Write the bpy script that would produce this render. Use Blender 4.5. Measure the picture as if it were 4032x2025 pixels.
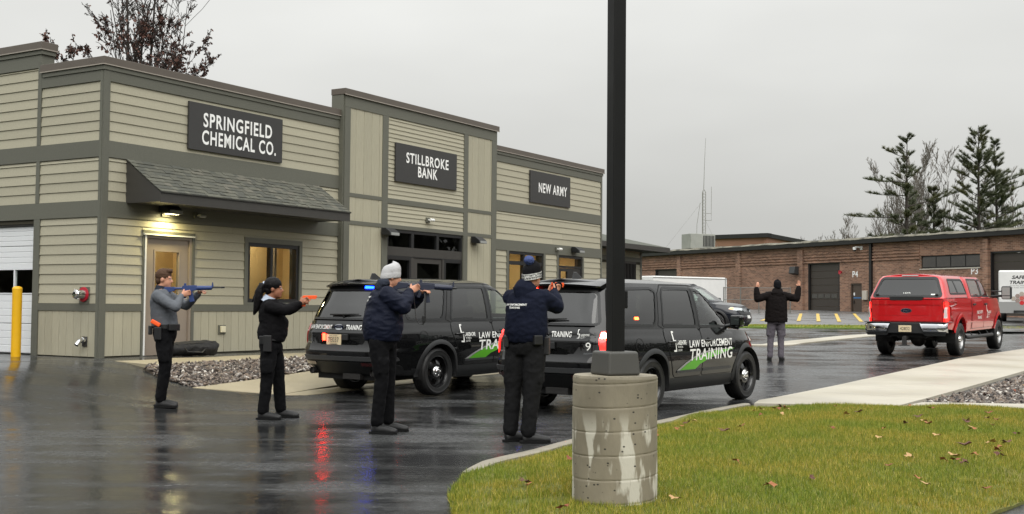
import bpy, bmesh, math, random
import numpy as np
from mathutils import Vector, Matrix
from mathutils.bvhtree import BVHTree
for _o in list(bpy.data.objects):
 bpy.data.objects.remove(_o)
SC = bpy.context.scene
COL = SC.collection
R = math.radians
random.seed(7)
# ------------------------------------------------------------------ camera
CAMZ, FPX, PITCH, ROLL = 1.40, 4627.0, 0.0409317, 0.0086203
cam_d = bpy.data.cameras.new('camera')
cam = bpy.data.objects.new('camera', cam_d)
COL.objects.link(cam)
cam_d.sensor_fit = 'HORIZONTAL'
cam_d.sensor_width = 36.0
cam_d.lens = 36.0 * FPX / 4032.0
cam_d.clip_start = 0.1
cam_d.clip_end = 4000
cam.matrix_world = Matrix.Translation((0, 0, CAMZ)) @ Matrix.Rotation(R(90) + PITCH, 4, 'X') @ Matrix.Rotation(ROLL, 4, 'Z')
SC.camera = cam
# ------------------------------------------------------------------ sky, sun, exposure
SUN_EL, SUN_AZ = R(48), R(165)      # overcast: a very soft sun high behind the camera
world = bpy.data.worlds.new('World')
SC.world = world
world.use_nodes = True
wn, wl = world.node_tree.nodes, world.node_tree.links
wn.clear()
w_out = wn.new('ShaderNodeOutputWorld')
w_bg = wn.new('ShaderNodeBackground')
w_tc = wn.new('ShaderNodeTexCoord')
w_sep = wn.new('ShaderNodeSeparateXYZ')
w_ramp = wn.new('ShaderNodeValToRGB')
w_noise = wn.new('ShaderNodeTexNoise')
w_map = wn.new('ShaderNodeMapping')
w_mul = wn.new('ShaderNodeMix')
w_sky = wn.new('ShaderNodeTexSky')
w_hsv = wn.new('ShaderNodeHueSaturation')
w_mix = wn.new('ShaderNodeMix')
w_sky.sky_type = 'NISHITA'
w_sky.sun_disc = False
w_sky.sun_elevation = SUN_EL
w_sky.sun_rotation = SUN_AZ
w_sky.dust_density = 6
w_hsv.inputs['Saturation'].default_value = 0.03
w_hsv.inputs['Value'].default_value = 0.09          # the clear sky above the cloud, at strength ~0.09
wl.new(w_tc.outputs['Generated'], w_sep.inputs[0])
wl.new(w_sep.outputs['Z'], w_ramp.inputs[0])
el = w_ramp.color_ramp.elements
el[0].position = 0.0
el[0].color = (0.455, 0.458, 0.435, 1)
el[1].position = 1.0
el[1].color = (1.75, 1.78, 1.76, 1)
for pos, c in ((0.10, (0.515, 0.518, 0.498)), (0.28, (0.70, 0.705, 0.685)), (0.60, (1.35, 1.37, 1.35))):
 e = w_ramp.color_ramp.elements.new(pos)
 e.color = (*c, 1)
wl.new(w_tc.outputs['Generated'], w_map.inputs['Vector'])
w_map.inputs['Scale'].default_value = (1.2, 1.2, 3.5)
wl.new(w_map.outputs[0], w_noise.inputs['Vector'])
w_noise.inputs['Scale'].default_value = 1.7
w_noise.inputs['Detail'].default_value = 4
w_rng = wn.new('ShaderNodeMapRange')
w_rng.inputs['From Min'].default_value = 0.25
w_rng.inputs['From Max'].default_value = 0.75
w_rng.inputs['To Min'].default_value = 0.88
w_rng.inputs['To Max'].default_value = 1.12
wl.new(w_noise.outputs['Fac'], w_rng.inputs['Value'])
w_mul.data_type = 'RGBA'
w_mul.blend_type = 'MULTIPLY'
w_mul.inputs[0].default_value = 1.0
wl.new(w_ramp.outputs[0], w_mul.inputs[6])
wl.new(w_rng.outputs[0], w_mul.inputs[7])
w_mix.data_type = 'RGBA'
w_mix.inputs[0].default_value = 0.06
wl.new(w_sky.outputs[0], w_hsv.inputs['Color'])
wl.new(w_mul.outputs[2], w_mix.inputs[6])
wl.new(w_hsv.outputs[0], w_mix.inputs[7])
wl.new(w_mix.outputs[2], w_bg.inputs['Color'])
w_bg.inputs['Strength'].default_value = 1.0
wl.new(w_bg.outputs[0], w_out.inputs['Surface'])
sun_d = bpy.data.lights.new('sun', 'SUN')
sun_d.energy = 1.5
sun_d.angle = R(60)
sun_d.color = (1.0, 0.97, 0.92)
sun = bpy.data.objects.new('sun', sun_d)
COL.objects.link(sun)
_sd = Vector((math.sin(SUN_AZ) * math.cos(SUN_EL), math.cos(SUN_AZ) * math.cos(SUN_EL), math.sin(SUN_EL)))
sun.rotation_euler = (-_sd).to_track_quat('-Z', 'Y').to_euler()
SC.view_settings.view_transform = 'Standard'
SC.view_settings.look = 'None'
SC.view_settings.exposure = 0.34
SC.view_settings.gamma = 1.0
SC.view_settings.use_curve_mapping = False
SC.cycles.use_denoising = True
SC.cycles.max_bounces = 10
SC.cycles.transparent_max_bounces = 16
SC.cycles.sample_clamp_indirect = 6.0
SC.cycles.caustics_reflective = False
SC.cycles.caustics_refractive = False
# ------------------------------------------------------------------ materials
MATS = {}
def srgb(r, g, b):
 f = lambda c: (c / 255 / 12.92) if c / 255 <= 0.04045 else ((c / 255 + 0.055) / 1.055) ** 2.4
 return (f(r), f(g), f(b))
def M(name, col, rough=0.6, metal=0.0, var=0.0, vs=6.0, stretch=(1, 1, 1), rotz=0.0, bump=0.0, bs=40.0,
      bdist=0.01, spec=0.5, coat=0.0, coatr=0.03, emit=None, es=0.0, orand=0.0, rvar=0.0, detail=5.0, col2=None, c2s=1.5, c2lo=0.5, c2hi=0.62, sheen=0.0, obj=False):
 m = bpy.data.materials.new(name)
 m.use_nodes = True
 n, l = m.node_tree.nodes, m.node_tree.links
 p = n['Principled BSDF']
 p.inputs['Base Color'].default_value = (*col, 1)
 p.inputs['Roughness'].default_value = rough
 p.inputs['Metallic'].default_value = metal
 p.inputs['Specular IOR Level'].default_value = spec
 p.inputs['Coat Weight'].default_value = coat
 p.inputs['Coat Roughness'].default_value = coatr
 if sheen:
  p.inputs['Sheen Weight'].default_value = sheen
  p.inputs['Sheen Roughness'].default_value = 0.5
 if emit:
  p.inputs['Emission Color'].default_value = (*emit, 1)
  p.inputs['Emission Strength'].default_value = es
 if var or bump or rvar or orand or col2:
  g = n.new('ShaderNodeNewGeometry')
  mp = n.new('ShaderNodeMapping')
  mp.inputs['Rotation'].default_value = (0, 0, rotz)
  mp.inputs['Scale'].default_value = stretch
  if obj:
   tc = n.new('ShaderNodeTexCoord')
   l.new(tc.outputs['Object'], mp.inputs['Vector'])
  else:
   l.new(g.outputs['Position'], mp.inputs['Vector'])
 last = None
 if var:
  nz = n.new('ShaderNodeTexNoise')
  nz.inputs['Scale'].default_value = vs
  nz.inputs['Detail'].default_value = detail
  nz.inputs['Roughness'].default_value = 0.65
  l.new(mp.outputs[0], nz.inputs['Vector'])
  mr = n.new('ShaderNodeMapRange')
  mr.inputs['From Min'].default_value = 0.25
  mr.inputs['From Max'].default_value = 0.75
  mr.inputs['To Min'].default_value = 1 - var
  mr.inputs['To Max'].default_value = 1 + var
  l.new(nz.outputs['Fac'], mr.inputs['Value'])
  last = mr.outputs[0]
 if orand:
  oi = n.new('ShaderNodeObjectInfo')
  mo = n.new('ShaderNodeMapRange')
  mo.inputs['To Min'].default_value = 1 - orand
  mo.inputs['To Max'].default_value = 1 + orand
  l.new(oi.outputs['Random'], mo.inputs['Value'])
  if last is None:
   last = mo.outputs[0]
  else:
   mm = n.new('ShaderNodeMath')
   mm.operation = 'MULTIPLY'
   l.new(last, mm.inputs[0])
   l.new(mo.outputs[0], mm.inputs[1])
   last = mm.outputs[0]
 colsock = None
 if col2:
  n2 = n.new('ShaderNodeTexNoise')
  n2.inputs['Scale'].default_value = c2s
  n2.inputs['Detail'].default_value = 6
  l.new(mp.outputs[0], n2.inputs['Vector'])
  r2 = n.new('ShaderNodeMapRange')
  r2.inputs['From Min'].default_value = c2lo
  r2.inputs['From Max'].default_value = c2hi
  l.new(n2.outputs['Fac'], r2.inputs['Value'])
  mx = n.new('ShaderNodeMix')
  mx.data_type = 'RGBA'
  mx.inputs[6].default_value = (*col, 1)
  mx.inputs[7].default_value = (*col2, 1)
  l.new(r2.outputs[0], mx.inputs[0])
  colsock = mx.outputs[2]
 if last is not None:
  mul = n.new('ShaderNodeMix')
  mul.data_type = 'RGBA'
  mul.blend_type = 'MULTIPLY'
  mul.inputs[0].default_value = 1
  mul.inputs[6].default_value = (*col, 1)
  if colsock:
   l.new(colsock, mul.inputs[6])
  l.new(last, mul.inputs[7])
  colsock = mul.outputs[2]
 if colsock:
  l.new(colsock, p.inputs['Base Color'])
 if rvar:
  nr = n.new('ShaderNodeTexNoise')
  nr.inputs['Scale'].default_value = vs * 0.7
  nr.inputs['Detail'].default_value = 4
  l.new(mp.outputs[0], nr.inputs['Vector'])
  rr = n.new('ShaderNodeMapRange')
  rr.inputs['From Min'].default_value = 0.3
  rr.inputs['From Max'].default_value = 0.7
  rr.inputs['To Min'].default_value = max(0.02, rough - rvar)
  rr.inputs['To Max'].default_value = min(1, rough + rvar)
  l.new(nr.outputs['Fac'], rr.inputs['Value'])
  l.new(rr.outputs[0], p.inputs['Roughness'])
 if bump:
  nb = n.new('ShaderNodeTexNoise')
  nb.inputs['Scale'].default_value = bs
  nb.inputs['Detail'].default_value = 5
  l.new(mp.outputs[0], nb.inputs['Vector'])
  b = n.new('ShaderNodeBump')
  b.inputs['Strength'].default_value = bump
  b.inputs['Distance'].default_value = bdist
  l.new(nb.outputs['Fac'], b.inputs['Height'])
  l.new(b.outputs[0], p.inputs['Normal'])
 MATS[name] = m
 return m
def Mglass(name, tint, rough=0.0, refl=1.0, f0=0.0):
 m = bpy.data.materials.new(name)
 m.use_nodes = True
 n, l = m.node_tree.nodes, m.node_tree.links
 n.clear()
 out = n.new('ShaderNodeOutputMaterial')
 tr = n.new('ShaderNodeBsdfTransparent')
 tr.inputs['Color'].default_value = (*tint, 1)
 gl = n.new('ShaderNodeBsdfGlossy')
 gl.inputs['Roughness'].default_value = rough
 lw = n.new('ShaderNodeLayerWeight')
 lw.inputs['Blend'].default_value = 0.5
 pw = n.new('ShaderNodeMath')
 pw.operation = 'POWER'
 l.new(lw.outputs['Facing'], pw.inputs[0])
 pw.inputs[1].default_value = 4.0
 fr = n.new('ShaderNodeMath')
 fr.operation = 'MULTIPLY_ADD'
 l.new(pw.outputs[0], fr.inputs[0])
 fr.inputs[1].default_value = 0.9 * refl
 fr.inputs[2].default_value = 0.045 * refl + f0
 mx = n.new('ShaderNodeMixShader')
 l.new(fr.outputs[0], mx.inputs[0])
 l.new(tr.outputs[0], mx.inputs[1])
 l.new(gl.outputs[0], mx.inputs[2])
 l.new(mx.outputs[0], out.inputs['Surface'])
 MATS[name] = m
 return m
# ------------------------------------------------------------------ mesh helpers
def tag(o, label=None, cat=None, group=None, kind=None):
 if label: o['label'] = label
 if cat: o['category'] = cat
 if group: o['group'] = group
 if kind: o['kind'] = kind
 return o
def link(name, data, parent=None, loc=None, rot=None, scale=None):
 o = bpy.data.objects.new(name, data)
 COL.objects.link(o)
 if parent is not None: o.parent = parent
 if loc is not None: o.location = loc
 if rot is not None: o.rotation_euler = rot
 if scale is not None: o.scale = scale
 return o
def thing(name, label, cat, loc=(0, 0, 0), rotz=0.0, group=None):
 o = link(name, None, None, loc, (0, 0, rotz))
 o.empty_display_size = 0.2
 return tag(o, label, cat, group)
def copy_tree(o, parent=None):
 c = o.copy()
 COL.objects.link(c)
 c.parent = parent
 for ch in list(o.children):
  copy_tree(ch, c)
 return c
class MB:
 def __init__(s):
  s.v, s.f, s.m = [], [], []
 def add(s, vs, fs, mi=0):
  b = len(s.v)
  s.v.extend([tuple(v) for v in vs])
  s.f.extend([tuple(b + i for i in f) for f in fs])
  s.m.extend([mi] * len(fs))
  return s
 def box(s, x0, x1, y0, y1, z0, z1, mi=0):
  x0, x1 = min(x0, x1), max(x0, x1)
  y0, y1 = min(y0, y1), max(y0, y1)
  z0, z1 = min(z0, z1), max(z0, z1)
  vs = [(x0, y0, z0), (x1, y0, z0), (x1, y1, z0), (x0, y1, z0), (x0, y0, z1), (x1, y0, z1), (x1, y1, z1), (x0, y1, z1)]
  return s.add(vs, [(0, 3, 2, 1), (4, 5, 6, 7), (0, 1, 5, 4), (1, 2, 6, 5), (2, 3, 7, 6), (3, 0, 4, 7)], mi)
 def obox(s, c, size, rot, mi=0):
  m = Matrix.Translation(c) @ rot.to_4x4()
  hx, hy, hz = size[0] / 2, size[1] / 2, size[2] / 2
  vs = [m @ Vector((x, y, z)) for z in (-hz, hz) for x, y in ((-hx, -hy), (hx, -hy), (hx, hy), (-hx, hy))]
  return s.add(vs, [(0, 3, 2, 1), (4, 5, 6, 7), (0, 1, 5, 4), (1, 2, 6, 5), (2, 3, 7, 6), (3, 0, 4, 7)], mi)
 def bar(s, p0, p1, w, h, mi=0, up=(0, 0, 1)):
  p0, p1 = Vector(p0), Vector(p1)
  d = (p1 - p0)
  L = d.length
  x = d.normalized()
  u = Vector(up)
  if abs(x.dot(u)) > 0.98: u = Vector((1, 0, 0))
  y = u.cross(x).normalized()
  z = x.cross(y)
  rot = Matrix((x, y, z)).transposed()
  return s.obox((p0 + p1) / 2, (L, w, h), rot, mi)
 def tube(s, pts, rad, n=8, caps=True, mi=0, ell=None, up=None):
  pts = [Vector(p) for p in pts]
  if not hasattr(rad, '__len__'): rad = [rad] * len(pts)
  base = len(s.v)
  fr = None
  for i, p in enumerate(pts):
   if i == 0: t = pts[1] - pts[0]
   elif i == len(pts) - 1: t = pts[-1] - pts[-2]
   else: t = (pts[i + 1] - pts[i]).normalized() + (pts[i] - pts[i - 1]).normalized()
   t = t.normalized() if t.length > 1e-9 else Vector((0, 0, 1))
   if fr is None:
    a = Vector(up) if up else (Vector((0, 0, 1)) if abs(t.z) < 0.9 else Vector((0, 1, 0)))
   else:
    a = fr
   b1 = t.cross(a)
   if b1.length < 1e-6:
    b1 = t.cross(Vector((1, 0, 0.3)))
   b1.normalize()
   a = b1.cross(t).normalized()
   fr = a
   r = rad[i]
   if hasattr(r, '__len__'): r1, r2 = r
   else: r1 = r2 = r
   for k in range(n):
    an = 2 * math.pi * k / n
    s.v.append(tuple(p + b1 * (math.cos(an) * r1) + a * (math.sin(an) * r2)))
  for i in range(len(pts) - 1):
   for k in range(n):
    k2 = (k + 1) % n
    s.f.append((base + i * n + k, base + i * n + k2, base + (i + 1) * n + k2, base + (i + 1) * n + k))
    s.m.append(mi)
  if caps:
   s.f.append(tuple(base + k for k in reversed(range(n))))
   s.f.append(tuple(base + (len(pts) - 1) * n + k for k in range(n)))
   s.m += [mi, mi]
  return s
 def lathe(s, prof, n=24, axis='Z', c=(0, 0, 0), mi=0, caps=False):
  base = len(s.v)
  for r, h in prof:
   for k in range(n):
    a = 2 * math.pi * k / n
    u, v = r * math.cos(a), r * math.sin(a)
    p = {'Z': (u, v, h), 'Y': (v, h, u), 'X': (h, u, v)}[axis]
    s.v.append((c[0] + p[0], c[1] + p[1], c[2] + p[2]))
  for i in range(len(prof) - 1):
   for k in range(n):
    k2 = (k + 1) % n
    s.f.append((base + i * n + k, base + i * n + k2, base + (i + 1) * n + k2, base + (i + 1) * n + k))
    s.m.append(mi)
  if caps:
   s.f.append(tuple(base + k for k in reversed(range(n))))
   s.f.append(tuple(base + (len(prof) - 1) * n + k for k in range(n)))
   s.m += [mi, mi]
  return s
 def prism(s, poly, a, b, axis='Y', mi=0):
  n = len(poly)
  def P(u, v, w):
   return {'Y': (u, w, v), 'X': (w, u, v), 'Z': (u, v, w)}[axis]
  vs = [P(u, v, a) for u, v in poly] + [P(u, v, b) for u, v in poly]
  fs = [tuple(range(n)), tuple(reversed(range(n, 2 * n)))]
  fs += [(i, n + i, n + (i + 1) % n, (i + 1) % n) for i in range(n)]
  return s.add(vs, fs, mi)
 def sphere(s, c, r, n=12, m=8, mi=0):
  rx, ry, rz = r if hasattr(r, '__len__') else (r, r, r)
  base = len(s.v)
  for i in range(m + 1):
   ph = math.pi * i / m
   for k in range(n):
    a = 2 * math.pi * k / n
    s.v.append((c[0] + rx * math.sin(ph) * math.cos(a), c[1] + ry * math.sin(ph) * math.sin(a), c[2] + rz * math.cos(ph)))
  for i in range(m):
   for k in range(n):
    k2 = (k + 1) % n
    s.f.append((base + i * n + k, base + (i + 1) * n + k, base + (i + 1) * n + k2, base + i * n + k2))
    s.m.append(mi)
  return s
 def mesh(s, name, mats):
  me = bpy.data.meshes.new(name)
  me.from_pydata(s.v, [], s.f)
  if not isinstance(mats, (list, tuple)): mats = [mats]
  for mt in mats:
   me.materials.append(MATS[mt] if isinstance(mt, str) else mt)
  if len(mats) > 1:
   me.polygons.foreach_set('material_index', s.m)
  bm = bmesh.new()
  bm.from_mesh(me)
  bmesh.ops.recalc_face_normals(bm, faces=bm.faces)
  bm.to_mesh(me)
  bm.free()
  me.update()
  return me
 def build(s, name, mats, parent=None, smooth=False, bevel=0, seg=2, loc=None, rot=None):
  me = s.mesh(name, mats)
  if smooth:
   me.polygons.foreach_set('use_smooth', [True] * len(me.polygons))
   if smooth is not True:
    me.set_sharp_from_angle(angle=R(smooth))
  o = link(name, me, parent, loc, rot)
  if bevel:
   b = o.modifiers.new('bevel', 'BEVEL')
   b.width = bevel
   b.segments = seg
   b.limit_method = 'ANGLE'
   b.angle_limit = R(40)
  return o
_TXT = {}
def text_geo(s, size=1.0, bold=0.0, xs=1.0, shear=0.0, align='CENTER', spacing=1.0, line=1.0):
 """flat lettering as (verts2d, faces), height of a capital = size"""
 key = (s, bold, shear, align, spacing, line)
 if key not in _TXT:
  cu = bpy.data.curves.new('lettering', 'FONT')
  cu.body = s
  cu.size = 1.0
  cu.offset = bold
  cu.shear = shear
  cu.align_x = align
  cu.space_character = spacing
  cu.space_line = line
  cu.fill_mode = 'BOTH'
  cu.resolution_u = 4
  ob = bpy.data.objects.new('lettering', cu)
  COL.objects.link(ob)
  dg = bpy.context.evaluated_depsgraph_get()
  me = ob.evaluated_get(dg).to_mesh()
  v = [tuple(x.co)[:2] for x in me.vertices]
  f = [tuple(p.vertices) for p in me.polygons]
  ob.evaluated_get(dg).to_mesh_clear()
  bpy.data.objects.remove(ob)
  bpy.data.curves.remove(cu)
  _TXT[key] = (v, f)
 v, f = _TXT[key]
 k = size / 0.729
 return [(x * k * xs, y * k) for x, y in v], f
def text_fit(s, w, h, **kw):
 """lettering centred on 0,0 and scaled to w x h"""
 v, f = text_geo(s, 1.0, **kw)
 xs = [p[0] for p in v]
 ys = [p[1] for p in v]
 x0, x1, y0, y1 = min(xs), max(xs), min(ys), max(ys)
 return [((x - (x0 + x1) / 2) * w / (x1 - x0), (y - (y0 + y1) / 2) * h / (y1 - y0)) for x, y in v], f
def poly_grid(poly, res):
 """triangulated, gridded flat polygon: verts2d, faces"""
 bm = bmesh.new()
 vs = [bm.verts.new((x, y, 0)) for x, y in poly]
 bm.faces.new(vs)
 x0, x1 = min(p[0] for p in poly), max(p[0] for p in poly)
 y0, y1 = min(p[1] for p in poly), max(p[1] for p in poly)
 for ax, a, b in ((0, x0, x1), (1, y0, y1)):
  n = max(1, int((b - a) / res))
  for i in range(1, n):
   c = a + (b - a) * i / n
   co = (c, 0, 0) if ax == 0 else (0, c, 0)
   no = (1, 0, 0) if ax == 0 else (0, 1, 0)
   bmesh.ops.bisect_plane(bm, geom=bm.verts[:] + bm.edges[:] + bm.faces[:], plane_co=co, plane_no=no)
 bmesh.ops.triangulate(bm, faces=bm.faces)
 bm.verts.index_update()
 v = [(q.co.x, q.co.y) for q in bm.verts]
 f = [tuple(q.index for q in fc.verts) for fc in bm.faces]
 bnd = [(e.verts[0].index, e.verts[1].index) for e in bm.edges if e.is_boundary]
 bm.free()
 return v, f, bnd
def sheet(name, poly, zf, mat, res=0.5, skirt=0.0, kind='structure', parent=None, smooth=True):
 v, f, bnd = poly_grid(poly, res)
 vs = [(x, y, zf(x, y)) for x, y in v]
 fs = list(f)
 if skirt:
  n = len(vs)
  vs += [(x, y, z - skirt) for x, y, z in vs]
  fs += [(a, b, b + n, a + n) for a, b in bnd]
 me = bpy.data.meshes.new(name)
 me.from_pydata(vs, [], fs)
 me.materials.append(MATS[mat])
 bm = bmesh.new()
 bm.from_mesh(me)
 loose = [q for q in bm.verts if not q.link_faces]
 bmesh.ops.delete(bm, geom=loose, context='VERTS')
 bmesh.ops.recalc_face_normals(bm, faces=bm.faces)
 bm.to_mesh(me)
 bm.free()
 if smooth:
  me.polygons.foreach_set('use_smooth', [True] * len(me.polygons))
  me.set_sharp_from_angle(angle=R(40))
 o = link(name, me, parent)
 if me.polygons and sum(p.normal.z * p.area for p in me.polygons) < 0:
  me.flip_normals()
 if kind and parent is None: o['kind'] = kind
 return o
def inpoly(x, y, poly):
 c = False
 j = len(poly) - 1
 for i in range(len(poly)):
  xi, yi = poly[i]
  xj, yj = poly[j]
  if (yi > y) != (yj > y) and x < (xj - xi) * (y - yi) / (yj - yi) + xi:
   c = not c
  j = i
 return c
def np_inpoly(x, y, poly):
 c = np.zeros(x.shape, bool)
 j = len(poly) - 1
 for i in range(len(poly)):
  xi, yi = poly[i]
  xj, yj = poly[j]
  with np.errstate(divide='ignore', invalid='ignore'):
   t = ((yi > y) != (yj > y)) & (x < (xj - xi) * (y - yi) / ((yj - yi) if yj != yi else 1e-9) + xi)
  c ^= t
  j = i
 return c
# ------------------------------------------------------------------ the lie of the land
AL = 0.547086                                        # direction of the street front, from +Y
UX, UY = math.sin(AL), math.cos(AL)                  # along the front
NX, NY = math.cos(AL), -math.sin(AL)                 # out of the front
CX, CY = -7.07, 20.175                               # building corner
SLAB = 0.43
def sstep(t):
 t = max(0.0, min(1.0, t))
 return t * t * (3 - 2 * t)
def sd(x, y):
 return (x - CX) * UX + (y - CY) * UY, (x - CX) * NX + (y - CY) * NY
def W(s, d):
 return CX + s * UX + d * NX, CY + s * UY + d * NY
def rise(y):
 return 0.0185 * max(0.0, min(y, 84.0) - 17.5)
def G(x, y):
 s, d = sd(x, y)
 zr = rise(y)
 r = 1 - sstep((d - 0.4) / 4.7)
 if s > 15: r *= 1 - sstep((s - 19.5) / 6)
 return zr + max(0.0, SLAB - zr) * r
def Mroad(name, wet, base=(0.016, 0.0165, 0.017), puddle=0.55, rough=(0.07, 0.27), film_wet=0.95, film_dry=0.46):
 """wet asphalt: fine stone grain, streaked drying patches and standing water"""
 m = bpy.data.materials.new(name)
 m.use_nodes = True
 n, l = m.node_tree.nodes, m.node_tree.links
 p = n['Principled BSDF']
 p.inputs['Specular IOR Level'].default_value = 0.5
 p.inputs['IOR'].default_value = 1.4
 g = n.new('ShaderNodeNewGeometry')
 def mapping(sc, rz=0.0):
  mp = n.new('ShaderNodeMapping')
  mp.inputs['Scale'].default_value = sc
  mp.inputs['Rotation'].default_value = (0, 0, rz)
  l.new(g.outputs['Position'], mp.inputs['Vector'])
  return mp
 def noise(mp, s, d=5, rg=0.6):
  z = n.new('ShaderNodeTexNoise')
  z.inputs['Scale'].default_value = s
  z.inputs['Detail'].default_value = d
  z.inputs['Roughness'].default_value = rg
  l.new(mp.outputs[0], z.inputs['Vector'])
  return z
 def rng(sock, a, b, c, d):
  r = n.new('ShaderNodeMapRange')
  for k, v in zip(('From Min', 'From Max', 'To Min', 'To Max'), (a, b, c, d)):
   r.inputs[k].default_value = v
  l.new(sock, r.inputs['Value'])
  return r
 def math_(op, a, b):
  q = n.new('ShaderNodeMath')
  q.operation = op
  for i, x in enumerate((a, b)):
   if hasattr(x, 'default_value'): l.new(x, q.inputs[i])
   else: q.inputs[i].default_value = x
  return q
 m1 = mapping((1, 1, 1))
 ms = mapping((0.22, 1.6, 1), AL - math.pi / 2 + 0.25)     # streaks along the way cars turn
 big = noise(m1, 0.55, 6, 0.65)
 streak = noise(ms, 1.1, 6, 0.7)
 fine = noise(m1, 130, 2)
 mid = noise(m1, 14, 5)
 wetf = rng(math_('ADD', math_('MULTIPLY', big.outputs['Fac'], 0.65).outputs[0], math_('MULTIPLY', streak.outputs['Fac'], 0.5).outputs[0]).outputs[0], puddle - 0.07, puddle + 0.09, 0, 1)
 r = n.new('ShaderNodeMix')
 r.data_type = 'FLOAT'
 r.inputs[2].default_value = rough[0]
 r.inputs[3].default_value = rough[1]
 l.new(wetf.outputs[0], r.inputs[0])
 rs = math_('ADD', r.outputs[0], rng(mid.outputs['Fac'], 0.3, 0.7, -0.03, 0.05).outputs[0])
 l.new(rs.outputs[0], p.inputs['Roughness'])
 cm = n.new('ShaderNodeMix')
 cm.data_type = 'RGBA'
 cm.inputs[6].default_value = (*base, 1)
 cm.inputs[7].default_value = (base[0] * 2.0, base[1] * 2.0, base[2] * 1.95, 1)
 l.new(wetf.outputs[0], cm.inputs[0])
 cg = n.new('ShaderNodeMix')
 cg.data_type = 'RGBA'
 cg.blend_type = 'MULTIPLY'
 cg.inputs[0].default_value = 1
 l.new(cm.outputs[2], cg.inputs[6])
 l.new(rng(fine.outputs['Fac'], 0.3, 0.7, 0.55, 1.5).outputs[0], cg.inputs[7])
 l.new(cg.outputs[2], p.inputs['Base Color'])
 b1 = n.new('ShaderNodeBump')
 b1.inputs['Distance'].default_value = 0.004
 l.new(math_('MULTIPLY', wetf.outputs[0], 0.30 * (1 - wet) + 0.10).outputs[0], b1.inputs['Strength'])
 l.new(fine.outputs['Fac'], b1.inputs['Height'])
 b2 = n.new('ShaderNodeBump')
 b2.inputs['Distance'].default_value = 0.02
 b2.inputs['Strength'].default_value = 0.13
 l.new(mid.outputs['Fac'], b2.inputs['Height'])
 l.new(b1.outputs[0], b2.inputs['Normal'])
 # water film: how much of the surface mirrors, by grazing angle and wetness
 p.inputs['Specular IOR Level'].default_value = 0.0
 p.inputs['Roughness'].default_value = 0.9
 for lk in list(p.inputs['Roughness'].links): m.node_tree.links.remove(lk)
 gl = n.new('ShaderNodeBsdfGlossy')
 l.new(rs.outputs[0], gl.inputs['Roughness'])
 l.new(b2.outputs[0], gl.inputs['Normal'])
 lw = n.new('ShaderNodeLayerWeight')
 lw.inputs['Blend'].default_value = 0.5
 pw = math_('POWER', lw.outputs['Facing'], 4.6)
 film = rng(wetf.outputs[0], 0, 1, film_wet, film_dry)
 fac = math_('MULTIPLY_ADD', pw.outputs[0], film.outputs[0])
 fac.inputs[2].default_value = 0.012
 ms_ = n.new('ShaderNodeMixShader')
 l.new(fac.outputs[0], ms_.inputs[0])
 l.new(p.outputs[0], ms_.inputs[1])
 l.new(gl.outputs[0], ms_.inputs[2])
 l.new(ms_.outputs[0], n['Material Output'].inputs['Surface'])
 MATS[name] = m
Mroad('wet_asphalt', 0.9)
Mroad('lot_asphalt', 0.3, base=(0.022, 0.021, 0.020), puddle=0.5, rough=(0.14, 0.32), film_wet=0.85, film_dry=0.5)
M('grass_soil', srgb(96, 98, 42), 0.95, var=0.35, vs=9, bump=0.5, bs=60, bdist=0.02, col2=srgb(112, 104, 50), c2s=1.3)
M('far_grass', srgb(96, 118, 40), 0.9, var=0.25, vs=3, bump=0.6, bs=25, bdist=0.05)
M('concrete_walk', srgb(150, 140, 116), 0.55, var=0.10, vs=2.2, bump=0.15, bs=90, bdist=0.004, rvar=0.15, col2=srgb(134, 125, 104), c2s=0.7, c2lo=0.45, c2hi=0.6)
M('concrete_pale', srgb(172, 166, 151), 0.5, var=0.08, vs=2.0, bump=0.12, bs=90, bdist=0.004, rvar=0.15, col2=srgb(152, 145, 128), c2s=0.5, c2lo=0.45, c2hi=0.65)
M('concrete_curb', srgb(132, 126, 112), 0.6, var=0.15, vs=6, bump=0.25, bs=70, bdist=0.006)
M('yellow_line', srgb(190, 160, 70), 0.55, var=0.25, vs=8)
M('soil', srgb(72, 62, 50), 0.95, var=0.3, vs=8, bump=0.6, bs=20, bdist=0.03)
# ground sheet to the horizon
def terrain_grid(name, xs, ys, zf, mat):
 vs = [(x, y, zf(x, y)) for y in ys for x in xs]
 nx = len(xs)
 fs = [(j * nx + i, j * nx + i + 1, (j + 1) * nx + i + 1, (j + 1) * nx + i) for j in range(len(ys) - 1) for i in range(nx - 1)]
 me = bpy.data.meshes.new(name)
 me.from_pydata(vs, [], fs)
 me.materials.append(MATS[mat])
 me.polygons.foreach_set('use_smooth', [True] * len(fs))
 o = link(name, me)
 o['kind'] = 'structure'
 return o
_xs = [-1500, -600, -250, -120, -60] + [float(x) for x in np.arange(-40, 41, 2.0)] + [60, 90, 140, 250, 600, 1500]
_ys = [-300, -80, -30] + [float(y) for y in np.arange(-12, 61, 2.0)] + [70, 84, 100, 130, 180, 260, 500, 1000, 2500]
terrain_grid('ground', _xs, _ys, lambda x, y: G(x, y) - 0.16, 'far_grass')
# the asphalt the whole yard is paved with
_rx = [float(x) for x in np.arange(-34, 44.1, 0.75)]
_ry = [float(y) for y in np.arange(-10, 46.6, 0.75)]
road = terrain_grid('road', _rx, _ry, G, 'wet_asphalt')
sheet('driveway', [(2.5, 36.5), (7.4, 34.2), (9.6, 36.8), (13.4, 42.4), (20, 46.2), (44, 46.4), (44, 50), (-6, 50), (-6, 38)], lambda x, y: G(x, y) + 0.006, 'wet_asphalt', 2.0)
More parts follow.
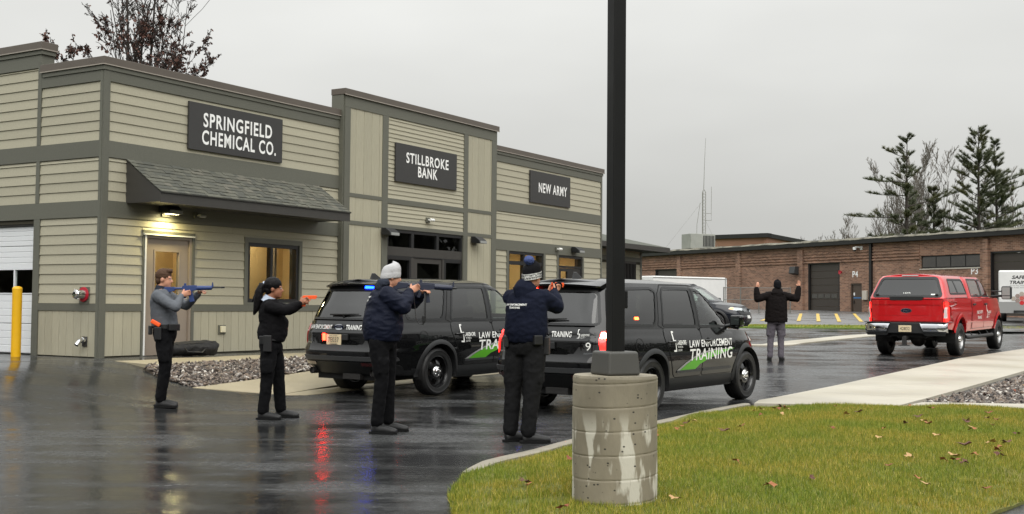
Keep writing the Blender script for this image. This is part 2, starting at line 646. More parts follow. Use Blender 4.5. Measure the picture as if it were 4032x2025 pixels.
# beyond: grass strip, parking lot
sheet('lawn_strip', [(-6, 47.5), (30, 47.5), (30, 50.7), (-6, 50.7)], lambda x, y: G(x, y) + 0.05, 'far_grass', 2.5, skirt=0.2)
sheet('parking_lot', [(-10, 50.6), (60, 50.6), (60, 70), (30, 68), (8.2, 112), (-10, 112)], lambda x, y: G(x, y) + 0.01, 'lot_asphalt', 4.0)
sheet('crossroad', [(14.5, 44), (44, 46.4), (60, 46), (60, 60), (30, 60), (20, 52)], lambda x, y: G(x, y) + 0.066, 'wet_asphalt', 3.0)
# concrete gutter where the far drive meets the road
def strip(name, pts, w, h, mat, off=0.0, taper=0):
 """kerb-like ribbon along pts with rounded top"""
 mb = MB()
 prof = [(-w / 2, -0.12), (-w / 2, h * 0.75), (-w * 0.32, h), (w * 0.32, h), (w / 2, h * 0.75), (w / 2, -0.12)]
 k = len(prof)
 for i, (x, y) in enumerate(pts):
  a = pts[max(0, i - 1)]
  b = pts[min(len(pts) - 1, i + 1)]
  dx, dy = b[0] - a[0], b[1] - a[1]
  L = math.hypot(dx, dy)
  px, py = dy / L, -dx / L
  z = G(x, y) + off
  tf = sstep(i / taper) if taper else 1.0
  for u, v in prof:
   mb.v.append((x + px * u, y + py * u, z + (v if v < 0 else v * tf - 0.02 * (1 - tf))))
 for i in range(len(pts) - 1):
  for j in range(k - 1):
   mb.f.append((i * k + j, i * k + j + 1, (i + 1) * k + j + 1, (i + 1) * k + j))
   mb.m.append(0)
 o = mb.build(name, mat, smooth=50)
 o['kind'] = 'structure'
 return o
def smooth_path(pts, n=6):
 out = []
 P = [np.array(p, float) for p in pts]
 P = [2 * P[0] - P[1]] + P + [2 * P[-1] - P[-2]]
 for i in range(1, len(P) - 2):
  for k in range(n):
   t = k / n
   a, b, c, d = P[i - 1], P[i], P[i + 1], P[i + 2]
   q = 0.5 * ((2 * b) + (c - a) * t + (2 * a - 5 * b + 4 * c - d) * t * t + (3 * b - a - 3 * c + d) * t ** 3)
   out.append(tuple(q))
 out.append(tuple(P[-2]))
 return out
strip('curb', smooth_path([(4.5, 35.0), (7.2, 33.8), (8.4, 35.4), (10.2, 38.0), (12.8, 41.6), (17, 45.2), (26, 46.6), (44, 47.2)]), 0.9, 0.035, 'concrete_pale')
# ---- near lawn with its kerb
KERB = smooth_path([(-0.42, 9.75), (-0.27, 10.05), (-0.05, 10.5), (0.23, 11.0), (0.62, 11.85), (1.20, 12.95), (1.73, 13.85), (2.65, 15.5), (3.30, 16.55)])
strip('curb', KERB, 0.13, 0.055, 'concrete_curb', taper=9)
LAWN = [(-0.24, 9.72), (-0.02, 10.25), (0.12, 10.5), (0.32, 10.94), (0.69, 11.78), (1.27, 12.88), (1.80, 13.78), (2.72, 15.45), (3.28, 16.35), (3.38, 16.24), (5.30, 16.18), (7.0, 16.0), (14, 15.4),
  (14, 12), (5.6, 9.6), (3.95, 8.82), (3.55, 8.35), (3.2, 7.95), (3.05, 7.6), (2.9, 6.9), (2.6, 6.0), (1.5, 5.4), (0.4, 5.6), (-0.15, 6.3), (-0.28, 7.3), (-0.34, 8.0), (-0.39, 8.5), (-0.34, 9.0)]
def lawn_z(x, y):
 q = min(abs(x - a) + abs(y - b) for a, b in LAWN)
 return G(x, y) + 0.035 + 0.05 * sstep(q / 1.2) + 0.02 * math.sin(x * 1.3 + 0.5) * math.sin(y * 0.9)
sheet('lawn', LAWN, lawn_z, 'grass_soil', 0.3, skirt=0.15)
# ---- concrete walk on the right, in slabs
def pave(name, poly, mat, cuts, off=0.03, skirt=0.2):
 """walk cut into slabs by lines p0->p1 (each slab a piece with its own joint)"""
 root = None
 pieces = [poly]
 for (p0, p1) in cuts:
  nxt = []
  for pc in pieces:
   a, b = clip(pc, p0, p1), clip(pc, p1, p0)
   for q in (a, b):
    if len(q) > 2 and area(q) > 0.02: nxt.append(q)
  pieces = nxt
 for i, pc in enumerate(pieces):
  pc = inset(pc, 0.006)
  o = sheet(name if i == 0 else 'slab', pc, lambda x, y: G(x, y) + off, mat, 1.0, skirt=skirt, parent=root)
  if i == 0: root = o
 return root
def area(p):
 return abs(sum(p[i - 1][0] * p[i][1] - p[i][0] * p[i - 1][1] for i in range(len(p)))) / 2
def clip(poly, p0, p1):
 out = []
 ex, ey = p1[0] - p0[0], p1[1] - p0[1]
 sgn = lambda q: ex * (q[1] - p0[1]) - ey * (q[0] - p0[0])
 for i in range(len(poly)):
  a, b = poly[i - 1], poly[i]
  sa, sb = sgn(a), sgn(b)
  if (sa >= 0) != (sb >= 0):
   t = sa / (sa - sb)
   out.append((a[0] + (b[0] - a[0]) * t, a[1] + (b[1] - a[1]) * t))
  if sb >= 0: out.append(b)
 return out
def inset(poly, d):
 cx = sum(p[0] for p in poly) / len(poly)
 cy = sum(p[1] for p in poly) / len(poly)
 out = []
 for x, y in poly:
  L = math.hypot(x - cx, y - cy) or 1
  out.append((x + (cx - x) / L * d, y + (cy - y) / L * d))
 return out
SIDEWALK = [(3.42, 16.6), (3.61, 17.2), (4.54, 18.54), (5.47, 19.9), (6.44, 21.4), (10.55, 27.75), (14.17, 32.5), (20.5, 41), (23, 40), (14.2, 29.3), (10.75, 24.35), (7.5, 19.55), (5.95, 17.3), (5.40, 16.42)]
_cuts = []
for t in (2.2, 4.6, 7.0, 9.4, 11.8, 14.6, 17.5):
 x, y = 3.5 + t * 0.545, 16.9 + t * 0.838
 _cuts.append(((x - 4 * 0.838, y + 4 * 0.545), (x + 6 * 0.838, y - 6 * 0.545)))
pave('sidewalk', SIDEWALK, 'concrete_pale', _cuts, off=0.05)
sheet('walkway', [(5.42, 16.38), (5.42, 16.20), (7.1, 15.98), (14, 15.3), (14, 16.2), (7.6, 16.95), (5.98, 17.12)], lambda x, y: G(x, y) + 0.046, 'concrete_pale', 1.0, skirt=0.2)
GRAVEL_R = [(5.92, 17.14), (7.6, 16.98), (14, 16.25), (15.5, 27), (13.6, 28.2), (10.82, 24.2), (7.62, 19.45)]
sheet('gravel_bed', GRAVEL_R, lambda x, y: G(x, y) - 0.02, 'soil', 0.8)
# ---- left: walk before the doors, gravel bed, apron
def Wp(pts): return [W(s, d) for s, d in pts]
WALK_L = Wp([(0.02, 0.0), (19.2, 0.0), (19.2, 1.95), (0.25, 1.95), (-0.55, 1.92), (-0.35, 0.9), (-0.12, 0.2)])
def zw(x, y): return SLAB - 0.012 * max(0.0, sd(x, y)[1])
def pave2(name, poly, mat, cuts, zf, skirt):
 root = None
 pieces = [poly]
 for (p0, p1) in cuts:
  nxt = []
  for pc in pieces:
   for q in (clip(pc, p0, p1), clip(pc, p1, p0)):
    if len(q) > 2 and area(q) > 0.02: nxt.append(q)
  pieces = nxt
 for i, pc in enumerate(pieces):
  o = sheet(name if i == 0 else 'slab', inset(pc, 0.005), zf, mat, 0.8, skirt=skirt, parent=root)
  if i == 0: root = o
pave2('walkway', WALK_L, 'concrete_walk', [(W(s, -1), W(s, 4)) for s in (2.05, 3.6, 5.2, 6.8, 8.4, 10.0, 11.6, 13.2, 15, 17)], zw, 0.25)
def zb(x, y):                                         # gravel bed slopes from the walk to the apron
 s, d = sd(x, y)
 lo = 0.145 + 0.05 * max(0, min(3, s + 1))
 t = (d - 1.95) / 1.4
 return 0.40 + (lo - 0.40) * max(0, min(1, t))
GRAVEL_L = Wp([(-0.72, 1.98), (0.2, 1.98), (6.6, 1.98), (6.6, 3.30), (2.0, 3.32), (0.3, 3.36), (-0.95, 3.38), (-1.05, 3.2), (-0.95, 2.5)])
sheet('gravel_bed', GRAVEL_L, lambda x, y: zb(x, y) - 0.03, 'soil', 0.5, skirt=0.15)
def za(x, y):
 s, d = sd(x, y)
 lo = 0.145 + 0.05 * max(0, min(3, s + 1))
 t = (d - 3.3) / 0.95
 edge = 0.03 + 0.1 * sstep((s + 0.4) / 2.5)
 return max(lo + (edge - lo) * max(0, min(1, t)), G(x, y) + 0.01)
APRON = Wp([(-1.08, 3.40), (0.3, 3.38), (2.0, 3.34), (6.62, 3.32), (6.62, 1.97), (8.0, 1.97), (8.0, 3.3), (19.2, 3.3), (19.2, 4.3), (0.5, 4.3), (-0.28, 4.42)])
pave2('apron', APRON, 'concrete_walk', [(W(s, -1), W(s, 8)) for s in (1.7, 3.4, 5.1, 6.9, 9, 11, 13, 15, 17)], za, 0.3)
sheet('gutter', Wp([(-0.34, 4.44), (0.5, 4.32), (19.2, 4.32), (19.2, 4.72), (0.6, 4.72), (0.0, 4.68)]), lambda x, y: G(x, y) + 0.008, 'concrete_walk', 1.0, skirt=0.05)
# ---- yellow parking lines in the far lot: one thing each line
# ------------------------------------------------------------------ street-front building
GR = -(math.pi / 2 - AL)                               # grain runs along the front
M('siding', srgb(164, 159, 139), 0.62, var=0.10, vs=14, stretch=(0.35, 3, 3), rotz=GR, bump=0.35, bs=22, bdist=0.004, orand=0.05)
M('siding_side', srgb(164, 159, 139), 0.62, var=0.10, vs=14, stretch=(3, 0.35, 3), rotz=GR, bump=0.35, bs=22, bdist=0.004, orand=0.05)
M('siding_vert', srgb(164, 159, 139), 0.62, var=0.10, vs=14, stretch=(3, 3, 0.3), bump=0.35, bs=22, bdist=0.004, orand=0.05)
M('trim', srgb(94, 94, 84), 0.55, var=0.12, vs=16, stretch=(0.35, 3, 3), rotz=GR, bump=0.3, bs=24, bdist=0.004, orand=0.04)
M('trim_side', srgb(94, 94, 84), 0.55, var=0.12, vs=16, stretch=(3, 0.35, 3), rotz=GR, bump=0.3, bs=24, bdist=0.004, orand=0.04)
M('trim_vert', srgb(94, 94, 84), 0.55, var=0.12, vs=16, stretch=(3, 3, 0.3), bump=0.3, bs=24, bdist=0.004, orand=0.04)
M('coping', srgb(88, 80, 72), 0.42, var=0.08, vs=2, metal=0.0, rvar=0.1)
M('coping_edge', srgb(150, 142, 132), 0.4)
M('backing', srgb(60, 56, 44), 0.9)
M('shadow_gap', (0.015, 0.014, 0.012), 0.9)
M('bronze', srgb(58, 56, 53), 0.4, metal=0.0, var=0.06, vs=5)
M('bronze_dark', srgb(38, 38, 38), 0.35)
M('black_frame', srgb(30, 31, 32), 0.35)
M('door_grey', srgb(140, 128, 116), 0.45, var=0.05, vs=4)
M('white_metal', srgb(225, 225, 222), 0.4, var=0.04, vs=3)
M('garage_white', srgb(222, 224, 226), 0.45, var=0.05, vs=20, stretch=(3, 0.4, 4), rotz=GR, bump=0.3, bs=60, bdist=0.003)
M('chrome', srgb(220, 220, 220), 0.12, metal=1.0, var=0.05, vs=10)
M('red_plastic', srgb(170, 24, 44), 0.4)
M('sign_panel', srgb(52, 51, 50), 0.5, var=0.07, vs=3)
M('sign_white', srgb(240, 240, 238), 0.45)
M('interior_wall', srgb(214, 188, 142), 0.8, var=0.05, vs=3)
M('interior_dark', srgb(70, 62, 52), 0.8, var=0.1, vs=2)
M('office_light', (0.9, 0.8, 0.6), 0.5, emit=(1.0, 0.84, 0.56), es=7.0)
M('office_dim', (0.9, 0.8, 0.6), 0.5, emit=(1.0, 0.86, 0.62), es=1.3)
M('poster', srgb(214, 190, 110), 0.7)
M('roof_membrane', srgb(70, 68, 64), 0.9)
Mglass('window_glass', (0.92, 0.95, 0.93), refl=0.6)
Mglass('dim_glass', (0.55, 0.57, 0.56))
for i, c in enumerate(((80, 80, 71), (88, 88, 78), (73, 74, 67), (95, 93, 83))):
 M('shingle_%d' % i, srgb(*c), 0.92, var=0.28, vs=60, bump=0.6, bs=220, bdist=0.004)
M('outlet_cream', srgb(214, 206, 178), 0.5)
M('led', (1, 0.95, 0.7), 0.4, emit=(1.0, 0.86, 0.46), es=30)
BLD = thing('store_building', 'long olive-grey clapboard storefront building with parapet roofline and shingled awning', 'building', (CX, CY, SLAB), math.pi / 2 - AL)
zz = lambda z: z - SLAB
TOP_W = 5.50
_ub = MB()          # clapboard: thick lower lip, thin top
_ub.add([(0, -0.024, 0), (1, -0.024, 0), (1, 0, 0), (0, 0, 0), (0, -0.007, 1), (1, -0.007, 1), (1, 0, 1), (0, 0, 1)],
  [(0, 3, 2, 1), (4, 5, 6, 7), (0, 1, 5, 4), (1, 2, 6, 5), (2, 3, 7, 6), (3, 0, 4, 7)])
ME_CLAP = _ub.mesh('siding_board', 'siding')
ME_CLAP_S = _ub.mesh('siding_board', 'siding_side')
_uv = MB().add([(0.03, -0.02, 0), (0.97, -0.02, 0), (1, -0.008, 0), (1, 0, 0), (0, 0, 0), (0, -0.008, 0), (0.03, -0.02, 1), (0.97, -0.02, 1), (1, -0.008, 1), (1, 0, 1), (0, 0, 1), (0, -0.008, 1)],
               [(0, 5, 4, 3, 2, 1), (6, 7, 8, 9, 10, 11), (0, 1, 7, 6), (1, 2, 8, 7), (2, 3, 9, 8), (3, 4, 10, 9), (4, 5, 11, 10), (5, 0, 6, 11)])
ME_VERT = _uv.mesh('siding_board', 'siding_vert')
_ut = MB().box(0, 1, -1, 0, 0, 1)
ME_TRIM = {k: _ut.mesh('trim_board', k) for k in ('trim', 'trim_side', 'trim_vert')}
def clap(par, x0, x1, z0, z1, y=0.0, side=False):
 return link('siding_board', ME_CLAP_S if side else ME_CLAP, par, (x0, y, zz(z0)), None, (x1 - x0, 1, z1 - z0 - 0.001))
def vert(par, x0, x1, z0, z1, y=0.0):
 return link('siding_board', ME_VERT, par, (x0 + 0.002, y, zz(z0)), None, (x1 - x0 - 0.004, 1, z1 - z0))
def trimb(par, x0, x1, z0, z1, y=0.0, t=0.034, mat='trim'):
 return link('trim_board', ME_TRIM[mat], par, (x0, y, zz(z0)), None, (x1 - x0, t, z1 - z0))
rb = random.Random(3)
def courses(par, x0, x1, z0, z1, step, y=0.0, openings=(), side=False, maxlen=3.66, base=None):
 z = base if base is not None else z0
 while z < z1 - 0.01:
  a, b = max(z, z0), min(z + step, z1)
  z += step
  if b - a < 0.012: continue
  segs = [(x0, x1)]
  for (ox0, ox1, oz0, oz1) in openings:
   if b <= oz0 + 0.004 or a >= oz1 - 0.004: continue
   ns = []
   for s0, s1 in segs:
    if ox1 <= s0 or ox0 >= s1: ns.append((s0, s1)); continue
    if ox0 - s0 > 0.03: ns.append((s0, ox0))
    if s1 - ox1 > 0.03: ns.append((ox1, s1))
   segs = ns
   if b - oz1 > 0.02: clap(par, ox0, ox1, oz1, b, y, side)
   if oz0 - a > 0.02: clap(par, ox0, ox1, a, oz0, y, side)
  for s0, s1 in segs:
   if s1 - s0 > maxlen:
    c = s0 + (s1 - s0) * rb.uniform(0.28, 0.72)
    clap(par, s0, c - 0.002, a, b, y, side)
    clap(par, c + 0.002, s1, a, b, y, side)
   else:
    clap(par, s0, s1, a, b, y, side)
def wall_core(name, x0, x1, z0, z1, y0, y1, openings, mat='backing'):
 """a thick wall with real openings, as one mesh"""
 xs = sorted({x0, x1, *[o[0] for o in openings], *[o[1] for o in openings]})
 zs = sorted({z0, z1, *[o[2] for o in openings], *[o[3] for o in openings]})
 mb = MB()
 for i in range(len(xs) - 1):
  for j in range(len(zs) - 1):
   cx, cz = (xs[i] + xs[i + 1]) / 2, (zs[j] + zs[j + 1]) / 2
   if any(o[0] < cx < o[1] and o[2] < cz < o[3] for o in openings): continue
   mb.box(xs[i], xs[i + 1], y0, y1, zz(zs[j]), zz(zs[j + 1]))
 return mb
STEP = 0.1722
# ---- the chemical-company bay, s 0..6.33
D1 = (0.955, 2.065, SLAB, 2.60)          # door opening
W1 = (3.53, 5.03, 1.41, 2.595)           # window opening
w1 = wall_core('wall', 0.0, 6.33, SLAB - 0.3, TOP_W, 0.0, 0.24, [D1, W1]).build('wall', 'backing', BLD)
courses(w1, 0.10, 6.27, 4.19, 5.22, STEP)
courses(w1, 0.10, 6.27, 3.15, 3.90, STEP)
courses(w1, 0.10, 6.27, 1.365, 2.862, STEP, openings=[(0.89, 2.13, SLAB, 2.685), (3.435, 5.115, 1.36, 2.692)])
def wains(par, x0, x1, z0, z1, y=0.0, w=0.2):
 n = max(1, round((x1 - x0) / w))
 for i in range(n):
  vert(par, x0 + (x1 - x0) * i / n, x0 + (x1 - x0) * (i + 1) / n, z0, z1, y)
wains(w1, 0.10, 0.89, SLAB + 0.03, 1.235)
wains(w1, 2.13, 6.27, SLAB + 0.03, 1.235)
for a, b in ((0.10, 0.89), (2.13, 6.27)):
 trimb(w1, a, b, 1.235, 1.362)
trimb(w1, 0.10, 6.27, 2.864, 3.148)
trimb(w1, 0.10, 6.27, 3.902, 4.188)
trimb(w1, 0.10, 6.27, 5.222, 5.41)
trimb(w1, -0.03, 0.10, SLAB, 5.408, t=0.038, mat='trim_vert')
trimb(w1, 6.272, 6.33, SLAB, 5.408, t=0.038, mat='trim_vert')
# parapet head: sub-fascia and metal coping, both wrapping the corner
def coping(par, x0, x1, z, y, left=0.0, right=0.0, ret=0.26):
 o = MB().box(x0 - left, x1 + right, y - 0.075, y + ret, zz(z + 0.0), zz(z + 0.135)).build('coping', 'coping', par, bevel=0.006)
 MB().box(x0 - left - 0.004, x1 + right + 0.004, y - 0.082, y - 0.070, zz(z - 0.012), zz(z + 0.006)).build('drip_edge', 'coping_edge', par)
 return o
def subfascia(par, x0, x1, y, z=5.41, left=0.0):
 MB().box(x0 - left, x1, y - 0.055, y + 0.02, zz(z), zz(z + 0.088)).build('fascia_board', 'trim', par)
subfascia(w1, 0, 6.33, 0.0, left=0.054)
coping(BLD, 0, 6.33, 5.50, 0.0, left=0.075)
# ---- door of that bay
dr = MB()
x0, x1 = D1[0], D1[1]
dr.box(x0, x0 + 0.05, -0.02, 0.12, 0, zz(2.60)).box(x1 - 0.05, x1, -0.02, 0.12, 0, zz(2.60)).box(x0 + 0.05, x1 - 0.05, -0.02, 0.12, zz(2.55), zz(2.60))
door1 = dr.build('door', 'door_grey', BLD)
fr = MB()
a, b = x0 + 0.055, x1 - 0.055
gx0, gx1, gz0, gz1 = 1.205, 1.79, 1.43, 2.33
fr.box(a, gx0, 0.02, 0.065, 0.015, zz(2.545)).box(gx1, b, 0.02, 0.065, 0.015, zz(2.545)).box(gx0, gx1, 0.02, 0.065, 0.015, zz(gz0)).box(gx0, gx1, 0.02, 0.065, zz(gz1), zz(2.545))
fr.build('leaf', 'door_grey', door1)
st = MB()
for u in ((gx0 - 0.02, gx0 + 0.012, gz0 - 0.02, gz1 + 0.02), (gx1 - 0.012, gx1 + 0.02, gz0 - 0.02, gz1 + 0.02)):
 st.box(u[0], u[1], 0.008, 0.075, zz(u[2]), zz(u[3]))
st.box(gx0 + 0.012, gx1 - 0.012, 0.008, 0.075, zz(gz0 - 0.02), zz(gz0 + 0.012)).box(gx0 + 0.012, gx1 - 0.012, 0.008, 0.075, zz(gz1 - 0.012), zz(gz1 + 0.02))
st.build('glazing_bead', 'door_grey', door1)
MB().box(gx0 + 0.012, gx1 - 0.012, 0.035, 0.045, zz(gz0 + 0.012), zz(gz1 - 0.012)).build('pane', 'window_glass', door1)
MB().tube([(b - 0.09, 0.02, zz(1.46)), (b - 0.09, -0.05, zz(1.46)), (b - 0.20, -0.05, zz(1.46))], 0.011, 8).lathe([(0.032, 0.0), (0.032, -0.012), (0.02, -0.016)], 14, 'Y', (b - 0.09, 0.02, zz(1.46)), caps=True).build('handle', 'chrome', door1, smooth=40)
MB().box(x0 - 0.02, x0 + 0.012, -0.045, -0.021, 0, zz(2.62)).build('weatherstrip', 'white_metal', door1)
MB().box(x0 - 0.06, x1 + 0.03, -0.07, -0.037, zz(2.602), zz(2.628)).build('drip_cap', 'white_metal', door1)
MB().box(x0 - 0.02, x1 + 0.02, -0.06, 0.13, 0.001, 0.016).build('threshold', 'chrome', door1)
trimb(w1, 0.89, 0.955, SLAB, 2.60, t=0.034, mat='trim_vert')
trimb(w1, 2.065, 2.13, SLAB, 2.60, t=0.034, mat='trim_vert')
trimb(w1, 0.89, 2.13, 2.60, 2.685, t=0.036)
# ---- its double window
def window(par, x0, x1, z0, z1, y, mull=(), rails=(), fw=0.07, glass='window_glass', mat='black_frame', depth=0.10, name='window'):
 mb = MB()
 mb.box(x0, x0 + fw, y - 0.012, y + depth, zz(z0), zz(z1)).box(x1 - fw, x1, y - 0.012, y + depth, zz(z0), zz(z1))
 mb.box(x0 + fw, x1 - fw, y - 0.012, y + depth, zz(z0), zz(z0 + fw)).box(x0 + fw, x1 - fw, y - 0.012, y + depth, zz(z1 - fw), zz(z1))
 w = mb.build(name, mat, par)
 cols = [x0 + fw] + [m for q in mull for m in q] + [x1 - fw]
 rows = [z0 + fw] + [m for q in rails for m in q] + [z1 - fw]
 for (m0, m1) in mull:
  MB().box(m0, m1, y - 0.010, y + depth - 0.004, zz(z0 + fw), zz(z1 - fw)).build('mullion', mat, w)
 for (r0, r1) in rails:
  for i in range(0, len(cols), 2):
   MB().box(cols[i], cols[i + 1], y - 0.008, y + depth - 0.008, zz(r0), zz(r1)).build('rail', mat, w)
 for i in range(0, len(cols), 2):
  for j in range(0, len(rows), 2):
   MB().box(cols[i], cols[i + 1], y + 0.045, y + 0.053, zz(rows[j]), zz(rows[j + 1])).build('pane', glass, w)
 return w
window(BLD, *W1, 0.0, mull=[(4.19, 4.26)], fw=0.075)
trimb(w1, 3.435, 3.53, 1.362, 2.692, t=0.036, mat='trim_vert')
trimb(w1, 5.03, 5.115, 1.362, 2.692, t=0.036, mat='trim_vert')
trimb(w1, 3.53, 5.03, 2.595, 2.692, t=0.036)
trimb(w1, 3.53, 5.03, 1.362, 1.41, t=0.036)
# rooms behind, really lit
def room(par, x0, x1, y0, y1, z0, z1, wallmat, lightmat, lx=None, name='room'):
 mb = MB()
 mb.box(x0, x1, y1, y1 + 0.05, zz(z0), zz(z1)).box(x0 - 0.05, x0, y0, y1, zz(z0), zz(z1)).box(x1, x1 + 0.05, y0, y1, zz(z0), zz(z1))
 mb.box(x0, x1, y0, y1, zz(z0) - 0.05, zz(z0) - 0.002).box(x0, x1, y0, y1, zz(z1), zz(z1) + 0.05)
 o = mb.build(name, wallmat, par)
 for cx in (lx or [(x0 + x1) / 2]):
  MB().box(cx - 0.6, cx + 0.6, (y0 + y1) / 2 - 0.3, (y0 + y1) / 2 + 0.3, zz(z1) - 0.06, zz(z1) - 0.02).build('ceiling_light', lightmat, o)
 return o
room(BLD, 0.3, 3.0, 0.26, 1.5, SLAB, 3.0, 'interior_wall', 'office_light')
room(BLD, 3.1, 6.2, 0.26, 1.5, SLAB, 3.0, 'interior_wall', 'office_light')
MB().box(4.86, 4.92, 0.5, 0.56, zz(SLAB), zz(3.0)).build('door_jamb', 'door_grey', BLD)
# ---- the bank bay, set 0.12 forward and taller
BY = -0.12
SF = (7.87, 10.98, SLAB, 3.13)
w2 = wall_core('wall', 6.31, 12.53, SLAB - 0.3, 5.965, BY, 0.12, [SF]).build('wall', 'backing', BLD)
trimb(w2, 6.30, 6.49, SLAB, 5.70, BY, 0.034, 'trim_vert')
trimb(w2, 12.30, 12.53, SLAB, 5.70, BY, 0.034, 'trim_vert')
trimb(w2, 7.65, 7.86, SLAB, 5.70, BY, 0.034, 'trim_vert')
trimb(w2, 10.99, 11.18, SLAB, 5.70, BY, 0.034, 'trim_vert')
trimb(w2, 6.30, 12.53, 5.702, 5.962, BY, 0.036)
for a, b in ((6.49, 7.65), (11.18, 12.30)):
 trimb(w2, a, b, 3.135, 3.225, BY, 0.032)
 trimb(w2, a, b, 3.745, 3.83, BY, 0.032)
 xsn = [a, a + 0.21, a + 0.49, a + 0.775, a + 1.055, b]
 for za_, zb_ in ((SLAB + 0.02, 3.135), (3.225, 3.745), (3.83, 5.70)):
  for i in range(5): vert(w2, xsn[i], xsn[i + 1], za_, zb_, BY)
courses(w2, 7.86, 10.99, 3.83, 5.70, 0.1005, BY)
trimb(w2, 7.86, 10.99, 3.71, 3.83, BY, 0.033)
courses(w2, 7.86, 10.99, 3.225, 3.71, 0.1005, BY)
trimb(w2, 7.86, 10.99, 3.135, 3.225, BY, 0.033)
coping(BLD, 6.31, 12.53, 5.965, BY, left=0.06, right=0.06, ret=0.33)
# returns of the taller parapet
MB().box(6.262, 6.309, BY - 0.01, 0.20, zz(SLAB), zz(5.96)).build('trim_board', 'trim_side', w2)
MB().box(12.531, 12.575, BY - 0.01, 0.20, zz(SLAB), zz(5.96)).build('trim_board', 'trim_side', w2)
# storefront glazing
sfw = window(BLD, 7.87, 10.98, 2.50, 3.13, BY + 0.01, mull=[(8.83, 8.93), (9.86, 9.96)], fw=0.07, glass='dim_glass', name='transom_window')
MB().box(7.872, 10.978, BY - 0.004, BY + 0.10, zz(2.52), zz(2.725)).build('header', 'bronze', sfw)
window(BLD, 7.87, 8.83, SLAB, 2.50, BY + 0.01, rails=[(1.1, 1.17)], fw=0.07, glass='dim_glass')
window(BLD, 10.2, 10.98, SLAB, 2.50, BY + 0.01, rails=[(1.1, 1.17)], fw=0.07, glass='dim_glass')
bd = MB().box(8.83, 8.93, BY, BY + 0.1, 0, zz(2.5)).box(10.12, 10.2, BY, BY + 0.1, 0, zz(2.5)).build('door', 'bronze', BLD)
MB().box(8.94, 9.10, BY + 0.02, BY + 0.07, 0.01, zz(2.49)).box(10.02, 10.11, BY + 0.02, BY + 0.07, 0.01, zz(2.49)).box(9.10, 10.02, BY + 0.02, BY + 0.07, 0.01, zz(0.75)).box(9.10, 10.02, BY + 0.02, BY + 0.07, zz(2.38), zz(2.49)).build('leaf', 'bronze', bd)
MB().box(9.10, 10.02, BY + 0.04, BY + 0.048, zz(0.75), zz(2.38)).build('pane', 'dim_glass', bd)
MB().tube([(9.05, BY + 0.02, zz(1.6)), (9.05, BY - 0.05, zz(1.6)), (9.05, BY - 0.05, zz(1.2)), (9.05, BY + 0.02, zz(1.2))], 0.012, 8).build('handle', 'chrome', bd, smooth=40)
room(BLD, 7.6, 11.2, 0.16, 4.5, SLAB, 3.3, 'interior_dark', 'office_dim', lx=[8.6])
MB().box(8.22, 8.49, BY + 0.072, BY + 0.076, zz(1.98), zz(2.345)).build('notice', 'poster', BLD)
# ---- the clothing-shop bay, s 12.53..18.87
W3 = (13.385, 15.27, 1.0, 2.85)
D3 = (16.14, 17.61, SLAB, 2.85)
w3 = wall_core('wall', 12.53, 18.85, SLAB - 0.3, TOP_W, 0.0, 0.24, [W3, D3]).build('wall', 'backing', BLD)
trimb(w3, 12.58, 12.70, SLAB, 5.41, t=0.034, mat='trim_vert')
trimb(w3, 18.79, 18.88, SLAB, 5.41, t=0.036, mat='trim_vert')
courses(w3, 12.70, 18.79, 4.19, 5.22, STEP)
trimb(w3, 12.70, 18.79, 5.222, 5.41)
trimb(w3, 12.70, 18.79, 3.902, 4.188)
courses(w3, 12.70, 18.79, 3.15, 3.90, STEP)
trimb(w3, 12.70, 18.79, 2.864, 3.148)
courses(w3, 12.70, 18.79, 1.0, 2.862, STEP, openings=[(13.27, 15.375, 0.9, 2.862), (16.04, 17.70, SLAB, 2.862)], base=1.0)
wains(w3, 12.70, 16.04, SLAB + 0.03, 0.95)
wains(w3, 17.70, 18.79, SLAB + 0.03, 0.95)
for a, b in ((13.27, 13.385), (15.27, 15.375), (16.04, 16.14), (17.61, 17.70)):
 trimb(w3, a, b, SLAB if a > 16 else 0.95, 2.862, t=0.033, mat='trim_vert')
window(BLD, *W3, 0.0, mull=[(14.18, 14.27)], rails=[(2.50, 2.60)], fw=0.06)
w4 = window(BLD, D3[0], D3[1], 2.50, 2.85, 0.0, fw=0.06, name='transom_window')
d3 = MB().box(16.14, 16.22, -0.01, 0.1, 0, zz(2.5)).box(17.53, 17.61, -0.01, 0.1, 0, zz(2.5)).build('door', 'bronze_dark', BLD)
MB().box(16.225, 16.33, 0.0, 0.06, 0.01, zz(2.49)).box(16.72, 16.90, 0.0, 0.06, 0.01, zz(2.49)).box(16.33, 16.72, 0.0, 0.06, 0.01, zz(0.8)).box(16.33, 16.72, 0.0, 0.06, zz(2.40), zz(2.49)).box(16.90, 17.525, 0.0, 0.06, 0.01, zz(2.49)).build('leaf', 'bronze_dark', d3)
MB().box(16.33, 16.72, 0.025, 0.033, zz(0.8), zz(2.40)).build('pane', 'window_glass', d3)
room(BLD, 12.8, 15.7, 0.26, 2.4, SLAB, 3.0, 'interior_wall', 'office_light')
room(BLD, 15.8, 18.6, 0.26, 2.4, SLAB, 3.0, 'interior_wall', 'office_light')
subfascia(w3, 12.58, 18.90, 0.0)
coping(BLD, 12.58, 18.88, 5.50, 0.0, right=0.075)
w5 = MB().box(18.85 - 0.24, 18.85, 0.24, 9.0, zz(SLAB - 0.3), zz(TOP_W)).build('wall', 'siding_side', BLD)
coping(BLD, 18.62, 18.88, 5.50, 0.335, right=0.075, ret=8.6)
MB().box(0.3, 18.6, 0.3, 9.0, zz(4.9), zz(5.0)).build('flat_roof', 'roof_membrane', BLD)
MB().box(0.0, 18.85, 9.0, 9.2, zz(SLAB - 0.3), zz(TOP_W)).build('wall', 'siding', BLD)
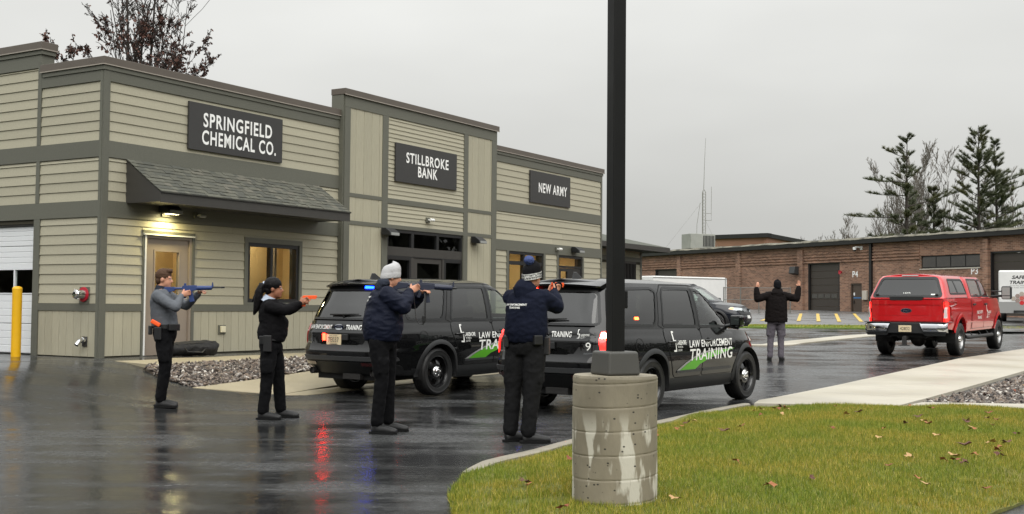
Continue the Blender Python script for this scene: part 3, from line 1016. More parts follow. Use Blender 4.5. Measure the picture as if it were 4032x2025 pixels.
# ---- side wall with the garage (turned part: its own x runs away from the corner)
SIDE = link('side_wall', wall_core('side_wall', 0.245, 9.0, SLAB - 0.3, TOP_W, 0.0, 0.24, [(1.76, 5.4, SLAB, 2.79)]).mesh('side_wall', 'backing'), BLD, (0, 0, 0), (0, 0, R(-90)))
# local: x_side = distance from corner (t) mirrored by the turn: use negative x
SIDE.scale = (-1, 1, 1)
def S_clap(*a, **k): pass
courses(SIDE, 0.06, 1.64, 4.19, 5.22, STEP, side=True)
courses(SIDE, 0.06, 1.64, 3.15, 3.90, STEP, side=True)
courses(SIDE, 0.06, 1.595, 1.365, 2.862, STEP, side=True)
wains(SIDE, 0.06, 1.595, SLAB + 0.02, 1.235)
trimb(SIDE, 0.06, 1.595, 1.235, 1.362, mat='trim_side')
trimb(SIDE, 0.06, 6.0, 2.864, 3.148, mat='trim_side')
trimb(SIDE, 0.06, 6.0, 3.902, 4.188, mat='trim_side')
trimb(SIDE, 0.06, 1.64, 5.222, 5.41, mat='trim_side')
trimb(SIDE, -0.001, 0.06, SLAB, 5.408, t=0.036, mat='trim_vert')
trimb(SIDE, 1.595, 1.76, SLAB, 2.862, t=0.036, mat='trim_vert')
trimb(SIDE, 1.64, 1.735, 3.15, 3.90, t=0.036, mat='trim_vert')
trimb(SIDE, 1.64, 1.735, 4.19, 5.70, t=0.036, mat='trim_vert')
courses(SIDE, 1.735, 6.0, 4.19, 5.60, STEP, side=True)
courses(SIDE, 1.735, 6.0, 3.15, 3.90, STEP, side=True)
trimb(SIDE, 1.66, 6.0, 5.602, 5.845, t=0.036, mat='trim_side')
MB().box(1.66, 6.0, -0.0, 0.24, zz(5.50), zz(5.93)).build('parapet', 'trim_side', SIDE)
MB().box(1.70, 6.0, -0.06, -0.037, zz(5.845), zz(5.93)).box(1.62, 1.70, -0.06, 0.24, zz(5.845), zz(5.93)).build('fascia_board', 'trim_side', SIDE)
MB().box(1.60, 6.0, -0.085, 0.27, zz(5.935), zz(6.07)).build('coping', 'coping', SIDE, bevel=0.006)
MB().box(1.594, 6.0, -0.092, -0.08, zz(5.922), zz(5.94)).box(1.590, 1.602, -0.08, 0.27, zz(5.922), zz(5.94)).build('drip_edge', 'coping_edge', SIDE)
MB().box(0.0, 1.60, -0.055, 0.02, zz(5.41), zz(5.498)).build('fascia_board', 'trim_side', SIDE)
MB().box(0.27, 1.64, -0.075, 0.26, zz(5.50), zz(5.635)).box(-0.07, 0.27, -0.0745, 0.255, zz(5.501), zz(5.634)).build('coping', 'coping', SIDE, bevel=0.006)
MB().box(-0.075, 1.64, -0.083, -0.071, zz(5.488), zz(5.506)).build('drip_edge', 'coping_edge', SIDE)
# garage door: sections, each with its moulded ribs; one glazed
gd = MB().box(1.755, 1.80, 0.02, 0.12, 0, zz(2.79)).box(1.80, 5.4, 0.02, 0.12, zz(2.76), zz(2.79)).build('garage_door', 'bronze', SIDE)
gz = [(0.455, 0.99), (0.99, 1.525), (1.985, 2.395), (2.395, 2.76)]
for a, b in gz:
 pm = MB()
 nrib = 4
 h = (b - a - 0.008) / nrib
 for i in range(nrib):
  pm.add([(1.80, 0.070, zz(a + i * h)), (5.4, 0.070, zz(a + i * h)), (5.4, 0.062, zz(a + i * h + 0.012)), (1.80, 0.062, zz(a + i * h + 0.012)),
    (5.4, 0.062, zz(a + (i + 1) * h - 0.006)), (1.80, 0.062, zz(a + (i + 1) * h - 0.006)), (5.4, 0.070, zz(a + (i + 1) * h)), (1.80, 0.070, zz(a + (i + 1) * h))],
               [(0, 1, 2, 3), (3, 2, 4, 5), (5, 4, 6, 7)])
 pm.box(1.80, 5.4, 0.072, 0.10, zz(a), zz(b - 0.006))
 pm.build('door_panel', 'garage_white', gd)
xp = 1.80
while xp < 5.3:
 MB().box(xp + 0.0, xp + 0.04, 0.055, 0.10, zz(1.545), zz(1.965)).build('window_stile', 'garage_white', gd)
 MB().box(xp + 0.04, xp + 0.58, 0.08, 0.086, zz(1.545), zz(1.965)).build('pane', 'window_glass', gd)
 xp += 0.58
MB().box(1.80, 5.4, 0.055, 0.10, zz(1.525), zz(1.545)).box(1.80, 5.4, 0.055, 0.10, zz(1.965), zz(1.985)).build('window_rail', 'garage_white', gd)
MB().box(1.80, 5.4, 0.06, 0.09, 0.0, zz(0.455)).build('bottom_seal', 'bronze_dark', gd)
# the garage bay inside: dim, warm, with shelving
_g = MB()
_g.box(0.26, 5.0, 1.55, 1.6, 0, zz(3.2)).box(0.26, 5.0, 6.0, 6.05, 0, zz(3.2)).box(5.0, 5.05, 1.6, 6.0, 0, zz(3.2)).box(0.26, 5.0, 1.6, 6.0, zz(3.2), zz(3.25)).box(0.26, 5.0, 1.6, 6.0, -0.05, -0.002)
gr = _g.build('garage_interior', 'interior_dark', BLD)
MB().box(2.0, 3.2, 3.0, 3.3, zz(3.12), zz(3.18)).build('ceiling_light', 'office_dim', gr)
MB().box(3.6, 3.65, 1.8, 5.6, 0, zz(2.4)).box(3.2, 3.6, 1.8, 5.6, zz(1.5), zz(1.54)).box(3.2, 3.6, 1.8, 5.6, zz(2.0), zz(2.04)).build('shelving', 'interior_wall', gr)
MB().box(3.25, 3.5, 2.0, 2.5, zz(1.545), zz(1.85)).box(3.25, 3.5, 2.8, 3.2, zz(1.545), zz(1.8)).box(3.25, 3.5, 2.6, 2.9, zz(2.045), zz(2.3)).build('storage_boxes', 'poster', gr)
# ------------------------------------------------------------------ awning (part of the building)
AX0, AX1, AD = 0.50, 5.60, 0.88
aw = MB()
# closed cheeks, fascia, soffit
for xx in (AX0, AX1 - 0.02):
 aw.add([(xx, 0, zz(3.13)), (xx, -AD, zz(3.13)), (xx, -AD, zz(3.30)), (xx, 0, zz(3.895)), (xx + 0.02, 0, zz(3.13)), (xx + 0.02, -AD, zz(3.13)), (xx + 0.02, -AD, zz(3.30)), (xx + 0.02, 0, zz(3.895))],
           [(0, 1, 2, 3), (7, 6, 5, 4), (0, 4, 5, 1), (1, 5, 6, 2), (2, 6, 7, 3), (3, 7, 4, 0)])
aw.box(AX0, AX1, -AD - 0.02, -AD, zz(3.115), zz(3.30))
aw.box(AX0 + 0.02, AX1 - 0.02, -AD, -0.04, zz(3.14), zz(3.155))
aw.add([(AX0 + .02, -0.036, zz(3.87)), (AX1 - .02, -0.036, zz(3.87)), (AX1 - .02, -AD, zz(3.285)), (AX0 + .02, -AD, zz(3.285))], [(0, 1, 2, 3)])
awning = aw.build('awning', 'bronze', BLD)
MB().box(AX0 - 0.012, AX1 + 0.012, -AD - 0.045, -AD - 0.021, zz(3.285), zz(3.315)).build('drip_edge', 'bronze_dark', awning)
sl = math.hypot(AD, 0.595)
ux_, uz_ = AD / sl, -0.595 / sl           # down the slope
nxs, nzs = 0.595 / sl, AD / sl            # out of the slope
rs = random.Random(11)
ncourse = 9
ME_SH = []
for v in range(4):
 ME_SH.append(MB().box(0, 1, -1, 0, 0, 0.012).mesh('shingle', 'shingle_%d' % v))
for i in range(ncourse):
 h = (sl + 0.02) / ncourse
 x = AX0 - 0.01 - rs.uniform(0, 0.12)
 d1 = (i + 1) * h + 0.02
 while x < AX1 + 0.01:
  w = rs.choice((0.11, 0.15, 0.19, 0.22))
  xa, xb = max(x, AX0 - 0.012), min(x + w, AX1 + 0.012)
  x += w
  if xb - xa < 0.02: continue
  o = link('shingle', ME_SH[rs.choice((0, 0, 1, 1, 2, 2, 3))], awning)
  y = -d1 * ux_
  z = zz(3.895) + d1 * uz_
  yv = Vector((0, ux_, -uz_))                # up-slope direction in local (y in, z up)
  zv = Vector((0, -nxs, nzs))
  lift = 0.004 + rs.choice((0, 0, 0.006))
  base = Vector((xa, y, z)) + zv * (lift + 0.006)
  cy = yv * h - zv * 0.016
  m = Matrix(((xb - xa - 0.003, 0, 0, base.x), (0, cy.y, zv.y, base.y), (0, cy.z, zv.z, base.z), (0, 0, 0, 1)))
  # unit box spans y -1..0: shift up-slope by one course so the butt lies at d1
  o.matrix_local = Matrix.Translation(yv * h) @ m
# ------------------------------------------------------------------ signs on the front
rotB = math.pi / 2 - AL
def B2W(x, y, z):
 """building local -> world"""
 p = Matrix.Translation((CX, CY, SLAB)) @ Matrix.Rotation(rotB, 4, 'Z') @ Vector((x, y, zz(z)))
 return p
def wall_sign(label, x0, x1, z0, z1, y, rows):
 c = B2W((x0 + x1) / 2, y, z0)
 t = thing('wall_sign', label, 'sign', c, rotB, 'dark lettered signs on the storefront')
 w, h = x1 - x0, z1 - z0
 MB().box(-w / 2, w / 2, -0.045, 0.0, 0, h).build('panel', 'sign_panel', t, bevel=0.004)
 for txt, cw, ch, cx, cz in rows:
  v, f = text_fit(txt, cw, ch, bold=0.022, spacing=1.15)
  mb = MB().add([(cx + a, -0.049, cz + b) for a, b in v], f)
  mb.build('lettering', 'sign_white', t)
 return t
wall_sign('dark grey sign reading SPRINGFIELD CHEMICAL CO. above the shingled awning', 1.885, 4.415, 4.257, 5.152, -0.026, [('SPRINGFIELD', 1.86, 0.275, 0.02, 0.59), ('CHEMICAL CO.', 2.01, 0.275, 0.065, 0.26)])
wall_sign('dark grey sign reading STILLBROKE BANK on the tallest bay', 8.10, 10.605, 4.235, 5.135, BY - 0.026, [('STILLBROKE', 1.74, 0.25, 0.01, 0.59), ('BANK', 0.80, 0.25, 0.01, 0.30)])
wall_sign('dark grey sign reading NEW ARMY on the farthest bay', 14.43, 16.74, 4.262, 5.153, -0.026, [('NEW ARMY', 1.65, 0.275, 0.12, 0.445)])
# ------------------------------------------------------------------ wall lights and cameras
M('black_housing', srgb(24, 25, 27), 0.45)
M('lens_grey', srgb(150, 152, 150), 0.25)
M('lens_dark', srgb(12, 12, 14), 0.1)
def wall_light(label, x, y, z, lit=False, sc=1.0):
 t = thing('wall_light', label, 'light', B2W(x, y, z), rotB, 'wedge-shaped wall lights')
 MB().box(-0.09, 0.09, -0.03, 0.0, -0.07, 0.0).build('back_plate', 'trim_vert', t)
 h = MB()
 h.add([(-0.17, -0.02, -0.01), (0.17, -0.02, -0.01), (0.17, -0.02, 0.15), (-0.17, -0.02, 0.15), (-0.17, -0.30, -0.03), (0.17, -0.30, -0.03), (0.17, -0.27, 0.06), (-0.17, -0.27, 0.06), (-0.17, -0.14, 0.15), (0.17, -0.14, 0.15)],
          [(0, 1, 2, 3), (4, 7, 6, 5), (0, 4, 5, 1), (3, 2, 9, 8), (8, 9, 6, 7), (0, 3, 8, 7, 4), (1, 5, 6, 9, 2)])
 h.build('housing', 'black_housing', t, bevel=0.012)
 MB().box(-0.15, 0.15, -0.302, -0.297, -0.022, 0.04).build('front_lens', 'lens_grey', t)
 MB().add([(-0.12, -0.08, -0.024), (0.12, -0.08, -0.024), (0.12, -0.25, -0.038), (-0.12, -0.25, -0.038)], [(0, 1, 2, 3)]).build('diffuser', 'led' if lit else 'lens_grey', t)
 return t
wl1 = wall_light('lit black wall light under the awning above the grey door', 1.38, -0.035, 3.02, lit=True)
wall_light('black wall light left of the bank entrance', 7.76, BY - 0.035, 2.98)
wall_light('black wall light right of the bank entrance', 11.46, BY - 0.035, 2.98)
wall_light('black wall light over the door of the farthest bay', 17.02, -0.035, 2.98)
lamp = bpy.data.lights.new('wall_light_beam', 'AREA')
lamp.energy = 14
lamp.color = (1.0, 0.86, 0.42)
lamp.shape = 'RECTANGLE'
lamp.size, lamp.size_y = 0.24, 0.16
lo = link('beam', lamp, wl1, (0, -0.20, -0.06), (R(-8), 0, 0))
def camera_unit(label, x, y, z, mat='white_metal'):
 t = thing('security_camera', label, 'camera', B2W(x, y, z), rotB, 'small security cameras')
 MB().box(-0.07, 0.07, -0.04, 0.0, -0.06, 0.06).build('bracket', 'trim_vert', t, bevel=0.004)
 MB().tube([(0, -0.03, 0), (0.02, -0.09, 0.0)], 0.02, 8).build('arm', mat, t, smooth=40)
 MB().lathe([(0.001, -0.10), (0.03, -0.10), (0.038, -0.08), (0.038, 0.04), (0.03, 0.06), (0.001, 0.062)], 14, 'X', (0.055, -0.12, 0.0)).build('barrel', mat, t, smooth=40)
 MB().lathe([(0.001, 0.064), (0.022, 0.064), (0.022, 0.058)], 12, 'X', (0.055, -0.12, 0)).build('lens', 'lens_dark', t)
 return t
camera_unit('small camera tucked under the awning beside the lit lamp', 2.14, -0.035, 3.02, 'lens_grey')
camera_unit('white camera above the bank doors', 9.43, BY - 0.025, 3.42)
camera_unit('white camera beside the last bay wall light', 15.98, -0.035, 3.02)
# ------------------------------------------------------------------ things fixed to the side wall
SROT = rotB - math.pi / 2                 # local -y faces out of the side wall
def side_pt(t, z, out=0.0): return B2W(-out, t, z)
t = thing('fire_hose_connection', 'chrome fire department connection with red ring on grey plate, upper one on the side wall', 'hose connection', side_pt(0.35, 1.52, 0.024), SROT)
MB().box(-0.12, 0.12, -0.02, 0, -0.16, 0.13).build('mounting_plate', 'trim_vert', t)
MB().lathe([(0.001, -0.02), (0.125, -0.02), (0.13, -0.03), (0.125, -0.045), (0.085, -0.05)], 28, 'Y').build('red_ring', 'red_plastic', t, smooth=40)
MB().lathe([(0.085, -0.045), (0.075, -0.09), (0.072, -0.13), (0.082, -0.135), (0.082, -0.19), (0.07, -0.205), (0.05, -0.21), (0.045, -0.225), (0.001, -0.228)], 24, 'Y').build('cap', 'chrome', t, smooth=35)
lug = MB()
for k in range(4):
 a = k * math.pi / 2 + 0.5
 lug.obox((0.085 * math.cos(a), -0.165, 0.085 * math.sin(a)), (0.035, 0.04, 0.02), Matrix.Rotation(-a, 3, 'Y'))
lug.build('lugs', 'chrome', t, bevel=0.004)
t = thing('hose_outlet', 'small chrome pipe elbow outlet low on the side wall', 'pipe outlet', side_pt(0.32, 0.71, 0.022), SROT)
MB().box(-0.06, 0.06, -0.015, 0, -0.085, 0.085).build('mounting_plate', 'bronze', t)
MB().tube([(0, -0.015, 0.02), (0, -0.09, 0.02), (0, -0.12, 0.01), (0, -0.18, -0.06)], [0.035, 0.035, 0.04, 0.038], 16).build('elbow', 'chrome', t, smooth=40)
MB().lathe([(0.05, -0.02), (0.052, -0.06), (0.04, -0.065)], 18, 'Y', (0, 0, 0.02)).build('collar', 'chrome', t, smooth=40)
t = thing('outlet_box', 'small cream electrical outlet box on the wainscot boards', 'outlet', B2W(2.855, -0.022, 0.80), rotB)
MB().box(-0.095, 0.095, -0.02, 0, 0, 0.17).build('back_plate', 'trim_vert', t, bevel=0.003)
MB().box(-0.06, 0.06, -0.06, -0.02, 0.03, 0.15).build('cover', 'outlet_cream', t, bevel=0.008)
# ------------------------------------------------------------------ yellow bollard
M('bollard_yellow', srgb(226, 172, 10), 0.42, var=0.08, vs=5, rvar=0.1, bump=0.1, bs=50, bdist=0.003)
bp = B2W(-0.53, 1.49, 0)
t = thing('bollard', 'yellow steel bollard with domed cap before the white garage door', 'bollard', (bp.x, bp.y, G(bp.x, bp.y)))
MB().lathe([(0.001, -0.1), (0.082, -0.1), (0.082, 1.17)], 28, 'Z').build('post', 'bollard_yellow', t, smooth=40)
MB().lathe([(0.084, 1.165), (0.084, 1.19), (0.07, 1.21), (0.04, 1.222), (0.001, 1.226)], 28, 'Z').build('dome_cap', 'bollard_yellow', t, smooth=40)
# ------------------------------------------------------------------ annex with hipped roof
AN = thing('annex_building', 'low olive annex with hipped shingle roof and black window bars beyond the last bay', 'building', B2W(18.9, 1.0, SLAB), rotB)
aw_, az = 5.0, 3.30 - SLAB
_c = MB()
ww = [(0.5, 1.9, 1.15, 2.92), (2.6, 4.55, 1.15, 2.92)]
anw = wall_core('wall', 0.0, aw_, SLAB - 0.3, 3.30, 0.0, 0.2, ww).box(aw_ - 0.2, aw_, 0.2, 6, -0.3, az).build('wall', 'backing', AN)
courses(anw, 0.0, aw_ - 0.1, SLAB, 2.85, STEP, openings=ww)
trimb(anw, 0.0, aw_, 2.93, 3.08, t=0.03)
courses(anw, 0.0, aw_, 3.08, 3.30, STEP)
trimb(anw, aw_ - 0.1, aw_ + 0.03, SLAB, 3.29, t=0.035, mat='trim_vert')
for (a, b, c, d) in ww:
 wn_ = MB().box(a, b, 0.09, 0.10, zz(c), zz(d)).build('window', 'lens_dark', AN)
 MB().box(a, b, -0.03, 0.02, zz(c), zz(c + 0.05)).build('bar_rail', 'black_frame', wn_)
 MB().box(a, b, -0.03, 0.02, zz(d - 0.06), zz(d)).build('bar_rail', 'black_frame', wn_)
 k = a + 0.06
 while k < b - 0.03:
  MB().box(k, k + 0.035, -0.04, -0.005, zz(c + 0.05), zz(d - 0.06)).build('window_bar', 'black_frame', wn_)
  k += 0.115
rf = MB()
e0, e1 = -0.2, aw_ + 0.75
rf.add([(e0, -0.75, az + 0.16), (e1, -0.75, az + 0.16), (e1, 6, az + 0.16), (e0, 6, az + 0.16), (e0, 2.4, az + 0.95), (2.6, 2.4, az + 0.95), (e0, -0.75, az), (e1, -0.75, az), (e1, 6, az), (e0, 6, az), (2.6, 6, az + 0.95)],
       [(0, 1, 5, 4), (1, 2, 10, 5), (6, 7, 1, 0), (7, 8, 2, 1), (6, 9, 8, 7)])
M('annex_shingle', srgb(80, 82, 74), 0.92, var=0.3, vs=30, bump=0.7, bs=70, bdist=0.01)
roof_o = rf.build('roof', 'annex_shingle', AN)
MB().box(e0, e1 + 0.01, -0.78, -0.752, az - 0.01, az + 0.15).box(e1, e1 + 0.025, -0.75, 6, az - 0.01, az + 0.15).build('fascia_board', 'bronze', roof_o)
# ------------------------------------------------------------------ lamp post on its concrete pier
M('pier_concrete', srgb(132, 124, 106), 0.7, var=0.16, vs=5, stretch=(1, 1, 0.5), bump=0.4, bs=35, bdist=0.006, col2=srgb(108, 101, 86), c2s=1.6, c2lo=0.45, c2hi=0.65)
_m = MATS['pier_concrete']
_n, _l = _m.node_tree.nodes, _m.node_tree.links
_p = _n['Principled BSDF']
# white lime runs down the face and small bug holes
_src = _p.inputs['Base Color'].links[0].from_socket
_tc = _n.new('ShaderNodeTexCoord')
def _nz(sc, vec, det=3, ty='noise'):
 mp = _n.new('ShaderNodeMapping')
 mp.inputs['Scale'].default_value = vec
 _l.new(_tc.outputs['Object'], mp.inputs['Vector'])
 z = _n.new('ShaderNodeTexNoise' if ty == 'noise' else 'ShaderNodeTexVoronoi')
 z.inputs['Scale'].default_value = sc
 if ty == 'noise': z.inputs['Detail'].default_value = det
 _l.new(mp.outputs[0], z.inputs['Vector'])
 return z
def _rg(s, a, b, c=0, d=1):
 r = _n.new('ShaderNodeMapRange')
 for k, v in zip(('From Min', 'From Max', 'To Min', 'To Max'), (a, b, c, d)): r.inputs[k].default_value = v
 _l.new(s, r.inputs['Value'])
 return r.outputs[0]
def _mm(op, a, b):
 q = _n.new('ShaderNodeMath')
 q.operation = op
 for i, x in enumerate((a, b)):
  if hasattr(x, 'default_value'): _l.new(x, q.inputs[i])
  else: q.inputs[i].default_value = x
 return q.outputs[0]
_run = _rg(_nz(9, (1, 1, 0.26), 5).outputs['Fac'], 0.535, 0.59)
_sepz = _n.new('ShaderNodeSeparateXYZ')
_l.new(_tc.outputs['Object'], _sepz.inputs[0])
_low = _rg(_sepz.outputs['Z'], 0.66, 0.50)
_runs = _mm('MULTIPLY', _mm('MULTIPLY', _run, _low), 0.88)
_mx = _n.new('ShaderNodeMix')
_mx.data_type = 'RGBA'
_l.new(_runs, _mx.inputs[0])
_l.new(_src, _mx.inputs[6])
_mx.inputs[7].default_value = (*srgb(196, 192, 178), 1)
_hole = _rg(_nz(16, (1, 1, 1.4), ty='v').outputs['Distance'], 0.10, 0.16)
_mx2 = _n.new('ShaderNodeMix')
_mx2.data_type = 'RGBA'
_l.new(_hole, _mx2.inputs[0])
_mx2.inputs[6].default_value = (0.02, 0.018, 0.015, 1)
_hm = _rg(_nz(3, (1, 1, 1), 2).outputs['Fac'], 0.5, 0.56)
_l.new(_mm('MAXIMUM', _hole, _hm), _mx2.inputs[0])
_l.new(_mx.outputs[2], _mx2.inputs[7])
_l.new(_mx2.outputs[2], _p.inputs['Base Color'])
M('pole_paint', srgb(18, 18, 17), 0.5, var=0.08, vs=4, rvar=0.08, spec=0.2)
M('cover_grey', srgb(66, 65, 61), 0.5, var=0.1, vs=6)
LP = thing('lamp_post', 'black square lamp post on a round concrete pier standing in the lawn', 'lamp post', (0.706, 8.0, 0.05))
pr = MB()
NS, RAD = 64, 0.287
# board-formed pier: rings with a spiral form joint every 0.155 m
zs = sorted(set([round(-0.12 + 0.006 * i, 4) for i in range(168)] + [0.865, 0.875, 0.884]))
zs = [z for z in zs if z <= 0.884]
base = 0
def jd(z, a):
 q = ((z - 0.012 * math.sin(a + 1.0) - 0.01 * a / math.pi - 0.045) / 0.157) % 1.0
 q = min(q, 1 - q)
 return 0.005 * max(0.0, 1 - q / 0.04)
for z in zs:
 for k in range(NS):
  a = 2 * math.pi * k / NS
  r = RAD - jd(z, a) + 0.0015 * math.sin(5 * a + z * 9) - (0.008 if z > 0.88 else 0.003 if z > 0.87 else 0)
  pr.v.append((r * math.cos(a), r * math.sin(a), z))
for i in range(len(zs) - 1):
 for k in range(NS):
  k2 = (k + 1) % NS
  pr.f.append((i * NS + k, i * NS + k2, (i + 1) * NS + k2, (i + 1) * NS + k))
  pr.m.append(0)
pr.f.append(tuple((len(zs) - 1) * NS + k for k in range(NS)))
pr.m.append(0)
pr.build('concrete_pier', 'pier_concrete', LP, smooth=50)
ra = R(26)
def rotpts(pts): return [(x * math.cos(ra) - y * math.sin(ra), x * math.sin(ra) + y * math.cos(ra), z) for x, y, z in pts]
cv = MB()
h0, h1 = 0.127, 0.115
cv.add(rotpts([(-h0, -h0, 0.885), (h0, -h0, 0.885), (h0, h0, 0.885), (-h0, h0, 0.885), (-h1, -h1, 1.045), (h1, -h1, 1.045), (h1, h1, 1.045), (-h1, h1, 1.045)]),
       [(0, 3, 2, 1), (4, 5, 6, 7), (0, 1, 5, 4), (1, 2, 6, 5), (2, 3, 7, 6), (3, 0, 4, 7)])
cv.build('base_cover', 'cover_grey', LP, bevel=0.016, seg=3)
hp = 0.048
pl = MB().add(rotpts([(sx * hp, sy * hp, z) for z in (1.04, 6.2) for sx, sy in ((-1, -1), (1, -1), (1, 1), (-1, 1))]), [(0, 3, 2, 1), (4, 5, 6, 7), (0, 1, 5, 4), (1, 2, 6, 5), (2, 3, 7, 6), (3, 0, 4, 7)])
pl.build('pole', 'pole_paint', LP, bevel=0.006)
jb = MB().add(rotpts([(hp + dx, sy, z) for z in (1.335, 1.455) for dx, sy in ((0.001, -0.028), (0.035, -0.028), (0.035, 0.028), (0.001, 0.028))]), [(0, 3, 2, 1), (4, 5, 6, 7), (0, 1, 5, 4), (1, 2, 6, 5), (2, 3, 7, 6), (3, 0, 4, 7)])
jbo = jb.build('junction_box', 'pole_paint', LP, bevel=0.005)
sc_ = MB().sphere(rotpts([(hp + 0.036, -0.01, 1.40)])[0], 0.004, 8, 6)
sc_.build('screw', 'chrome', jbo, smooth=True)
MB().obox((0.0, 0.0, 6.3), (0.35, 0.9, 0.14), Matrix.Rotation(ra, 3, 'Z')).build('lamp_head', 'pole_paint', LP, bevel=0.02)
# ------------------------------------------------------------------ vehicles
M('paint_black', (0.0022, 0.0023, 0.0026), 0.6, coat=1.0, coatr=0.025, spec=0.05)
M('paint_navy', (0.004, 0.006, 0.012), 0.6, coat=1.0, coatr=0.03, spec=0.05)
M('paint_red', srgb(190, 12, 20), 0.35, coat=1.0, coatr=0.05, spec=0.4)
M('trim_black', srgb(30, 31, 32), 0.55, bump=0.15, bs=300, bdist=0.001)
M('trim_grey', srgb(52, 53, 54), 0.5)
M('tyre', srgb(22, 22, 22), 0.55, var=0.15, vs=12, obj=True, rvar=0.15)
M('rim_black', srgb(16, 16, 17), 0.25, coat=0.5)
M('rim_alloy', srgb(150, 150, 150), 0.3, metal=0.9)
M('well_black', (0.004, 0.004, 0.004), 0.9)
M('cabin_dark', srgb(26, 26, 27), 0.85)
M('cabin_grey', srgb(58, 58, 58), 0.85)
M('tail_red', srgb(112, 6, 9), 0.15, coat=1.0, emit=(1.0, 0.03, 0.02), es=0.10)
M('tail_lit', srgb(220, 20, 20), 0.15, coat=1.0, emit=(1.0, 0.02, 0.015), es=3.5)
M('tail_hot', srgb(220, 20, 20), 0.15, coat=1.0, emit=(1.0, 0.012, 0.006), es=45.0)
M('reverse_lit', srgb(255, 240, 200), 0.15, emit=(1.0, 0.88, 0.55), es=28.0)
M('reverse_lens', srgb(205, 200, 200), 0.12, coat=1.0)
M('strobe_red', (1, 0.05, 0.02), 0.2, emit=(1.0, 0.012, 0.005), es=36.0)
M('strobe_blue', (0.05, 0.1, 1), 0.2, emit=(0.004, 0.03, 1.0), es=22.0)
M('strobe_amber', (1, 0.3, 0.05), 0.2, emit=(1.0, 0.10, 0.02), es=8.0)
M('reflector_red', srgb(70, 6, 10), 0.2, coat=1.0)
M('decal_white', srgb(232, 232, 228), 0.4)
M('decal_green', srgb(86, 168, 30), 0.4)
M('decal_silver', srgb(150, 150, 148), 0.4)
M('plate_cream', srgb(226, 208, 172), 0.5, var=0.05, vs=20, obj=True)
M('plate_ink', srgb(40, 30, 28), 0.5)
M('emblem_blue', srgb(14, 20, 48), 0.2, coat=1.0)
M('headlight_amber', srgb(220, 150, 90), 0.15, coat=1.0, emit=(1.0, 0.45, 0.15), es=0.7)
M('headlight_clear', srgb(190, 195, 198), 0.08, coat=1.0)
M('mirror_glass', (0.25, 0.28, 0.27), 0.03, metal=1.0)
M('bumper_chrome', srgb(200, 202, 206), 0.10, metal=1.0)
M('axle_grey', srgb(40, 38, 37), 0.6, var=0.3, vs=14)
Mglass('car_glass_tint', (0.05, 0.053, 0.053), refl=1.0, f0=0.05)
Mglass('car_glass', (0.62, 0.70, 0.66), refl=1.0, f0=0.04)
Mglass('shield_glass', (0.72, 0.80, 0.76), refl=1.15)
def lerp_tab(tab, v):
 if v <= tab[0][0]: return tab[0][1]
 for (a, b), (c, d) in zip(tab, tab[1:]):
  if v <= c:
   t = (v - a) / (c - a)
   return b + (d - b) * t
 return tab[-1][1]
def smooth_tab(tab, v):
 if v <= tab[0][0]: return tab[0][1]
 if v >= tab[-1][0]: return tab[-1][1]
 for i in range(len(tab) - 1):
  a, b = tab[i]
  c, d = tab[i + 1]
  if v <= c:
   h = c - a
   m0 = (d - tab[i - 1][1]) / (c - tab[i - 1][0]) if i > 0 else (d - b) / h
   m1 = (tab[i + 2][1] - b) / (tab[i + 2][0] - a) if i + 2 < len(tab) else (d - b) / h
   t = (v - a) / h
   return (2 * t ** 3 - 3 * t * t + 1) * b + (t ** 3 - 2 * t * t + t) * h * m0 + (-2 * t ** 3 + 3 * t * t) * d + (t ** 3 - t * t) * h * m1
 return tab[-1][1]
def outline(nf, nr, ar_f, ar_r, N):
 """angles giving an even walk along a half plan outline, front centre to rear centre"""
 th = np.linspace(0, math.pi, 4000)
 c, s = np.cos(th), np.sin(th)
 n = np.where(c > 0, nf, nr)
 x = np.where(c > 0, ar_f, ar_r) * np.sign(c) * np.abs(c) ** (2 / n)
 y = np.abs(s) ** (2 / n)
 L = np.concatenate([[0], np.cumsum(np.hypot(np.diff(x), np.diff(y)))])
 return np.interp(np.linspace(0, L[-1], N), L, th)
class Shell:
 """closed-plan body shell: stacked plan outlines, mirrored left and right"""
 def __init__(s, xc, nf, nr, N=170):
  s.xc, s.nf, s.nr, s.N = xc, nf, nr, N
  s.bm = bmesh.new()
  s.rows = []
 def ring(s, zfun, w, xf, xr, nf=None, nr=None, bulge=0.0):
  nf, nr = nf or s.nf, nr or s.nr
  if not hasattr(s, 'th'):
   s.th = outline(nf, nr, xf - s.xc, s.xc - xr, s.N)
  row = []
  for t in s.th:
   c, q = math.cos(t), math.sin(t)
   n = nf if c > 0 else nr
   a = (xf - s.xc) if c > 0 else (s.xc - xr)
   x = s.xc + a * math.copysign(abs(c) ** (2 / n), c)
   y = w * abs(q) ** (2 / n) if abs(q) > 1e-7 else 0.0
   if c < 0 and bulge:
    x -= bulge * (1 - (y / w) ** 2) * ((x - s.xc) / (xr - s.xc)) ** 6
   row.append((x, y, zfun(x)))
  s.rows.append(row)
 def cap(s, levels, crown):
  """close over the last ring: levels = shrink factors in y, crown(x, k) the rise"""
  last = s.rows[-1]
  for k in levels:
   s.rows.append([(x, y * k, z + crown(x, k)) for x, y, z in last])
 def done(s):
  bm = s.bm
  allv = []
  for side in (1, -1):
   grid = [[bm.verts.new((x, side * y, z)) for x, y, z in row] for row in s.rows]
   allv.append(grid)
   for j in range(len(grid) - 1):
    for i in range(s.N - 1):
     q = (grid[j][i], grid[j][i + 1], grid[j + 1][i + 1], grid[j + 1][i])
     bm.faces.new(q if side < 0 else tuple(reversed(q)))
  bmesh.ops.remove_doubles(bm, verts=bm.verts, dist=0.0004)
  bmesh.ops.recalc_face_normals(bm, faces=bm.faces)
  return bm
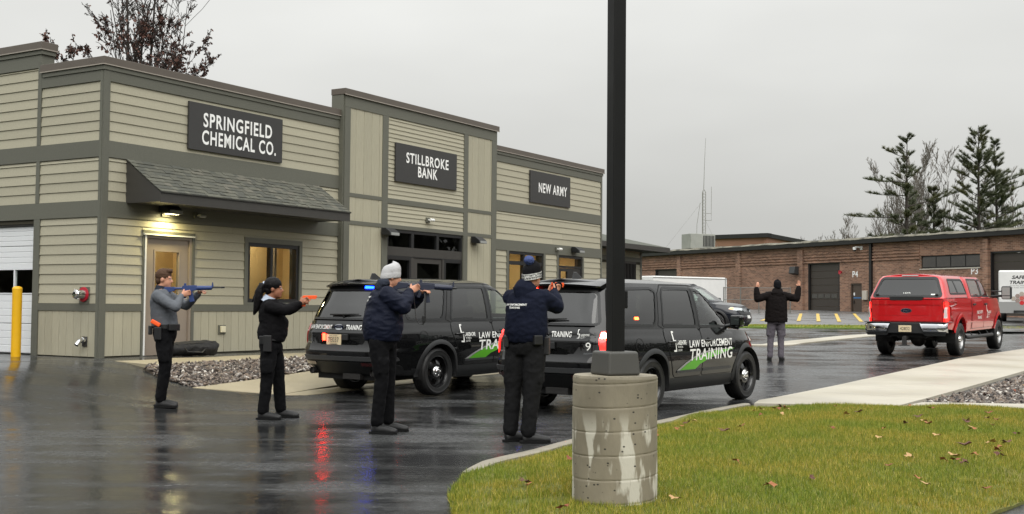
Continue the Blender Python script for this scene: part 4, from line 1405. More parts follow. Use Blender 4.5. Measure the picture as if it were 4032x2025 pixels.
class Car:
 def __init__(s, root):
  s.root = root
  s.bvh = []
 def add_bvh(s, bm): s.bvh.append(BVHTree.FromBMesh(bm))
 def hit(s, axis, a, b):
  a, b = a + 1.7e-4, b + 1.3e-4
  if axis == 'R': o, d = Vector((a, -3, b)), Vector((0, 1, 0))
  elif axis == 'L': o, d = Vector((a, 3, b)), Vector((0, -1, 0))
  elif axis == 'B': o, d = Vector((-6, a, b)), Vector((1, 0, 0))
  elif axis == 'F': o, d = Vector((6, a, b)), Vector((-1, 0, 0))
  elif axis == 'T': o, d = Vector((a, b, 4)), Vector((0, 0, -1))
  best = None
  for t in s.bvh:
   h = t.ray_cast(o, d)
   if h[0] is not None and (best is None or h[3] < best[3]): best = h
  if best is None: return None
  n = best[1]
  if n.dot(d) > 0: n = -n
  return best[0], n
 def drape(s, verts2, faces, axis, off):
  out = []
  last = None
  for a, b in verts2:
   h = s.hit(axis, a, b)
   if h is None:
    out.append(None)
   else:
    out.append(tuple(h[0] + h[1] * off))
  good = [i for i, p in enumerate(out) if p is not None]
  for i, p in enumerate(out):
   if p is None and good:
    a, b = verts2[i]
    j = min(good, key=lambda k: (verts2[k][0] - a) ** 2 + (verts2[k][1] - b) ** 2)
    q = out[j]
    da, db = a - verts2[j][0], b - verts2[j][1]
    if axis in 'RL': out[i] = (q[0] + da, q[1], q[2] + db)
    elif axis in 'BF': out[i] = (q[0], q[1] + da, q[2] + db)
    else: out[i] = (q[0] + da, q[1] + db, q[2])
  return out
 def panel(s, name, poly, axis, off, mat, parent=None, res=0.06, thick=0.0, smooth=True):
  v, f, bnd = poly_grid(poly, res)
  P = s.drape(v, f, axis, off)
  mb = MB().add(P, f)
  if thick:
   Q = s.drape(v, f, axis, off - thick)
   n = len(P)
   mb.v += [tuple(q) for q in Q]
   for a, b in bnd:
    mb.f.append((a, b, b + n, a + n))
    mb.m.append(0)
  return mb.build(name, mat, parent or s.root, smooth=35 if smooth else False)
 def text(s, name, txt, axis, ca, cb, w, h, mat, parent=None, off=0.011, flip=False, **kw):
  v, f = text_fit(txt, w, h, **kw)
  sg = -1 if flip else 1
  P = s.drape([(ca + sg * x, cb + y) for x, y in v], f, axis, off)
  return MB().add(P, f).build(name, mat, parent or s.root)
 def stroke(s, name, pts, w, axis, off, mat, parent=None, closed=False):
  """thin ribbon following the surface (panel gaps, seals)"""
  P = [np.array(p, float) for p in pts]
  if closed: P = P + [P[0]]
  dense = []
  for a, b in zip(P, P[1:]):
   n = max(1, int(np.hypot(*(b - a)) / 0.05))
   dense += [a + (b - a) * i / n for i in range(n)]
  dense.append(P[-1])
  vs, fs = [], []
  for i, p in enumerate(dense):
   t = dense[min(i + 1, len(dense) - 1)] - dense[max(i - 1, 0)]
   if closed and i in (0, len(dense) - 1): t = dense[1] - dense[-2]
   L = np.hypot(*t) or 1
   nn = np.array([-t[1], t[0]]) / L * w / 2
   vs += [tuple(p + nn), tuple(p - nn)]
  fs = [(2 * i, 2 * i + 1, 2 * i + 3, 2 * i + 2) for i in range(len(dense) - 1)]
  return MB().add(s.drape(vs, fs, axis, off), fs).build(name, mat, parent or s.root, smooth=True)
def offset_poly(poly, d):
 n = len(poly)
 out = []
 ar = sum(poly[i - 1][0] * poly[i][1] - poly[i][0] * poly[i - 1][1] for i in range(n))
 sg = 1 if ar > 0 else -1
 for i in range(n):
  p0, p1, p2 = np.array(poly[i - 1]), np.array(poly[i]), np.array(poly[(i + 1) % n])
  a, b = p1 - p0, p2 - p1
  a, b = a / (np.hypot(*a) or 1), b / (np.hypot(*b) or 1)
  na, nb = np.array([-a[1], a[0]]) * sg, np.array([-b[1], b[0]]) * sg
  m = na + nb
  k = 1 + na.dot(nb)
  out.append(tuple(p1 + m / max(k, 0.3) * d))
 return out
def round_poly(poly, r, n=4):
 out = []
 N = len(poly)
 for i in range(N):
  p0, p1, p2 = (np.array(poly[(i + k) % N], float) for k in (-1, 0, 1))
  a, b = p0 - p1, p2 - p1
  la, lb = np.hypot(*a), np.hypot(*b)
  rr = min(r, la * 0.45, lb * 0.45)
  A, B = p1 + a / la * rr, p1 + b / lb * rr
  for k in range(n + 1):
   t = k / n
   out.append(tuple((1 - t) ** 2 * A + 2 * t * (1 - t) * p1 + t * t * B))
 return out
def cut_arches(bm, arches, zmin=-1):
 dele = []
 for f in bm.faces:
  c = f.calc_center_median()
  for ax, az, ar in arches:
   if (c.x - ax) ** 2 + (c.z - az) ** 2 < ar * ar and abs(c.y) > 0.55 and c.z < az + ar and abs(f.normal.z) < 0.8:
    dele.append(f)
    break
 bmesh.ops.delete(bm, geom=dele, context='FACES')
 for v in bm.verts:
  if any(e.is_boundary for e in v.link_edges) and abs(v.co.y) > 0.55:
   for ax, az, ar in arches:
    dx, dz = v.co.x - ax, v.co.z - az
    d = math.hypot(dx, dz)
    if d < ar * 1.16 and v.co.z > 0.3 and d > 0.1 and dz > -0.12:
     v.co.x, v.co.z = ax + dx / d * ar, az + dz / d * ar
     break
def cut_windows(bm, polys_side, polys_rear=(), polys_front=()):
 dele = []
 for f in bm.faces:
  c = f.calc_center_median()
  n = f.normal
  if abs(n.y) > 0.5 and any(inpoly(c.x, c.z, p) for p in polys_side): dele.append(f)
  elif n.x < -0.3 and any(inpoly(c.y, c.z, p) for p in polys_rear): dele.append(f)
  elif n.x > 0.2 and any(inpoly(c.y, c.z, p) for p in polys_front): dele.append(f)
 bmesh.ops.delete(bm, geom=dele, context='FACES')
def bm_obj(bm, name, mats, parent, matfun=None, ang=38):
 me = bpy.data.meshes.new(name)
 if matfun:
  for f in bm.faces: f.material_index = matfun(f)
 bm.to_mesh(me)
 for m in (mats if isinstance(mats, (list, tuple)) else [mats]):
  me.materials.append(MATS[m])
 me.polygons.foreach_set('use_smooth', [True] * len(me.polygons))
 me.set_sharp_from_angle(angle=R(ang))
 return link(name, me, parent)
def arch_trim(car, name, ax, az, r0, r1, side, mat, a0=-12, a1=192, off=0.012):
 """moulding round a wheel opening"""
 vs, fs = [], []
 K = 40
 ax_ = 'R' if side < 0 else 'L'
 for k in range(K + 1):
  a = R(a0 + (a1 - a0) * k / K)
  for r in (r0, (r0 + r1) / 2, r1):
   vs.append((ax + r * math.cos(a), az + r * math.sin(a)))
 P = car.drape([v for v in vs], [], ax_, off)
 Q = []
 for i, p in enumerate(P):
  p = list(p)
  if i % 3 == 0: p[1] += side * 0.012
  if i % 3 == 1: p[1] += side * 0.010
  if i % 3 == 2: p[1] -= side * 0.008
  Q.append(tuple(p))
 # inner lip goes back into the wheel well
 inn = [(p[0], p[1] - side * 0.09, p[2]) for p in Q[0::3]]
 n = len(Q)
 for k in range(K):
  for j in range(2):
   fs.append((3 * k + j, 3 * k + j + 1, 3 * k + 4 + j, 3 * k + 3 + j))
  fs.append((n + k, 3 * k, 3 * k + 3, n + k + 1))
 return MB().add(Q + inn, fs).build(name, mat, car.root, smooth=50)
def wheel_well(mb, ax, az, r, y0, y1):
 K = 20
 vs, fs = [], []
 for k in range(K + 1):
  a = R(-15 + 210 * k / K)
  vs += [(ax + r * math.cos(a), y0, az + r * math.sin(a)), (ax + r * math.cos(a), y1, az + r * math.sin(a))]
 fs = [(2 * k, 2 * k + 1, 2 * k + 3, 2 * k + 2) for k in range(K)]
 fs.append(tuple(2 * k + 1 for k in range(K + 1)))
 mb.add(vs, fs)
def make_wheel(kind, r, w, rr):
 """wheel about the local y axis, outer face at -y; returns dict of meshes"""
 hw = w / 2
 ty = MB().lathe([(rr, hw * 0.75), (rr + 0.012, hw * 0.95), (rr + (r - rr) * 0.5, hw * 1.02), (r - 0.02, hw * 0.93), (r - 0.003, hw * 0.74), (r, hw * 0.45), (r - 0.008, hw * 0.43), (r - 0.008, hw * 0.33), (r, hw * 0.31),
                     (r, hw * 0.06), (r - 0.008, hw * 0.04), (r - 0.008, -hw * 0.04), (r, -hw * 0.06), (r, -hw * 0.31), (r - 0.008, -hw * 0.33), (r - 0.008, -hw * 0.43), (r, -hw * 0.45), (r - 0.003, -hw * 0.74), (r - 0.02, -hw * 0.93),
                     (rr + (r - rr) * 0.62, -hw * 1.02), (rr + (r - rr) * 0.6, -hw * 1.0), (rr + (r - rr) * 0.4, -hw * 1.0), (rr + 0.012, -hw * 0.95), (rr, -hw * 0.75)], 48, 'Y').mesh('tyre', 'tyre')
 ty.polygons.foreach_set('use_smooth', [True] * len(ty.polygons))
 ty.set_sharp_from_angle(angle=R(45))
 rim = MB()
 rim.lathe([(rr, -hw * 0.75), (rr + 0.006, -hw * 0.86), (rr - 0.008, -hw * 0.88), (rr - 0.02, -hw * 0.70), (rr - 0.03, 0.0), (rr - 0.02, hw * 0.75), (rr, hw * 0.75)], 48, 'Y')
 # disc with windows
 n, rings = 80, 9
 nh = 5 if kind == 'steel' else 8
 r0, r1 = 0.045, rr - 0.022
 P = []
 for j in range(rings + 1):
  q = r0 + (r1 - r0) * j / rings
  t = j / rings
  y = -hw * (0.62 + 0.10 * math.sin(t * math.pi)) + (0.055 * max(0, t - 0.35) if kind == 'steel' else 0.02 * t)
  for k in range(n):
   a = 2 * math.pi * k / n
   P.append((q * math.cos(a), y, q * math.sin(a)))
 F = []
 for j in range(rings):
  for k in range(n):
   t = (j + 0.5) / rings
   ph = (k + 0.5) / n * nh % 1.0
   hole = 0.46 < t < 0.88 and abs(ph - 0.5) < (0.26 if kind == 'steel' else 0.30) * (1 - ((t - 0.67) / 0.24) ** 4) ** 0.5 if abs(t - 0.67) < 0.24 else False
   if hole: continue
   k2 = (k + 1) % n
   F.append((j * n + k, j * n + k2, (j + 1) * n + k2, (j + 1) * n + k))
 rim.add([(x, y, z) for x, y, z in P], F)
 rm = rim.mesh('rim', 'rim_black' if kind == 'steel' else 'rim_alloy')
 bm = bmesh.new()
 bm.from_mesh(rm)
 bmesh.ops.solidify(bm, geom=bm.faces[:], thickness=0.008)
 bm.to_mesh(rm)
 bm.free()
 rm.polygons.foreach_set('use_smooth', [True] * len(rm.polygons))
 rm.set_sharp_from_angle(angle=R(35))
 cap = MB().lathe([(0.085, -hw * 0.68), (0.08, -hw * 0.78), (0.06, -hw * 0.86), (0.045, -hw * 0.92), (0.04, -hw * 1.0), (0.02, -hw * 1.02), (0.001, -hw * 1.03)], 20, 'Y')
 for k in range(5):
  a = 2 * math.pi * k / 5
  cap.sphere((0.06 * math.cos(a), -hw * 0.86, 0.06 * math.sin(a)), 0.014, 8, 6)
 cm = cap.mesh('hub_cap', 'chrome')
 cm.polygons.foreach_set('use_smooth', [True] * len(cm.polygons))
 dk = MB().lathe([(0.001, 0.0), (rr - 0.03, 0.0)], 32, 'Y').lathe([(0.15, -hw * 0.25), (0.15, 0.0)], 24, 'Y').lathe([(0.04, -hw * 0.25), (0.15, -hw * 0.25)], 24, 'Y').mesh('brake_disc', 'axle_grey')
 return {'tyre': ty, 'rim': rm, 'hub_cap': cm, 'brake_disc': dk}
def add_wheel(root, meshes, x, y, z, rot=0.0):
 side = -1 if y < 0 else 1
 o = link('wheel', meshes['tyre'], root, (x, y, z), (0, rot, 0 if side < 0 else math.pi))
 link('rim', meshes['rim'], o)
 link('hub_cap', meshes['hub_cap'], o)
 link('brake_disc', meshes['brake_disc'], o)
 return o
WH_STEEL = make_wheel('steel', 0.365, 0.245, 0.238)
WH_ALLOY = make_wheel('alloy', 0.415, 0.275, 0.240)
def college_logo(car, axis, a, b, sc, parent, flip=False, name='college_logo'):
 """tall hooked L beside the name in three lines"""
 sg = -1 if flip else 1
 def P(pts): return [(a + sg * x * sc, b + y * sc) for x, y in pts]
 hook = [(0.00, 0.60), (0.20, 0.60), (0.20, 0.52), (0.10, 0.52), (0.10, 0.16), (0.30, 0.16), (0.30, -0.42), (0.0, -0.42), (0.0, -0.33), (0.20, -0.33), (0.20, 0.07), (0.0, 0.07)]
 lg = car.panel(name, P(hook), axis, 0.011, 'decal_white', parent, res=0.2)
 car.text('lettering', 'LAKESHORE', axis, a + sg * 0.86 * sc, b + 0.02 * sc, 0.98 * sc, 0.22 * sc, 'decal_white', lg, flip=flip, bold=0.02)
 car.text('lettering', 'TECHNICAL', axis, a + sg * 0.68 * sc, b - 0.19 * sc, 0.55 * sc, 0.10 * sc, 'decal_white', lg, flip=flip)
 car.text('lettering', 'COLLEGE', axis, a + sg * 0.62 * sc, b - 0.35 * sc, 0.42 * sc, 0.10 * sc, 'decal_white', lg, flip=flip)
 return lg
def maker_emblem(car, axis, a, b, w, h, parent, flip=False):
 pts = [(a + w / 2 * math.cos(k * math.pi / 16), b + h / 2 * math.sin(k * math.pi / 16)) for k in range(32)]
 e = car.panel('emblem', pts, axis, 0.012, 'bumper_chrome', parent, res=0.3, thick=0.012)
 pts2 = [(a + w * 0.44 * math.cos(k * math.pi / 16), b + h * 0.41 * math.sin(k * math.pi / 16)) for k in range(32)]
 car.panel('emblem_field', pts2, axis, 0.014, 'emblem_blue', e, res=0.3)
 car.text('lettering', 'Ford', axis, a, b, w * 0.55, h * 0.48, 'bumper_chrome', e, off=0.016, flip=flip, shear=0.25, bold=0.01)
 return e
def license_plate(car, axis, a, b, txt, parent, flip=True, w=0.305, h=0.155, x=None):
 pl = car.panel('license_plate', round_poly([(a - w / 2, b - h / 2), (a + w / 2, b - h / 2), (a + w / 2, b + h / 2), (a - w / 2, b + h / 2)], 0.012), axis, 0.018, 'plate_cream', parent, res=0.4, thick=0.016)
 car.text('lettering', txt, axis, a, b - 0.002, w * 0.72, h * 0.46, 'plate_ink', pl, off=0.021, flip=flip)
 car.text('lettering', 'WISCONSIN', axis, a, b + h * 0.36, w * 0.55, h * 0.11, 'plate_ink', pl, off=0.021, flip=flip)
 car.text('lettering', 'MUNICIPAL', axis, a, b - h * 0.38, w * 0.5, h * 0.10, 'plate_ink', pl, off=0.021, flip=flip)
 return pl
# ---------------------------------------------------------------- sport-utility patrol car
def build_suv(name, label, paint, plate='7E037', number=None, group='black patrol cars', rear_lights=None, decals=True):
 root = thing(name, label, 'car', group=group)
 car = Car(root)
 Z0 = [(-2.7, 0.36), (-1.9, 0.33), (-1.0, 0.27), (1.0, 0.27), (1.9, 0.28), (2.4, 0.27)]
 ZS = [(-2.7, 1.125), (-2.3, 1.12), (-1.0, 1.095), (0.4, 1.065), (0.95, 1.055), (1.25, 1.05), (1.7, 1.02), (2.05, 0.975), (2.3, 0.90), (2.42, 0.82)]
 # level -> half width, front and rear reach as functions of height
 Wz = [(0.26, 0.90), (0.36, 0.945), (0.50, 0.965), (0.66, 0.992), (0.80, 0.998), (0.90, 0.990), (0.97, 0.978), (1.02, 0.960), (1.07, 0.945), (1.13, 0.925)]
 XF = [(0.26, 2.20), (0.40, 2.33), (0.55, 2.385), (0.72, 2.375), (0.84, 2.34), (0.95, 2.28), (1.13, 2.18)]
 XR = [(0.26, -2.38), (0.36, -2.46), (0.44, -2.575), (0.60, -2.62), (0.665, -2.615), (0.69, -2.565), (0.74, -2.555), (0.86, -2.56), (0.955, -2.555), (0.985, -2.53), (1.05, -2.525), (1.13, -2.49)]
 low = Shell(0.0, 3.6, 7.0, 190)
 NL = 30
 for j in range(NL + 1):
  t = j / NL
  zt = 0.27 + (1.11 - 0.27) * t
  def zf(x, t=t): return lerp_tab(Z0, x) + (smooth_tab(ZS, x) - lerp_tab(Z0, x)) * t
  low.ring(zf, smooth_tab(Wz, zt), smooth_tab(XF, zt), smooth_tab(XR, zt) + 0.05, bulge=0.07)
 low.cap([0.985, 0.96, 0.9, 0.8, 0.6, 0.3, 0.0], lambda x, k: 0.075 * (1 - k * k) ** 1.0 * (1 if x > 0.6 else max(0, x + 0.2) / 0.8) * (0.45 + 0.55 * sstep((2.4 - x) / 0.5)))
 lbm = low.done()
 car.add_bvh(lbm)
 # greenhouse
 gh = Shell(-0.2, 4.2, 7.5, 170)
 NG = 22
 zb, ztp = 1.085, 1.695
 for j in range(NG + 1):
  t = j / NG
  w = smooth_tab([(0, 0.925), (0.25, 0.895), (0.6, 0.83), (0.85, 0.775), (1.0, 0.72)], t)
  xf = smooth_tab([(0, 1.36), (0.3, 1.10), (0.6, 0.80), (0.85, 0.55), (1.0, 0.30)], t)
  xr = smooth_tab([(0, -2.50), (0.3, -2.42), (0.6, -2.32), (0.85, -2.24), (1.0, -2.16)], t)
  gh.ring(lambda x, t=t: zb + (ztp - zb) * t + (0.02 * t if x < -0.2 else 0.02 * t * max(0, (1.0 - x) / 1.2)), w, xf, xr + 0.05, bulge=0.07)
 gh.cap([0.96, 0.9, 0.8, 0.65, 0.45, 0.2, 0.0], lambda x, k: 0.075 * (1 - k * k) ** 0.9 * (1 - 0.35 * abs((x + 0.9) / 1.4) ** 2))
 gbm = gh.done()
 car.add_bvh(gbm)
 # glass areas (x, z)
 sw = [round_poly([(-0.03, 1.125), (0.98, 1.105), (0.70, 1.355), (0.335, 1.615), (0.02, 1.645)], 0.05),
          round_poly([(-1.075, 1.145), (-0.12, 1.127), (-0.085, 1.65), (-0.80, 1.662), (-0.90, 1.60)], 0.05),
          round_poly([(-2.06, 1.165), (-1.27, 1.148), (-1.06, 1.60), (-1.16, 1.65), (-1.86, 1.635), (-1.98, 1.58)], 0.08)]
 rwp = round_poly([(-0.74, 1.175), (0.74, 1.175), (0.60, 1.60), (-0.60, 1.60)], 0.07)
 fwp = round_poly([(-0.72, 1.13), (0.72, 1.13), (0.60, 1.655), (-0.60, 1.655)], 0.06)
 panels = []
 glass_objs = []
 mats3 = ['car_glass', 'car_glass_tint', 'car_glass_tint']
 # body meshes (openings cut)
 cut_windows(gbm, [offset_poly(p, 0.022) for p in sw], [offset_poly(rwp, 0.02)], [offset_poly(fwp, 0.02)])
 arches = [(-1.4325, 0.375, 0.415), (1.4325, 0.375, 0.415)]
 cut_arches(lbm, arches)
 body = bm_obj(lbm, 'body', [paint, 'cabin_dark', 'trim_black'], root,
                  lambda f: 1 if (f.normal.z > 0.75 and f.calc_center_median().x < 1.18 and f.calc_center_median().z > 1.0 and abs(f.calc_center_median().y) < 0.9) else (2 if f.calc_center_median().z < (0.425 if abs(f.calc_center_median().x) < 2.2 else 0.40) else 0))
 cabin = bm_obj(gbm, 'cabin', paint, root)
 for side, ax in ((-1, 'R'), (1, 'L')):
  # doors: seams and glazing
  d_front = round_poly([(-0.06, 0.44), (0.87, 0.44), (0.99, 0.60), (1.02, 1.085), (0.985, 1.10), (-0.05, 1.10)], 0.05)
  d_rear = round_poly([(-0.86, 0.44), (-0.075, 0.44), (-0.065, 1.10), (-1.10, 1.115), (-1.13, 0.96), (-1.03, 0.78)], 0.06)
  for nm, dp, wp, gm, hx in (('front_door', d_front, sw[0], mats3[0], 0.13), ('rear_door', d_rear, sw[1], mats3[1], -0.93)):
   d = car.panel(nm, offset_poly(dp, 0.004), ax, 0.006, paint, root, res=0.07, thick=0.012)
   car.stroke('door_seam', dp, 0.010, ax, 0.0035, 'well_black', d, closed=True)
   car.panel('pane', wp, ax, -0.004, gm, d, res=0.09)
   # handle
   h = MB()
   hz = 0.925
   hp = car.hit(ax, hx, hz)
   y0 = hp[0].y + side * 0.012
   h.tube([(hx - 0.10, y0 + side * 0.002, hz), (hx - 0.085, y0 + side * 0.028, hz + 0.002), (hx + 0.085, y0 + side * 0.03, hz + 0.004), (hx + 0.105, y0 + side * 0.002, hz + 0.004)], [(0.011, 0.014)] * 4, 8)
   h.build('handle', paint, d, smooth=50)
   car.panel('handle_cup', [(hx + 0.05 * math.cos(k * 0.5236), hz - 0.005 + 0.042 * math.sin(k * 0.5236)) for k in range(12)], ax, 0.0085, 'well_black', d, res=0.3)
   # lower cladding bar
   x0, x1 = (-0.05, 0.86) if nm == 'front_door' else (-0.80, -0.08)
   car.panel('rocker_strip', [(x0, 0.50), (x1, 0.50), (x1, 0.535), (x0, 0.535)], ax, 0.016, 'trim_grey', d, res=0.1, thick=0.012)
  q = car.panel('quarter_window', sw[2], ax, -0.004, mats3[2], root, res=0.09)
  for wp in sw:
   car.stroke('window_seal', wp, 0.034, ax, 0.004, 'trim_black', root, closed=True)
  # door frame line over the glass and B pillar
  car.panel('pillar_trim', [(-0.125, 1.13), (-0.03, 1.128), (0.02, 1.655), (-0.085, 1.66)], ax, 0.005, 'trim_black', root, res=0.1)
  car.stroke('door_seam', [(-1.10, 1.115), (-1.20, 1.15), (-1.02, 1.58), (-0.86, 1.70), (-0.1, 1.705), (0.34, 1.672), (0.72, 1.43), (1.03, 1.12)], 0.010, ax, 0.003, 'well_black', root)
  car.stroke('door_seam', [(-0.05, 1.10), (-0.03, 1.40), (-0.02, 1.70)], 0.008, ax, 0.007, 'well_black', root)
  for xa, aa0 in ((-1.4325, -8), (1.4325, -8)):
   arch_trim(car, 'arch_trim', xa, 0.375, 0.412, 0.478, side, 'trim_black', aa0, 188)
  # mirror
  mz, mx = 1.13, 0.93
  my = side * 0.93
  mr = MB()
  mr.tube([(mx, my - side * 0.06, mz - 0.02), (mx - 0.01, my + side * 0.04, mz + 0.0)], [(0.05, 0.03), (0.04, 0.025)], 8)
  mo = mr.build('mirror', 'trim_black', root, smooth=50)
  MB().box(mx - 0.09, mx + 0.05, min(my + side * 0.03, my + side * 0.22), max(my + side * 0.03, my + side * 0.22), mz - 0.03, mz + 0.145).build('mirror_housing', 'paint_black', mo, bevel=0.035, seg=3)
  MB().box(mx - 0.094, mx - 0.091, min(my + side * 0.062, my + side * 0.19), max(my + side * 0.062, my + side * 0.19), mz + 0.002, mz + 0.118).build('mirror_glass', 'mirror_glass', mo)
  # fuel door, tail lamp wrap
  if side < 0:
   car.stroke('fuel_door', [(-1.78 + 0.09 * math.cos(k * math.pi / 12), 0.90 + 0.09 * math.sin(k * math.pi / 12)) for k in range(24)], 0.007, ax, 0.003, 'well_black', root, closed=True)
  # head lamp
  hl = car.panel('headlight', round_poly([(1.86, 0.865), (2.20, 0.80), (2.34, 0.785), (2.33, 0.86), (2.16, 0.92), (1.93, 0.945)], 0.03), ax, 0.008, 'headlight_clear', root, res=0.06, thick=0.008)
  car.panel('turn_lens', round_poly([(1.88, 0.872), (2.02, 0.845), (2.03, 0.915), (1.94, 0.932)], 0.02), ax, 0.011, 'headlight_amber', hl, res=0.06)
 # wells, floor, chassis
 ch = MB()
 for xa in (-1.4325, 1.4325):
  wheel_well(ch, xa, 0.375, 0.415, -0.985, -0.62)
  wheel_well(ch, xa, 0.375, 0.415, 0.985, 0.62)
 ch.box(-2.35, 2.15, -0.66, 0.66, 0.26, 0.40)
 ch.box(-1.0, 1.0, -0.90, 0.90, 0.255, 0.30)
 ch.build('chassis', 'well_black', root)
 for ya in (-0.845, 0.845):
  add_wheel(root, WH_STEEL, -1.4325, ya, 0.365)
  add_wheel(root, WH_STEEL, 1.4325, ya, 0.365, 0.5)
 # seats seen through the glass
 for sx, w_ in ((0.02, 0.25), (-0.95, 0.25)):
  for sy in (-0.38, 0.38):
   MB().tube([(sx, sy, 0.95), (sx - 0.08, sy, 1.30)], [(0.06, w_), (0.05, w_ * 0.85)], 12, up=(1, 0, 0)).tube([(sx - 0.10, sy, 1.36), (sx - 0.12, sy, 1.52)], [(0.04, 0.12), (0.035, 0.10)], 10, up=(1, 0, 0)).build('seat', 'cabin_dark', root, smooth=50)
 MB().box(0.72, 1.15, -0.78, 0.78, 1.05, 1.13).build('dashboard', 'cabin_dark', root, bevel=0.03)
 MB().tube([(0.55 + 0.0 * k, 0.38 + 0.18 * math.cos(k * math.pi / 8), 1.12 + 0.16 * math.sin(k * math.pi / 8)) for k in range(17)], 0.013, 6, caps=False).build('steering_wheel', 'cabin_dark', root, smooth=True)
 car.panel('windshield', fwp, 'F', -0.003, 'shield_glass', root, res=0.1)
 car.stroke('window_seal', fwp, 0.03, 'F', 0.004, 'trim_black', root, closed=True)
 # ---- tailgate
 tg = car.panel('tailgate', round_poly([(-0.86, 0.70), (0.86, 0.70), (0.87, 0.97), (0.80, 1.13), (-0.80, 1.13), (-0.87, 0.97)], 0.05), 'B', 0.006, paint, root, res=0.09, thick=0.01)
 car.stroke('tailgate_seam', [(-0.865, 0.695), (0.865, 0.695)], 0.012, 'B', 0.004, 'well_black', tg)
 for sy in (-1, 1):
  car.stroke('tailgate_seam', [(sy * 0.865, 0.70), (sy * 0.875, 0.96), (sy * 0.815, 1.13), (sy * 0.66, 1.62)], 0.012, 'B', 0.005, 'well_black', tg)
 rg = car.panel('rear_window', rwp, 'B', -0.003, 'car_glass_tint', tg, res=0.1)
 car.stroke('window_seal', rwp, 0.03, 'B', 0.004, 'trim_black', tg, closed=True)
 car.panel('rear_window_top', [(-0.60, 1.585), (0.60, 1.585), (0.57, 1.68), (-0.57, 1.68)], 'B', 0.006, 'well_black', tg, res=0.1)
 # chrome-less bar above the plate, plate recess
 car.panel('garnish_bar', round_poly([(-0.66, 0.965), (0.66, 0.965), (0.66, 0.995), (-0.66, 0.995)], 0.01), 'B', 0.014, paint, tg, res=0.1, thick=0.012)
 car.panel('plate_recess', round_poly([(-0.40, 0.735), (0.40, 0.735), (0.58, 0.945), (-0.58, 0.945)], 0.03), 'B', 0.009, 'paint_black', tg, res=0.1)
 license_plate(car, 'B', 0.10, 0.865, plate, tg)
 MB().box(-2.62, -2.585, -0.20, -0.09, 0.86, 0.95).build('release_switch', 'trim_black', tg, bevel=0.008)
 maker_emblem(car, 'B', 0.03, 1.045, 0.20, 0.085, tg, flip=True)
 if decals:
  car.text('lettering', 'LAW ENFORCEMENT', 'B', 0.42, 1.045, 0.50, 0.065, 'decal_white', tg, off=0.010, flip=True, bold=0.02, shear=0.12)
  car.text('lettering', 'TRAINING', 'B', -0.27, 1.045, 0.30, 0.075, 'decal_white', tg, off=0.010, flip=True, bold=0.02, shear=0.12)
  college_logo(car, 'B', -0.50, 1.04, 0.115, tg, flip=True)
  if number:
   car.text('lettering', number, 'B', -0.66, 0.90, 0.062, 0.10, 'decal_white', tg, off=0.010, flip=True)
  car.panel('model_badge', [(0.60, 0.80), (0.74, 0.80), (0.74, 0.822), (0.60, 0.822)], 'B', 0.012, 'bumper_chrome', tg, res=0.2)
  car.panel('model_badge', [(-0.74, 0.80), (-0.60, 0.80), (-0.60, 0.822), (-0.74, 0.822)], 'B', 0.012, 'bumper_chrome', tg, res=0.2)
 # wiper
 wp0 = car.hit('B', 0.0, 1.235)[0]
 wv = []
 for yy in (0.28, 0.0, -0.30):
  h = car.hit('B', yy, 1.235 + 0.01 * (yy < -0.2))
  wv.append(h[0] + Vector((-0.03, 0, 0)))
 MB().tube(wv, [0.012, 0.016, 0.008], 6).tube([wv[1] + Vector((0.02, 0, -0.06)), wv[1]], [0.02, 0.014], 6).build('wiper', 'well_black', tg, smooth=True)
 # spoiler with its dark underside
 sp = MB()
 Ns = 16
 for i in range(Ns + 1):
  y = -0.64 + 1.28 * i / Ns
  e = 1 - abs(y / 0.64) ** 6
  xb = -2.36 + 0.10 * (1 - e) + 0.05 * (y / 0.64) ** 2
  zt = 1.745 - 0.035 * (y / 0.64) ** 2
  sp.v += [(-2.05, y * 1.02, zt + 0.012), (xb, y, zt - 0.045), (xb + 0.01, y, zt - 0.070), (-2.05, y * 1.02, zt - 0.10)]
 for i in range(Ns):
  for j in range(4):
   sp.f.append((4 * i + j, 4 * i + (j + 1) % 4, 4 * i + 4 + (j + 1) % 4, 4 * i + 4 + j))
   sp.m.append(0)
 sp.f += [(0, 1, 2, 3), (4 * Ns, 4 * Ns + 3, 4 * Ns + 2, 4 * Ns + 1)]
 sp.m += [0, 0]
 sp.build('spoiler', paint, root, smooth=40)
 # tail lamps: rear face and the pointed wrap on the side
 for side in (-1, 1):
  lit = rear_lights and rear_lights.get('tail')
  sx = 'R' if side < 0 else 'L'
  lo = car.panel('taillight', round_poly([(side * 0.765, 0.985), (side * 0.80, 0.80), (side * 0.83, 0.775), (side * 0.868, 0.79), (side * 0.862, 1.06), (side * 0.83, 1.09), (side * 0.765, 1.085)], 0.02), 'B', 0.014, 'tail_lit' if lit else 'tail_red', root, res=0.03, thick=0.014)
  car.panel('side_lens', round_poly([(-2.43, 0.83), (-2.35, 0.93), (-2.20, 1.03), (-2.21, 1.06), (-2.41, 1.07)], 0.02), sx, 0.012, 'tail_red', lo, res=0.03, thick=0.012)
  car.panel('lamp_shell', round_poly([(-2.40, 0.965), (-2.36, 0.97), (-2.33, 1.01), (-2.35, 1.03), (-2.40, 1.03)], 0.015), sx, 0.015, 'tail_hot' if side < 0 else 'tail_red', lo, res=0.04)
  rv = [(side * (0.775 + 0.08 * u), 0.995 + 0.075 * v) for u, v in ((0, 0), (1, 0), (1, 1), (0, 1))]
  car.panel('reverse_lens', rv, 'B', 0.018, 'reverse_lit' if (rear_lights and rear_lights.get('reverse') == side) else ('tail_lit' if lit else 'tail_red'), lo, res=0.05)
